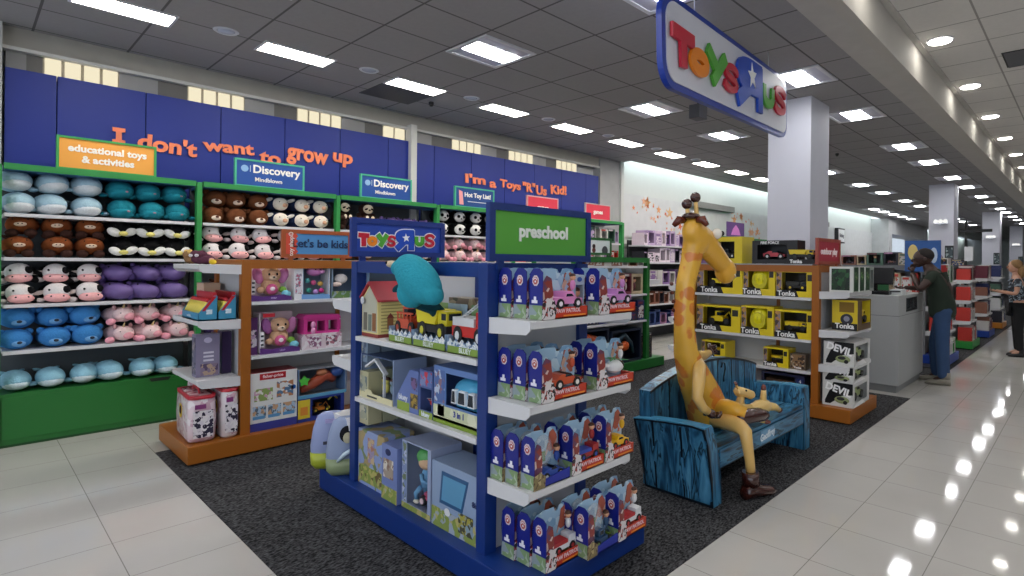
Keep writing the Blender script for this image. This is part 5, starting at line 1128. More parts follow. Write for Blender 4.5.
def wood_mat_h():
    m = wood_mat().copy(); m.name = 'painted_wood_lengthwise'
    for n in m.node_tree.nodes:
        if n.type == 'MAPPING': n.inputs['Scale'].default_value = (6, 0.8, 6)
    return m
wv = wood_mat(); wh = wood_mat_h(); dkb = mat('0B1621', rough=.3); lit = wv
def plank(o, name, pts, f, depth, m, parent=None):
    b = MB(); b.prism(pts, f, m, depth); return b.build(name, parent or o)
bench = thing('garden_bench', 'cartoon style blue plank bench with dark outlines holding the giraffe statue', 'bench', (-2.02, 3.21, 0))
# local: x -0.25 (back) .. +0.25 (front), y 0 .. 1.60
L_ = 1.62
def arm(y0, y1, out):
    """solid block arm, slightly flared outward, with a segmented top"""
    def f(u, v, w_, y0=y0): return Vector((u, y0 + w_ + out * .065 * max(0, (v - .12) / .39) ** 1.6, v))
    prof = [(-.25, 0), (.27, 0), (.268, .14), (.262, .28), (.25, .40), (.235, .505), (.15, .515), (-.05, .50), (-.20, .485), (-.315, .47), (-.30, .36), (-.28, .2)]
    b = MB(); b.prism(prof, f, wv, y1 - y0); s = b.build('side_panel', bench)
    yo = 0 if out < 0 else (y1 - y0)
    b = MB()
    def seam_(pts): b.prism(pts, lambda u, v, w_: f(u, v, yo + (w_ - .002)), dkb, .004)
    for u in (-.16, .06): seam_([(u, .02), (u + .010, .02), (u - .004, .25), (u + .008, .49), (u - .006, .49), (u - .016, .25)])
    seam_([(.250, .02), (.272, .02), (.268, .20), (.255, .40), (.238, .505), (.220, .500), (.238, .4), (.25, .2)])
    seam_([(-.25, .0), (.272, .0), (.272, .022), (-.25, .022)]); seam_([(-.315, .462), (-.2, .476), (-.05, .49), (.15, .503), (.235, .493), (.237, .507), (.15, .517), (-.05, .502), (-.2, .487), (-.316, .472)])
    seam_([(-.25, .02), (-.24, .02), (-.268, .25), (-.30, .47), (-.315, .47), (-.285, .2)])
    b.build('plank_seam', s)
    b = MB(); top = mat('4A8FB4', rough=.2, noise=.45, scale=9)
    for a0, a1, z0, z1 in ((-.315, -.135, .472, .494), (-.130, .045, .494, .507), (.050, .235, .508, .507)):
        b.prism([(a0, z0), (a1, z1), (a1, z1 + .008), (a0, z0 + .008)], lambda u, v, w_: Vector((u, y0 + out * .065 + .006 + w_, v)), top, y1 - y0 - .012)
    b.build('armrest', bench)
arm(-0.01, 0.10, -1); arm(L_ - 0.10, L_ + .01, 1)
b = MB()
for k in range(3): b.box((-.20 + k * .15, .08, .335), (-.20 + k * .15 + .144, L_ - .08, .37), wh, bev=.006)
b.box((-.21, .08, .327), (.25, L_ - .08, .345), dkb); b.build('seat', bench)
b = MB(); b.box((.235, .10, .23), (.258, L_ - .10, .345), wh, bev=.004); b.box((.234, .10, .222), (.256, L_ - .10, .234), dkb); b.build('apron', bench)
b = MB(); b.box((-.24, .08, .06), (-.21, L_ - .08, .34), mat('15212C')); b.build('rear_rail', bench)
def topz(t): return .645 + .155 * math.sin(PI * min(1, max(0, t)) * .92 + .08) ** .8 - .03 * t
n = 7
def bk(u, v, w_): return Vector((-.205 - w_ - .03 * (v - .35), u, v))
ys_ = [-.015 + (L_ + .03) * k / n for k in range(n + 1)]
for k in range(n):
    y0, y1 = ys_[k], ys_[k + 1]; t0, t1 = k / n, (k + 1) / n
    b = MB(); b.prism([(y0 + .003, .30), (y1 - .003, .30), (y1 - .003, topz(t1)), ((y0 + y1) / 2, topz((t0 + t1) / 2)), (y0 + .003, topz(t0))], bk, wv, .095); o_ = b.build('back_plank', bench)
b = MB()
for k in range(1, n):
    y = ys_[k]; b.prism([(y - .005, .36), (y + .005, .36), (y + .008, topz(k / n)), (y - .008, topz(k / n))], lambda u, v, w_: bk(u, v, w_ - .002), dkb, .099)
for k in range(n * 3):
    t0, t1 = k / n / 3, (k + 1) / n / 3; y0, y1 = -.015 + (L_ + .03) * t0, -.015 + (L_ + .03) * t1
    b.prism([(y0, topz(t0) - .016), (y1, topz(t1) - .016), (y1, topz(t1) + .002), (y0, topz(t0) + .002)], lambda u, v, w_: bk(u, v, w_ - .003), dkb, .004)
b.build('back_seam', bench)
b = MB(); b.tube([bk(.98, .70, -.004), bk(1.0, .735, -.004), bk(1.04, .73, -.004), bk(1.05, .68, -.004), bk(1.02, .62, -.004), bk(1.02, .58, -.004)], [.006] * 6, dkb, 6); b.build('painted_swirl', bench)
b = MB(); b.box((-.29, .02, .0), (-.21, .12, .32), wv); b.box((-.29, L_ - .12, .0), (-.21, L_ - .02, .32), wv); b.build('back_post', bench)
# small painted nameplate on the seat edge
b = MB(); b.box((.2585, .70, .245), (.2610, .93, .335), mat('6F9CBF', rough=.4)); npl = b.build('nameplate', bench)
text('Geoffrey', .07, (.2615, .815, .29), '+x', mat('E4ECF2', noise=0), npl, bold=.002, ext=.0008, roll=.06)

# ================================================================ GIRAFFE STATUE (plain generic giraffe, seated)
ylw = mat('DFA836', rough=.28, noise=.10, scale=4, coat=.35); cream = mat('DDB469', rough=.3, noise=.06, coat=.3); brn = mat('3A1710', rough=.15, noise=.1, coat=.6); spotc = mat('C0642A', rough=.3, coat=.3)
G = thing('giraffe_statue', 'tall glossy yellow giraffe statue seated on the blue bench looking right', 'statue', (0, 0, 0))
# placed in world units, built round the seat centre
def spotted(base, spot, sc=7.0, th=0.33):
    m = mat(base, rough=.26, noise=.10, scale=4, coat=.4).copy(); m.name = 'spotted_glaze'; nt = m.node_tree; b = nt.nodes['Principled BSDF']
    tc = nt.nodes.new('ShaderNodeTexCoord'); nz = nt.nodes.new('ShaderNodeTexNoise'); nz.inputs['Scale'].default_value = 9
    vo = nt.nodes.new('ShaderNodeTexVoronoi'); vo.inputs['Scale'].default_value = sc
    ad = nt.nodes.new('ShaderNodeVectorMath'); ad.operation = 'SCALE'; ad.inputs['Scale'].default_value = .08
    a2 = nt.nodes.new('ShaderNodeVectorMath'); a2.operation = 'ADD'
    nt.links.new(tc.outputs['Object'], nz.inputs['Vector']); nt.links.new(nz.outputs['Color'], ad.inputs[0]); nt.links.new(tc.outputs['Object'], a2.inputs[0]); nt.links.new(ad.outputs[0], a2.inputs[1]); nt.links.new(a2.outputs[0], vo.inputs['Vector'])
    lt = nt.nodes.new('ShaderNodeMapRange'); lt.inputs[1].default_value = th; lt.inputs[2].default_value = th + .06; lt.inputs[3].default_value = 0.75; lt.inputs[4].default_value = 0; nt.links.new(vo.outputs['Distance'], lt.inputs[0])
    src = b.inputs['Base Color'].links[0].from_socket; mx = nt.nodes.new('ShaderNodeMix'); mx.data_type = 'RGBA'; nt.links.new(lt.outputs[0], mx.inputs[0]); nt.links.new(src, mx.inputs[6]); mx.inputs[7].default_value = rgb(spot); nt.links.new(mx.outputs[2], b.inputs['Base Color']); return m
spm = spotted('E2AE3E', 'D06C2C', 8.0, .38)
# torso and neck: one continuous body with the head
b = MB()
b.tube([(-2.06, 3.70, .375), (-2.07, 3.70, .45), (-2.07, 3.61, .60), (-2.06, 3.47, .76), (-2.05, 3.40, .85), (-2.05, 3.345, .95), (-2.04, 3.31, 1.09), (-2.04, 3.30, 1.25), (-2.035, 3.315, 1.42), (-2.02, 3.35, 1.56), (-2.0, 3.365, 1.70)],
       [.12, .160, .140, .118, .100, .084, .072, .068, .067, .070, .08], spm, 22)
b.ell((-1.995, 3.35, 1.765), (.080, .095, .105), spm, seg=24, ring=16); b.ell((-1.99, 3.39, 1.69), (.080, .085, .075), spm, seg=20, ring=12)
b.tube([(-1.995, 3.36, 1.75), (-1.985, 3.45, 1.705), (-1.97, 3.54, 1.635), (-1.955, 3.62, 1.57), (-1.945, 3.69, 1.52)], [.092, (.082, .096), (.074, .082), (.068, .074), (.06, .064)], spm, 18)
b.ell((-1.942, 3.695, 1.495), (.078, .075, .092), spm, seg=20, ring=14); b.ell((-1.96, 3.50, 1.715), (.06, .05, .045), spm)
bo = fused(b, 'body', G, .010, 6); bo.data.materials.append(ylw)
for p in bo.data.polygons:
    if p.center.z > 1.62 or p.center.y > 3.46 and p.center.z > 1.3: p.material_index = 1
b = MB(); b.ell((-1.99, 3.30, 1.865), (.03, .03, .02), ylw)
hd = b.build('head', G)
for s in (-1, 1):
    b = MB(); b.ell((-1.955 + s * .05, 3.50, 1.755), (.034, .038, .038), mat('E9E4DA', rough=.15, coat=.5)); e_ = b.build('eye', hd)
    b = MB(); b.ell((-1.945 + s * .062, 3.528, 1.757), (.018, .014, .018), eye_m); b.build('pupil', e_)
    b = MB(); b.ell((-1.942 + s * .04, 3.762, 1.535), (.012, .010, .015), mat('8A5A1E')); b.build('nostril', hd)
    y_ = 3.325 + s * .018; x_ = -1.99 + s * .022
    b = MB(); b.rod((x_, y_, 1.84), (x_ - .005, y_ - .02, 1.955 + s * .02), .016, cream, r2=.014); b.ell((x_ - .005, y_ - .02, 1.97 + s * .022), .036, brn); b.build('horn', hd)
    b = MB(); b.tube([(-1.99 + s * .04, 3.30, 1.84), (-1.98 + s * .075, 3.28 + .03 * s, 1.84), (-1.98 + s * .105, 3.27 + .04 * s, 1.80)], [(.018, .022), (.024, .030), (.012, .016)], mat('5E2412', rough=.2, coat=.5), 10); b.build('ear', hd)
b = MB(); b.ell((-2.0, 3.315, 1.865), (.06, .075, .028), brn); b.build('hair_tuft', hd)
b = MB(); b.tube([(-1.99, 3.745, 1.455), (-1.94, 3.77, 1.45), (-1.885, 3.735, 1.455), (-1.868, 3.69, 1.475)], [.006, .008, .008, .005], mat('EFE6CC', rough=.2), 6); b.build('mouth', hd)
for k in range(9):
    z = .93 + k * .06
    b = MB(); y_ = 3.36 - (z - .95) * .20; b.ell((-2.085, y_ - .052 - .004 * (k % 2), z), (.012, .018, .014), mat('5A2214', rough=.3)); b.build('mane_tuft', G)
# arms
b = MB(); b.tube([(-1.99, 3.41, .88), (-1.95, 3.36, .85), (-1.92, 3.30, .76), (-1.90, 3.25, .67), (-1.88, 3.29, .60), (-1.865, 3.33, .57)], [.035, .044, .042, .036, .030, .026], cream, 14); a_ = b.build('arm', G)
def hand(parent, base, dr, side, m, s=1.0):
    """palm with four curled fingers and a thumb"""
    dr = Vector(dr).normalized(); side = Vector(side).normalized(); nrm = dr.cross(side); base = Vector(base)
    b = MB(); b.ell(base + dr * .035 * s, (.030 * s, .040 * s, .026 * s), m, rot=Matrix((side, dr, nrm)).transposed()); h = b.build('hand', parent)
    for i in range(4):
        o_ = base + dr * .06 * s + side * (i - 1.5) * .017 * s; L = (.040, .048, .045, .035)[i] * s
        b = MB(); b.tube([o_, o_ + dr * L * .5 + nrm * .002, o_ + dr * L * .9 - nrm * .016 * s, o_ + dr * L * .9 - nrm * .034 * s], [.012 * s, .0115 * s, .0105 * s, .007 * s], m, 8); b.build('finger', h)
    b = MB(); t0 = base + dr * .02 * s - side * .025 * s; b.tube([t0, t0 - side * .022 * s + dr * .018 * s, t0 - side * .024 * s + dr * .045 * s - nrm * .01], [.013 * s, .013 * s, .008 * s], m, 8); b.build('thumb', h)
    return h
hand(a_, (-1.865, 3.33, .57), (.15, 1, -.55), (1, -.1, .2), brn, 1.15)
b = MB(); b.tube([(-2.09, 3.48, .86), (-2.16, 3.68, .86), (-2.22, 3.88, .835), (-2.25, 4.02, .835)], [.045, .042, .036, .028], cream, 12); a2_ = b.build('arm', G)
hand(a2_, (-2.25, 4.02, .835), (-.25, 1, .15), (0.2, .1, -1), brn, 1.1)
# standing leg
b = MB(); b.tube([(-2.04, 3.66, .44), (-1.92, 3.60, .455), (-1.80, 3.54, .465), (-1.72, 3.50, .465), (-1.675, 3.485, .44), (-1.665, 3.485, .38), (-1.655, 3.51, .25), (-1.65, 3.525, .13)], [.075, .062, .054, .050, .045, .038, .032, .031], cream, 16); b.build('leg', G)
def shoe(parent, loc, dr, m, s=1.0):
    dr = Vector(dr).normalized(); x = dr; z = Vector((0, 0, 1)); z = (z - x * z.dot(x)).normalized(); y = z.cross(x); M_ = Matrix((x, y, z)).transposed().to_4x4()
    secs = [(-.065, .035, .06), (-.05, .045, .10), (0, .047, .105), (.06, .052, .075), (.12, .055, .062), (.165, .040, .045), (.185, .012, .02)]
    rings = [[Vector(loc) + M_.to_3x3() @ Vector((u * s, a * s * math.cos(t), max(0, h_ * s * .5 + h_ * s * .5 * math.sin(t)))) for t in [2 * PI * j / 14 for j in range(14)]] for u, a, h_ in secs]
    b = MB(); b.ring(rings, m); b.rod(Vector(loc) + M_.to_3x3() @ Vector((-.01 * s, 0, .08 * s)), Vector(loc) + M_.to_3x3() @ Vector((-.015 * s, 0, .16 * s)), .052 * s, m, r2=.05 * s, seg=14); return b.build('shoe', parent)
shoe(G, (-1.645, 3.525, .007), (.35, 1, 0), brn, 1.1)
# crossed leg resting on the other knee
b = MB(); b.tube([(-2.08, 3.72, .44), (-1.98, 3.66, .50), (-1.87, 3.60, .545), (-1.78, 3.58, .55), (-1.73, 3.60, .535)], [.085, .075, .062, .05, .04], ylw, 14); b.build('leg', G)
b = MB(); b.tube([(-1.76, 3.55, .495), (-1.75, 3.60, .50), (-1.735, 3.68, .50), (-1.72, 3.78, .49), (-1.715, 3.86, .475), (-1.71, 3.90, .465)], [(.02, .025), (.045, .046), (.055, .052), (.055, .05), (.042, .040), (.012, .012)], brn, 14); b.build('shoe', G)
# two baby giraffes on the lap
def baby(name, loc, rz, tilt, label, lying=False):
    o = thing(name, label, 'statue', loc, rz, 'small cream giraffe figures on the lap'); o.rotation_euler = (tilt, 0, rz)
    c = mat('DDBB74', rough=.35, noise=.06, coat=.2); s2 = mat('6A3A34', rough=.25, coat=.3)
    b = MB(); b.tube([(0, 0, 0.0), (0, 0, .04), (0, .0, .10), (0, .01, .16), (0, .015, .20)], [.035, .05, .042, .026, .024], c, 12); bd = b.build('body', o)
    b = MB(); b.tube([(0, -.03, .215), (0, .0, .225), (0, .05, .215), (0, .085, .20), (0, .10, .197)], [.022, .042, .034, .032, .014], c, 12); hd = b.build('head', o)
    for s in (-1, 1):
        b = MB(); b.rod((s * .015, -.01, .25), (s * .018, -.02, .285), .006, c); b.ell((s * .018, -.022, .29), .011, s2); b.build('horn', hd)
        b = MB(); b.ell((s * .045, -.012, .235), (.024, .010, .014), c, rot=roty(s * .4)); b.build('ear', hd)
        b = MB(); b.ell((s * .025, .04, .24), .008, eye_m, seg=8, ring=6); b.build('eye', hd)
        b = MB(); b.tube([(s * .03, .01, .13), (s * .055, .05, .10), (s * .04, .10, .09)], [.016, .014, .013], c, 8); b.ell((s * .04, .115, .088), .016, s2); b.build('arm', o)
        b = MB(); b.tube([(s * .025, .0, .02), (s * .05, .08, .035), (s * .055, .15, .015)], [.022, .018, .015], c, 8); b.ell((s * .055, .165, .013), (.018, .026, .016), s2); b.build('leg', o)
    return o
baby('baby_giraffe_figure', (-1.93, 3.90, .385), -.9, 0.0, 'small cream giraffe figure sitting upright on the seat beside the statue').scale = (1.15, 1.15, .95)
o = thing('baby_giraffe_figure', 'small cream giraffe figure lying down, one foot raised', 'statue', (-1.82, 3.93, .40), 0, 'small cream giraffe figures on the lap')
c = mat('DDBB74', rough=.35, noise=.06, coat=.2); s2 = mat('6A3A34', rough=.25, coat=.3)
b = MB(); b.tube([(-.03, -.10, .04), (-.02, -.02, .07), (0, .08, .085), (0, .18, .075), (0, .24, .05)], [.02, .045, .055, .05, .03], c, 12); b.build('body', o)
b = MB(); b.tube([(0, .20, .07), (.02, .30, .05), (.02, .38, .015)], [.036, .030, .022], c, 10); b.ell((.02, .40, .005), (.022, .035, .02), s2); b.build('leg', o)
b = MB(); b.tube([(0.0, .14, .10), (0, .15, .17), (0, .15, .20)], [.028, .022, .02], c, 10); b.ell((0, .15, .215), (.02, .02, .028), s2); b.build('leg', o)
b = MB(); b.tube([(-.08, -.13, .08), (-.05, -.08, .09), (-.02, -.02, .09)], [.022, .035, .03], c, 10); b.build('head', o)
# ================================================================ TRUCK STAND GOODS (side faces -y at y = 5.79)
YT = 5.815
def truck_box(x, w, h, z, label, kind, c1='E2C61C', c2='1C1C1E', d=.24, body='E0C71E', inside='201E18', txt='Tonka', pic=True, helmet=False):
    o = thing('truck_box', label, 'toy box', (x, YT, z + .001), group='yellow and black truck boxes')
    carton(o, w, d, h, body, (w * .16, h * .22, w * .80, h * .93), inside=inside, side=body)
    if pic: patch(o, .004, h * .2, w * .15, h * .95, art('8A7A86', '4A3A34', 'B9894A', 26))
    patch(o, 0, 0, 0, 0, '1B1B20', name='banner', shape=[(0, 0), (w * .60, 0), (w * .54, h * .24), (w * .06, h * .27), (0, h * .18)]); patch(o, w * .82, h * .62, w * .95, h * .86, '2A2A26')
    text(txt, h * .27, (w * .28, -.003, h * .12), '-y', mat('F0F0F0', noise=0), o, bold=.0022, ext=.0008)
    if helmet:
        b = MB(); b.ell((w * .5, .09, h * .56), (w * .31, .088, h * .42), plastic('E8DE1E'), seg=22, ring=14); b.rod((w * .5, .012, h * .5), (w * .5, .02, h * .5), w * .24, plastic('C9BE1A'), seg=22)
        for i in (-1, 0, 1): b.tube([(w * .5 + i * w * .1, .03, h * .32), (w * .5 + i * w * .11, .0, h * .56), (w * .5 + i * w * .1, .03, h * .82)], [.006] * 3, plastic('D4CA18'), 6)
        b.build('toy_helmet', o)
    else: vehicle(o, kind, c1, c2, w * .52, 'toy_truck', (w * .48, .10, h * .26))
    return o
truck_box(-3.42, .57, .31, 1.21, 'yellow truck box at left end of the upper shelf, behind the giraffe snout', 'digger')
truck_box(-2.84, .36, .31, 1.21, 'yellow box holding a round yellow toy helmet, upper shelf', 'x', helmet=True)
truck_box(-2.47, .40, .27, 1.21, 'yellow truck box at right end of the upper shelf', 'dump', c1='2A2A26', c2='E2C61C')
truck_box(-3.42, .55, .29, .78, 'yellow truck box at left end of the middle shelf', 'digger')
truck_box(-2.86, .37, .31, .78, 'yellow box holding a round yellow toy helmet, middle shelf', 'x', helmet=True)
truck_box(-2.48, .42, .29, .78, 'yellow truck box with big dumper, right end of middle shelf', 'dump')
truck_box(-3.35, .30, .20, .461, 'yellow truck box low behind the bench back', 'dump')
truck_box(-2.60, .27, .20, .461, 'small yellow truck box on the lowest shelf right of the bench back', 'dump', d=.2)
o = thing('toy_box', 'small brown picture box beside the lowest yellow truck box', 'toy box', (-2.32, YT + .02, .461)); carton(o, .16, .12, .16, '6A5A4A'); patch(o, .01, .01, .15, .15, art('8A6A4A', '3A2A24', 'C9B9A0', 40)); text('Tonka', .03, (.08, -.003, .02), '-y', mat('F0F0F0', noise=0), o, bold=.001, ext=.0008)
o = thing('toy_box', 'dark boxed toy truck on the orange base behind the bench arm', 'toy box', (-2.62, YT, .152)); carton(o, .46, .25, .25, '1E2240', (.03, .04, .36, .23), inside='2E2218', side='1A1E38'); vehicle(o, 'dump', '4A3424', '2A2422', .30, 'toy_truck', (.2, .1, .05)); patch(o, .38, .03, .45, .22, '1E2A5E'); text('4', .05, (.415, -.004, .19), '-y', mat('E4E4E8', noise=0), o, ext=.0008)
o = thing('toy_box', 'dark boxed toy on the orange base behind the giraffe', 'toy box', (-3.40, YT, .152)); carton(o, .42, .25, .24, '1E2240', (.03, .04, .39, .22), inside='2E2218'); vehicle(o, 'pickup', '3A3A40', '5A5A60', .28, 'toy_truck', (.2, .1, .05))
# on top of the stand
def top_box(x, y, z, w, d, h, label, body, kind, c1, txt=None, txc='E8E8E8', inside='15151A', rz=0):
    o = thing('toy_box', label, 'toy box', (x, y, z + .001), rz); carton(o, w, d, h, body, (w * .12, h * .18, w * .78, h * .82), inside=inside); vehicle(o, kind, c1, 'C9C9CC', w * .48, 'toy_vehicle', (w * .45, d * .45, h * .2))
    if txt: text(txt, h * .16, (w * .4, -.003, h * .9), '-y', mat(txc, noise=0), o, bold=.001, ext=.0008)
    return o
b = MB(); b.box((0, 0, 0), (1.36, .72, .012), mat('9A9CA0')); tp = b.build('top_shelf', gt); tp.location = (.07, -.36, 1.54)
top_box(-2.78, 5.90, 1.553, .50, .22, .25, 'black boxed red race car on top of the truck stand', '1A1A1E', 'car', 'B03A44', 'FIRE FORCE')
top_box(-3.30, 5.86, 1.553, .42, .3, .30, 'tall yellow box on top of the truck stand behind the giraffe snout', 'D9C22A', 'digger', '2A2A2A')
o = thing('toy_truck_pack', 'open pack with yellow truck on top of stand left of the red header', 'toy pack', (-2.40, 5.84, 1.553)); b = MB(); b.box((0, 0, 0), (.32, .2, .05), mat('1C1C20')); b.build('tray', o); vehicle(o, 'dump', 'D9BE1E', '2A2A2A', .25, 'toy_truck', (.17, .1, .045)); text('Tonka', .05, (.13, -.003, .025), '-y', mat('F0F0F0', noise=0), o, bold=.002, ext=.0008)
# end shelves (face +x)
XT = -1.70
def plx(x, y, z, w, d, h, label, body, **k):
    o = thing('toy_box', label, 'toy box', (x, y, z + .001), PI / 2, k.get('group')); return o
dk_green = art('1F3A26', '2C5A34', '16281C', 30)
for k, (y, n_) in enumerate(((5.80, 'nearest'), (5.99, 'second'), (6.18, 'third'))):
    o = thing('toy_box', 'dark green toy box with white end, %s on top end shelf' % n_, 'toy box', (XT, y, 1.281), PI / 2, 'dark green toy boxes on the truck stand end'); carton(o, .17, .22, .25, 'D9DAD6', side='D9DAD6'); patch(o, .03, .01, .165, .245, dk_green); patch(o, .05, .12, .13, .2, art('4A7A4A', '8A9A6A', '1F3A26', 60), y=-.003); sidepatch(o, 0, .03, .02, .20, .23, dk_green, sgn=-1)
o = thing('toy_box', 'grey and green boxed figure at the far side of the top end shelf', 'toy box', (XT, 6.36, 1.281), PI / 2); carton(o, .14, .22, .25, '8A908C', (.02, .03, .12, .22), inside='5A605C'); figure(o, .07, .04, '4A5A4A', y=.08, s=2)
o = thing('truck_box', 'yellow truck box with dark wheel picture on the upper end shelf', 'toy box', (XT, 5.95, .896), PI / 2, 'yellow and black truck boxes'); carton(o, .46, .24, .30, '5A4428', (.15, .06, .45, .29), inside='2A2018', side='DCC22A')
b = MB(); b.box((-.0015, .03, .18), (0, .17, .28), card('8A6A22')); b.build('printed_panel', o); vehicle(o, 'dump', 'D9B92A', '3A3A3A', .30, 'toy_truck', (.28, .1, .06)); text('Tonka', .07, (-.003, .12, .04), '-x', mat('F2F2F2', noise=0), o, bold=.0025, ext=.0008)
b = MB(); b.box((-.0022, .0, .0), (-.0016, .24, .07), card('17171C')); b.ell((-.001, .10, .11), (.003, .06, .055), mat('2A2A38')); b.ell((-.003, .10, .115), (.003, .03, .028), mat('8A8A9A')); b.build('banner', o)
def devil(z, label, y=5.87, x=XT):
    o = thing('race_toy_box', label, 'toy box', (x, y, z + .001), PI / 2, 'black and white racing toy boxes')
    carton(o, .54, .285, .235, 'C9C9C8', (.06, .04, .47, .20), inside='5A3A40', side='D4D4D2'); vehicle(o, 'car', '8A9A5A', '3A3A3A', .34, 'toy_car', (.26, .1, .045))
    b = MB(); m = card('17171A'); b.prism([(.26, .235), (.26, .13), (.16, .11), (.05, .02), (0, .02), (0, .05), (.08, .235)], lambda u, v, w_: Vector((-.001 - w_, .26 - u, v)), m, .0008); b.build('printed_panel', o)
    text('DEVIL', .095, (-.0035, .135, .165), '-x', mat('F4F4F4', noise=0), o, bold=.004, ext=.0008, roll=-.25)
    b = MB(); b.ell((-.003, .10, .07), (.004, .07, .035), mat('8F9A6A')); b.ell((-.005, .11, .08), (.004, .04, .018), mat('2A2A2C')); b.ell((-.004, .07, .05), (.004, .022, .022), mat('1A1A1A')); b.build('printed_car', o)
    b = MB(); b.prism([(.02, .0), (.4, .0), (.3, .05), (.1, .03)], lambda u, v, w_: Vector((u, -.003 + w_, v)), card('E4E4E4'), .002); b.build('stripe', o)
    return o
devil(.55, 'black and white racing toy box alone on the lowest end shelf', y=5.85)
devil(.152, 'black and white racing toy box, lower of two on orange base', y=5.83)
o = devil(.152 + .237, 'black and white racing toy box, upper of two on orange base', y=5.83); o.scale = (1, 1, .66)
# ================================================================ GOODS ON THE GREEN STAND (side faces +x at x = -4.80) AND WALL BAYS BEHIND
XG = -4.83
def goods_row(x, y0, y1, z, items, where, face='+x', depth=.26, group=None, hmax=.3, seed=1, cat='toy box', stock_cols=None, wr=(.13, .27)):
    """a row of individual printed boxes along y (face +x) or along x (face -y)"""
    R = random.Random(seed); y = y0; k = 0; cols = stock_cols or ['8A5A4A', '3A4A7A', 'B9A88A', '6A2A3A', '2A2A34', 'A87A9A', 'C9C4C0', '4A6A5A']
    kinds = ['car', 'figure', 'digger', 'plain']
    while y < y1 - .08:
        w = min(R.uniform(*wr), y1 - y); h = R.uniform(.62, 1.0) * hmax; c = cols[(k + seed) % len(cols)] if R.random() < .6 else R.choice(cols); c2 = R.choice(cols); c3 = R.choice(cols)
        pos = ORD[k] if k < 8 else 'last'
        nm = {'8A5A4A': 'brown', '3A4A7A': 'navy', 'B9A88A': 'tan', '6A2A3A': 'maroon', '2A2A34': 'black', 'A87A9A': 'mauve', 'C9C4C0': 'pale grey', '4A6A5A': 'dull green', 'C23A32': 'red', '2A8A3A': 'green', 'C9A22A': 'yellow', 'D9D9D9': 'white', '1E2A5E': 'dark blue', 'B9A0C4': 'lilac', '8A6AA0': 'purple', 'E4D4E0': 'pink white'}.get(c, 'printed')
        o = thing('toy_box', '%s toy box, %s from left, %s' % (nm, pos, where), cat, (x, y, z + .001) if face == '+x' else (y, x, z + .001), PI / 2 if face == '+x' else 0, group)
        kd = R.choice(kinds)
        if kd == 'plain': carton(o, w - .008, depth, h, c); patch(o, .015, h * .1, w - .025, h * .75, art(c2, c3, c, 34)); patch(o, .02, h * .8, w * .7, h * .93, c3)
        else:
            carton(o, w - .008, depth, h, c, (w * .12, h * .15, w * .82, h * .85), inside='1E1E24')
            if kd == 'figure': figure(o, w * .45, h * .17, c2, y=.06, s=h / .11)
            else: vehicle(o, kd, c2, c3, w * .55, 'toy_vehicle', (w * .46, .09, h * .17))
            patch(o, .008, h * .86, w * .6, h * .97, c3)
        y += w; k += 1
goods_row(XG, 5.29, 6.74, .721, 0, 'lowest shelf of green stand', group='boxes on the green stand', seed=3, hmax=.3, stock_cols=['2A2A34', '1E2A5E', '6A2A3A', 'C9C4C0'])
goods_row(XG, 5.29, 6.74, 1.101, 0, 'middle shelf of green stand', group='boxes on the green stand', seed=5, hmax=.3, stock_cols=['8A5A4A', 'C9C4C0', '6A2A3A', 'B9A88A'])
goods_row(XG, 5.29, 6.74, 1.501, 0, 'top shelf of green stand', group='boxes on the green stand', seed=8, hmax=.10, stock_cols=['8A5A4A', 'C9C4C0'])
o = thing('toy_playset', 'dark navy boxed play set with orange centre low on the green stand', 'toy box', (XG + .03, 5.95, .152), PI / 2, 'boxes on the green stand'); carton(o, .68, .3, .46, '1A2436', (.03, .04, .64, .43), inside='10161F', side='1A2436')
b = MB(); b.tube([(.08, .1, .06), (.2, .08, .3), (.35, .08, .38), (.5, .08, .25), (.6, .1, .1)], [.03, .045, .05, .05, .03], plastic('2A4250'), 10); b.build('play_track', o); b = MB(); b.ell((.36, .06, .22), (.09, .05, .07), plastic('D9602A')); b.build('toy', o); vehicle(o, 'car', '5A2A2A', '8A8A90', .18, 'toy_vehicle', (.2, .07, .05))
o = thing('toy_playset', 'orange and black dinosaur toy in a navy box low on the green stand', 'toy box', (XG + .03, 5.33, .152), PI / 2, 'boxes on the green stand'); carton(o, .56, .3, .52, '1A2436', (.03, .04, .53, .49), inside='10161F'); b = MB(); b.tube([(.1, .1, .3), (.2, .08, .4), (.35, .1, .36), (.48, .1, .2)], [.03, .06, .07, .02], plastic('C9582A'), 10); b.ell((.14, .06, .40), (.06, .04, .05), plastic('D9602A')); b.build('toy', o)
for k in range(3):
    o = thing('toy_box', 'slim dark toy box, %s on the green base beside the corner post' % ORD[k], 'toy box', (-4.86 + .02 * k, 6.67 + k * .085, .152), PI / 2, 'slim dark boxes by the green post'); carton(o, .08, .2, .36, '1E1A1E'); patch(o, .01, .03, .07, .32, art('3A2A3A', '6A5A4A', '1A1418', 40)); patch(o, .02, .33, .06, .35, 'C9C4C0')
# behind and above: games bays on the wall
for z, sd, hm in ((1.90, 21, .30), (1.54, 22, .30), (1.155, 23, .30)):
    goods_row(XS - .03, 5.66, 8.24, z, 0, '%s under red games sign' % {1.90: 'top shelf', 1.54: 'second shelf', 1.155: 'third shelf'}[z], group='boxed games on the wall bays', seed=sd, hmax=hm, depth=.3, stock_cols=['2A2A34', 'C9C4C0', 'B9A0C4', '4A6A5A', 'C23A32', 'D9D9D9'])
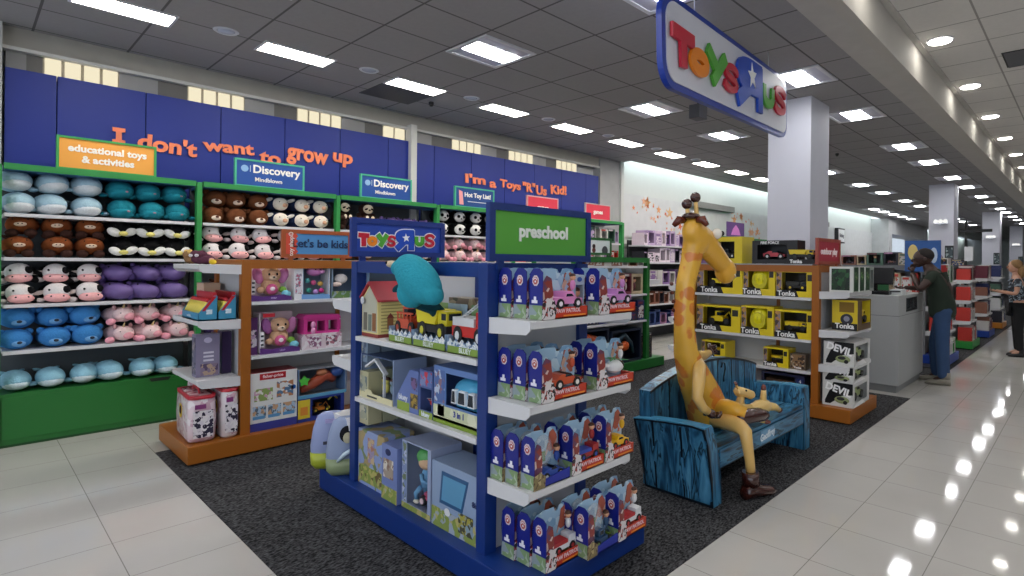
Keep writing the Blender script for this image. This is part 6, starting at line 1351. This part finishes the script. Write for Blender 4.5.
# doll rack against the recessed wall
rk = thing('doll_rack', 'white shelved doll rack standing against the starry wall behind the giraffe', 'shelving', (-6.9, 9.0, 0)); Lr = 2.1
b = MB(); b.box((0, 0, 0), (.04, Lr, 2.0), mat('3A3C40')); b.build('back_panel', rk)
b = MB(); b.box((0, -.03, 0), (.42, 0, 1.5), mat('B9BABC')); b.build('side_panel', rk); b = MB(); b.box((0, Lr, 0), (.42, Lr + .03, 1.9), mat('B9BABC')); b.build('side_panel', rk)
for z in (1.90, 1.56, 1.11, .72, .3): b = MB(); b.box((.04, 0, z - .03), (.44, Lr, z), shelf_w); b.build('shelf', rk)
for z, sd, cs in ((1.90, 31, ['B9A0C4', 'E4D4E0', '8A6AA0']), (1.56, 32, ['E4D4E0', 'B9A0C4', '2A2A34']), (1.11, 33, ['2A2A34', 'C9C4C0', '8A6AA0']), (.72, 34, ['C9C4C0', '2A2A34', '8A5A4A']), (.3, 35, ['1E2A5E', '3A4A7A', 'A87A9A'])):
    goods_row(-6.50, 9.03, 11.05, z, 0, 'doll rack shelf %s' % {1.90: 'highest up', 1.56: 'second down', 1.11: 'third down', .72: 'fourth down', .3: 'lowest'}[z], group='boxed dolls on the rack', seed=sd, hmax=.36 if z == 1.9 else .3, depth=.3, stock_cols=cs)
o = thing('door_panel', 'white double utility door set in the wall left of the doll rack', 'door', (X2 - .04, 8.92, 0)); b = MB(); b.box((0, .06, .0), (.03, .55, 2.05), mat('DADCDC')); b.build('panel', o); b = MB(); b.box((0, .02, 0), (.05, .06, 2.1), white_trim); b.box((0, .55, 0), (.05, .59, 2.1), white_trim); b.box((0, .02, 2.05), (.05, .59, 2.1), white_trim); fr = b.build('frame', o); b = MB(); b.box((.03, .1, 1.83), (.035, .5, 1.93), mat('8A8C8C')); b.build('closer', o); b = MB(); b.box((.03, .3, 0), (.034, .306, 1.8), mat('8A8C8C')); b.build('seam', o)
# green framed racks further along the wall
for k, (y0, L2) in enumerate(((11.6, 1.5), (13.2, 1.6))):
    rk = thing('toy_rack', 'green framed toy rack along the wall, %s beyond the doll rack' % ORD[k], 'shelving', (-6.9, y0, 0), 0, 'green framed racks beyond the doll rack')
    b = MB(); b.box((0, 0, 0), (.03, L2, 2.1), mat('8A8C90')); b.build('back_panel', rk)
    for y in (0, L2): b = MB(); b.box((.40, y - .02, 0), (.44, y + .02, 2.2), green_fr); b.build('post', rk)
    b = MB(); b.box((.0, 0, 2.17), (.44, L2, 2.2), green_fr); b.build('top_rail', rk)
    for z in (1.8, 1.45, 1.1, .7, .3): b = MB(); b.box((.03, .02, z - .03), (.42, L2 - .02, z), shelf_w); b.build('shelf', rk)
    for z, sd in ((1.8, 41), (1.45, 42), (1.1, 43)): goods_row(-6.50, y0 + .03, y0 + L2 - .03, z, 0, '%s shelf of %s green framed rack' % ({1.8: 'top', 1.45: 'second', 1.1: 'third'}[z], ORD[k]), group='boxed toys on the far wall racks', seed=sd + k, hmax=.28, depth=.3, stock_cols=['B9A0C4', 'C9C4C0', '8A6AA0', '2A2A34'])
o = thing('shelf_sign', 'small purple picture sign above the far wall racks', 'sign', (-6.48, 12.35, 2.2)); b = MB(); b.box((0, 0, 0), (.02, .9, .36), mat('5A3A7A')); b.build('sign_panel', o); b = MB(); b.prism([(.2, .05), (.7, .05), (.6, .2), (.45, .3), (.3, .2)], lambda u, v, w_: Vector((.021 + w_, u, v)), mat('C97AC4'), .002); b.build('emblem', o)

# ================================================================ PRICE COUNTER, PRINTER, SIGNS
ct = thing('service_counter', 'tall grey service counter with dark vent beside the aisle', 'counter', (-1.71, 7.61, 0))
cg = mat('A6A8A8', rough=.5, noise=.03); b = MB(); b.box((-.62, 0, .09), (0, 1.34, 1.18), cg, bev=.004); b.box((-.60, .03, 0), (-.03, 1.30, .09), mat('7E8080')); b.build('body', ct)
b = MB(); b.box((-.62, -.0015, .93), (.0015, 1.3415, .936), mat('6A6C6C')); b.build('seam', ct)
b = MB(); b.box((0, .36, .97), (.004, .94, 1.14), mat('15171A')); 
for k in range(3): b.box((.004, .39 + k * .185, 1.0), (.006, .54 + k * .185, 1.12), mat('2C3034', rough=.2))
b.build('vent_grille', ct)
b = MB(); b.rod((-.42, -.004, .28), (-.42, .0, .28), .022, mat('0A0A0A')); b.build('cable_hole', ct)
o = thing('cash_register', 'black register screen and keyboard on the grey counter', 'register', (-2.05, 7.85, 1.181)); m = mat('101114', rough=.25)
b = MB(); b.box((-.2, -.12, 0), (.2, .2, .05), m, bev=.01); b.build('keyboard', o); b = MB(); b.box((-.03, .0, .05), (.03, .06, .14), m); b.build('stand', o); b = MB(); b.box((-.22, .0, .12), (.22, .04, .34), m, rot=rotx(-.3), bev=.01); b.build('screen', o)
o = thing('label_printer', 'small white label printer on the counter corner', 'printer', (-1.80, 7.95, 1.181)); b = MB(); b.box((-.07, -.09, 0), (.07, .09, .07), mat('C9CCCC', rough=.4), bev=.01); b.build('body', o); b = MB(); b.box((-.05, -.095, .035), (.05, -.088, .05), mat('2A2A2A')); b.build('slot', o)
o = thing('boxed_toy', 'green edged toy box standing behind the register', 'toy box', (-2.0, 8.35, 1.181), PI / 2); carton(o, .3, .2, .30, '2A5A38', side='2A5A38'); patch(o, .02, .02, .28, .2, art('C9B48A', '8A7A5A', 'D9D9D0', 30))
o = thing('wall_sign', 'small white box sign on the pale wall right of the nearest column', 'sign', (X2 + .02, 21.6, 2.35)); b = MB(); b.box((0, 0, 0), (.12, .75, .55), mat('2A2C30')); b.build('frame', o); b = MB(); b.box((.12, .05, .05), (.13, .70, .5), mat('E4E6E8')); b.build('sign_panel', o); text('fitting', .2, (.135, .37, .28), '+x', mat('3A3E50', noise=0), o, ext=.002)
b = MB(); b.box((X2 - .06, 20.9, 0), (X2 + .0, 22.9, 2.92), mat('C9CCCC')); b.box((X2 - .04, 18.7, 2.90), (X2 + .10, 20.8, 3.05), mat('8C8D8D')); struct(b.build('trim_21'))
o = thing('wall_screen', 'blue lit screen inside the dark opening at the far left', 'screen', (X2 + -.3, 27.6, 2.1)); b = MB(); b.box((0, 0, 0), (.06, 1.8, .8), mat('101114')); b.build('frame', o); b = MB(); b.box((.06, .06, .06), (.065, 1.74, .74), glow('3A7AC8', .5)); b.build('display', o)

# ================================================================ SKINNED FIGURES
def skin(name, pts, edges, m, parent=None, root='pelvis', sub=2):
    """pts {name: (x, y, z, r)}; one continuous skinned surface"""
    me = bpy.data.meshes.new(name); ks = list(pts); me.from_pydata([pts[k][:3] for k in ks], [(ks.index(a), ks.index(b_)) for a, b_ in edges], [])
    o = bpy.data.objects.new(name, me); COL.objects.link(o); o.modifiers.new('s', 'SKIN'); sm = o.modifiers.new('u', 'SUBSURF'); sm.levels = sub; sm.render_levels = sub
    lay = me.skin_vertices[0].data if me.skin_vertices else None
    if lay is None: return o
    for i, k in enumerate(ks):
        r = pts[k][3]; lay[i].radius = r if isinstance(r, tuple) else (r, r); lay[i].use_root = (k == root)
    dg = bpy.context.evaluated_depsgraph_get(); ev = bpy.data.meshes.new_from_object(o.evaluated_get(dg)); bpy.data.objects.remove(o)
    ev.materials.clear(); ev.materials.append(m)
    for p in ev.polygons: p.use_smooth = True; p.material_index = 0
    q = bpy.data.objects.new(name, ev); COL.objects.link(q)
    if parent: q.parent = parent
    return q
skinm = mat('3A231C', rough=.5, noise=.08); shirt = mat('1E2A20', rough=.9, noise=.12, scale=8); jean = mat('2A4468', rough=.85, noise=.18, scale=10)
# local frame: faces -x, z up, origin between the feet
man = thing('person', 'man in dark green t-shirt and blue jeans leaning on the grey counter', 'person', (-1.47, 8.72, 0.0), 0.10)
E_ = lambda s: [tuple(x.split('-')) for x in s.split()]
P_ = dict(pelvis=(.02, 0, .93, (.10, .09)), waist=(.02, 0, 1.05, (.135, .13)), chest=(-.03, 0, 1.26, (.165, .13)), shoulder=(-.06, 0, 1.40, (.13, .10)), neck=(-.11, 0, 1.49, .062), jaw=(-.17, 0, 1.55, .07))
for s, n_ in ((-1, 'l'), (1, 'r')):
    P_.update({'sh' + n_: (-.06, s * .17, 1.385, .062), 'el' + n_: (-.20, s * .24, 1.21, .043), 'hip' + n_: (.02, s * .085, .88, .085), 'kn' + n_: (.0 + (.02 if s < 0 else -.06), s * .10, .49, .062), 'an' + n_: ((.05 if s < 0 else -.03), s * .12, .10, .042), 'to' + n_: ((-.06 if s < 0 else -.12), s * .12, .045, .035)})
P_['wrl'] = (-.29, -.10, 1.43, .028); P_['wrr'] = (-.40, .12, 1.22, .028)
body = skin('body', P_, E_('pelvis-waist waist-chest chest-shoulder shoulder-neck neck-jaw shoulder-shl shl-ell ell-wrl shoulder-shr shr-elr elr-wrr pelvis-hipl hipl-knl knl-anl anl-tol pelvis-hipr hipr-knr knr-anr anr-tor'), skinm, man)
b = MB(); b.ell((-.185, 0, 1.625), (.105, .080, .118), skinm, rot=roty(.5), seg=20, ring=14); b.ell((-.235, 0, 1.555), (.055, .055, .06), skinm); hd = b.build('head', man)
b = MB(); b.ell((-.293, 0, 1.585), (.020, .016, .022), skinm); b.build('nose', hd)
b = MB(); b.ell((-.275, 0, 1.535), (.014, .026, .008), mat('5A2E28')); b.build('mouth', hd)
b = MB(); b.ell((-.16, 0, 1.66), (.098, .082, .09), mat('1A1210', rough=.8), rot=roty(.5)); b.build('hair', hd)
for s in (-1, 1):
    b = MB(); b.ell((-.275, s * .034, 1.615), (.010, .014, .009), mat('D9D4CC')); b.ell((-.284, s * .034, 1.613), (.004, .006, .006), eye_m); b.build('eye', hd)
    b = MB(); b.ell((-.155, s * .082, 1.60), (.022, .010, .032), skinm); b.build('ear', hd)
b = MB()
for s in (-1, 1): b.rod((-.29, s * .034 - .02, 1.615), (-.29, s * .034 + .02, 1.615), .003, eye_m, seg=6); b.rod((-.285, s * .06, 1.617), (-.16, s * .086, 1.612), .003, eye_m, seg=6)
b.build('glasses', hd)
hand(man, (-.29, -.10, 1.44), (.1, .45, 1), (1, .2, -.1), skinm, .9); hand(man, (-.40, .12, 1.215), (-1, -.2, .0), (0, 1, 0), skinm, .9)
Ts = {k: v for k, v in P_.items() if k in ('waist', 'chest', 'shoulder', 'shl', 'shr')}
def grow(v, g): r = v[3]; return v[:3] + (((r[0] + g, r[1] + g) if isinstance(r, tuple) else r + g),)
Ts = {k: grow(v, .014) for k, v in Ts.items()}; Ts['hem'] = (.02, 0, .80, (.165, .15)); Ts['pel'] = (.02, 0, .95, (.175, .16)); Ts['waist'] = (.01, 0, 1.06, (.17, .155)); Ts['sll'] = (-.14, -.212, 1.285, .066); Ts['slr'] = (-.14, .212, 1.285, .066); Ts['col'] = (-.085, 0, 1.455, .085)
skin('t_shirt', Ts, E_('hem-pel pel-waist waist-chest chest-shoulder shoulder-col shoulder-shl shl-sll shoulder-shr shr-slr'), shirt, man, root='chest')
Tj = {k: grow(P_[k], .014) for k in ('pelvis', 'hipl', 'hipr', 'knl', 'knr')}; Tj['anl'] = grow(P_['anl'], .030); Tj['anr'] = grow(P_['anr'], .030); Tj['wst'] = (.02, 0, 1.04, (.15, .14)); Tj['pelvis'] = (.02, 0, .94, (.15, .14)); Tj['knl'] = (.03, -.10, .49, .078); Tj['knr'] = (-.06, .10, .49, .078)
Tj['anl'] = Tj['anl'][:2] + (.05, .07); Tj['anr'] = Tj['anr'][:2] + (.05, .07)
skin('jeans', Tj, E_('wst-pelvis pelvis-hipl hipl-knl knl-anl pelvis-hipr hipr-knr knr-anr'), jean, man)
for s, x in ((-1, .05), (1, -.03)):
    o = shoe(man, (x - .0, s * .12, 0.0), (-1, 0, 0), mat('8A8478', rough=.8), 1.05)
man.scale = (1.1, 1.1, 1.02)
# woman at the right edge
wm = thing('person', 'blonde woman in patterned dark top and black trousers at the right edge of the aisle', 'person', (-.93, 12.3, 0.0), .25)
sk2 = mat('B98A72', rough=.5); P2 = dict(pelvis=(0, 0, .88, (.14, .12)), waist=(-.01, 0, 1.02, (.115, .11)), chest=(-.02, 0, 1.20, (.13, .115)), shoulder=(-.02, 0, 1.33, (.11, .09)), neck=(-.03, 0, 1.42, .05), jaw=(-.05, 0, 1.48, .055))
for s, n_ in ((-1, 'l'), (1, 'r')):
    P2.update({'sh' + n_: (-.02, s * .15, 1.31, .052), 'el' + n_: (-.06, s * .20, 1.08, .038), 'wr' + n_: (-.30, s * .16, 1.12, .026), 'hip' + n_: (0, s * .08, .84, .095), 'kn' + n_: (0, s * .085, .46, .06), 'an' + n_: (.02, s * .09, .09, .04), 'to' + n_: (-.10, s * .09, .04, .03)})
ed2 = 'pelvis-waist waist-chest chest-shoulder shoulder-neck neck-jaw shoulder-shl shl-ell ell-wrl shoulder-shr shr-elr elr-wrr pelvis-hipl hipl-knl knl-anl anl-tol pelvis-hipr hipr-knr knr-anr anr-tor'
skin('body', P2, E_(ed2), sk2, wm)
b = MB(); b.ell((-.06, 0, 1.545), (.09, .072, .108), sk2, seg=18, ring=12); hd = b.build('head', wm)
b = MB(); b.ell((-.155, 0, 1.535), (.014, .012, .018), sk2); b.build('nose', hd)
b = MB(); b.ell((-.142, 0, 1.49), (.008, .022, .007), mat('8A3A3A')); b.build('mouth', hd)
for s in (-1, 1): b = MB(); b.ell((-.14, s * .03, 1.555), (.007, .012, .008), eye_m); b.build('eye', hd)
b = MB(); b.ell((-.03, 0, 1.58), (.098, .088, .095), mat('8A6A44', rough=.8, noise=.25, scale=30)); b.ell((.035, 0, 1.46), (.06, .082, .13), mat('8A6A44', rough=.8, noise=.25, scale=30)); b.build('hair', hd)
hand(wm, (-.30, -.16, 1.12), (-1, .1, .1), (0, 1, 0), sk2, .8); hand(wm, (-.30, .16, 1.12), (-1, -.1, .1), (0, 1, 0), sk2, .8)
T2 = {k: grow(P2[k], .016) for k in ('waist', 'chest', 'shoulder', 'shl', 'shr')}; T2['hem'] = (0, 0, .86, (.165, .145)); T2['sll'] = (-.045, -.18, 1.18, .055); T2['slr'] = (-.045, .18, 1.18, .055)
skin('top', T2, E_('hem-waist waist-chest chest-shoulder shoulder-shl shl-sll shoulder-shr shr-slr'), art('22262E', '3A4650', '8A98A4', 40, .8), wm, root='chest')
T3 = {k: grow(P2[k], .014) for k in ('pelvis', 'hipl', 'hipr', 'knl', 'knr')}; T3['anl'] = (.02, -.09, .08, .06); T3['anr'] = (.02, .09, .08, .06)
skin('trousers', T3, E_('pelvis-hipl hipl-knl knl-anl pelvis-hipr hipr-knr knr-anr'), mat('101114', rough=.9), wm)
for s in (-1, 1): shoe(wm, (.02, s * .09, 0), (-1, 0, 0), mat('1A1A1E', rough=.6), .9)

# ================================================================ STANDS FURTHER ALONG THE AISLE
def far_stand(y, col, dark, lab, seed, cols):
    o = gondola('toy_display_stand', lab, (-3.30, y, 0.006), 0, col, dark, ends=(1,), back=False, side_z=(1.10, .65), hw=.36, posts='6E7074')
    where = 'of %s far stand' % lab.split()[0]
    for z in (1.10, .65, .152): goods_row(y - .33, -3.20, -2.02, z + .006, 0, '%s %s' % ({1.10: 'upper side shelf', .65: 'lower side shelf', .152: 'side base'}[z], where), face='-y', group='boxes on the ' + lab.split()[0] + ' far stand ' + ORD[seed % 8], seed=seed + int(z * 31), hmax=.33, stock_cols=cols, depth=.28, wr=(.1, .2))
    for z in (1.283, .903, .52, .152): goods_row(-1.655 if z > .2 else -1.62, y - .31, y + .33, z + .006, 0, '%s %s' % ({1.283: 'top end shelf', .903: 'second end shelf', .52: 'third end shelf', .152: 'end base'}[z], where), group='end boxes on the ' + lab.split()[0] + ' far stand ' + ORD[seed % 8], seed=seed + int(z * 37), hmax=.29, stock_cols=cols, depth=.22, wr=(.1, .17))
    return o
s1 = far_stand(10.55, '1A3C94', '0C1430', 'royal blue toy display stand just beyond the man by the counter', 51, ['C23A32', 'D9D9D9', 'D9D9D9', '2A8A3A', 'C9C4C0', '2A2A34', 'B9A88A'])
s2 = far_stand(12.9, '2C8A3A', '0C2410', 'green toy display stand, second beyond the counter along the aisle', 52, ['2A2A34', 'C23A32', 'D9D9D9', 'C9C4C0', '6A2A3A', 'C9C4C0', '8A5A4A'])
s3 = far_stand(15.2, '1A3C94', '0C1430', 'navy blue toy display stand, third beyond the counter along the aisle', 53, ['6A2A3A', 'C9C4C0', '8A5A4A', '1E2A5E', 'D9D9D9', '6A2A3A'])
s4 = far_stand(17.6, 'C07A24', '30190C', 'orange toy display stand, farthest in the line along the aisle', 54, ['2A2A34', 'C9C4C0', '1E2A5E', 'D9D9D9', '4A6A5A'])
for (x, y, l) in ((-3.3, 10.55, 'top of royal blue far stand'), (-3.3, 12.9, 'top of green far stand'), (-3.3, 15.2, 'top of navy far stand')):
    goods_row(y - .30, x + .1, x + 1.3, 1.548, 0, 'on ' + l, face='-y', group='boxes on ' + l, seed=int(y * 10), hmax=.22, depth=.3)
    b = MB(); b.box((x + .05, y - .33, 1.545), (x + 1.35, y + .33, 1.552), mat('6A6C70')); tag(b.build('top_board'), 'thin grey board on the ' + l.replace('top of ', 'top of '), 'board')
# blue poster stand behind the man, posts, column signs and clocks
o = thing('poster_stand', 'tall blue printed poster standing behind the man at the counter', 'poster', (-1.93, 9.95, .006)); b = MB(); b.box((-.23, 0, 1.45), (.25, .03, 1.93), mat('2A5A9E')); b.build('panel', o); b = MB(); b.ell((-.12, -.002, 1.75), (.07, .006, .12), mat('D9C47A')); b.build('printed_shape', o); b = MB(); b.ell((.16, -.002, 1.7), (.05, .006, .12), mat('B9C9DE')); b.build('printed_shape', o)
b = MB(); b.box((-.02, .0, 0), (.02, .03, 1.36), mat('2A2C30')); b.box((-.2, -.15, 0), (.2, .18, .02), mat('2A2C30')); b.build('stand', o)
for k, y in enumerate((16.15, 25.4, 34.8)):
    o = thing('column_sign', 'small dark framed notice on the front of the %s far column' % ORD[k], 'sign', (-2.62, y - .02, 1.62)); b = MB(); b.box((-.02, 0, 0), (.16, .02, .42), mat('1E242A')); b.build('frame', o); b = MB(); b.box((.0, -.003, .05), (.14, 0, .37), art('3A4A50', '8A9A9A', '2A343A', 20)); b.build('print', o)
    o = thing('column_bracket', 'silver bracket lamp high on the front of the %s far column' % ORD[k], 'lamp', (-2.72, y - .03, 2.6)); b = MB(); b.rod((0, 0, 0), (0, -.06, 0), .05, chrome); b.box((-.16, -.10, -.03), (.16, -.06, -.01), chrome); b.build('arm', o)
    for s in (-.1, 0, .1): b = MB(); b.ell((s, -.09, .03), .05, glow('F4F2EE', .35)); b.build('lamp_head', o)
o = thing('sign_post', 'thin black post with a white framed card between the far stands', 'sign', (-1.95, 14.2, .006)); b = MB(); b.rod((0, 0, 0), (0, 0, 2.5), .02, mat('101114')); b.rod((0, 0, 0), (0, 0, .02), .18, mat('101114')); b.build('post', o); b = MB(); b.box((-.02, -.03, 1.65), (.13, -.01, 1.95), mat('DADCE0')); b.build('card', o); b = MB(); b.box((-.1, -.02, 2.25), (.45, .02, 2.31), mat('101114')); b.build('arm', o)
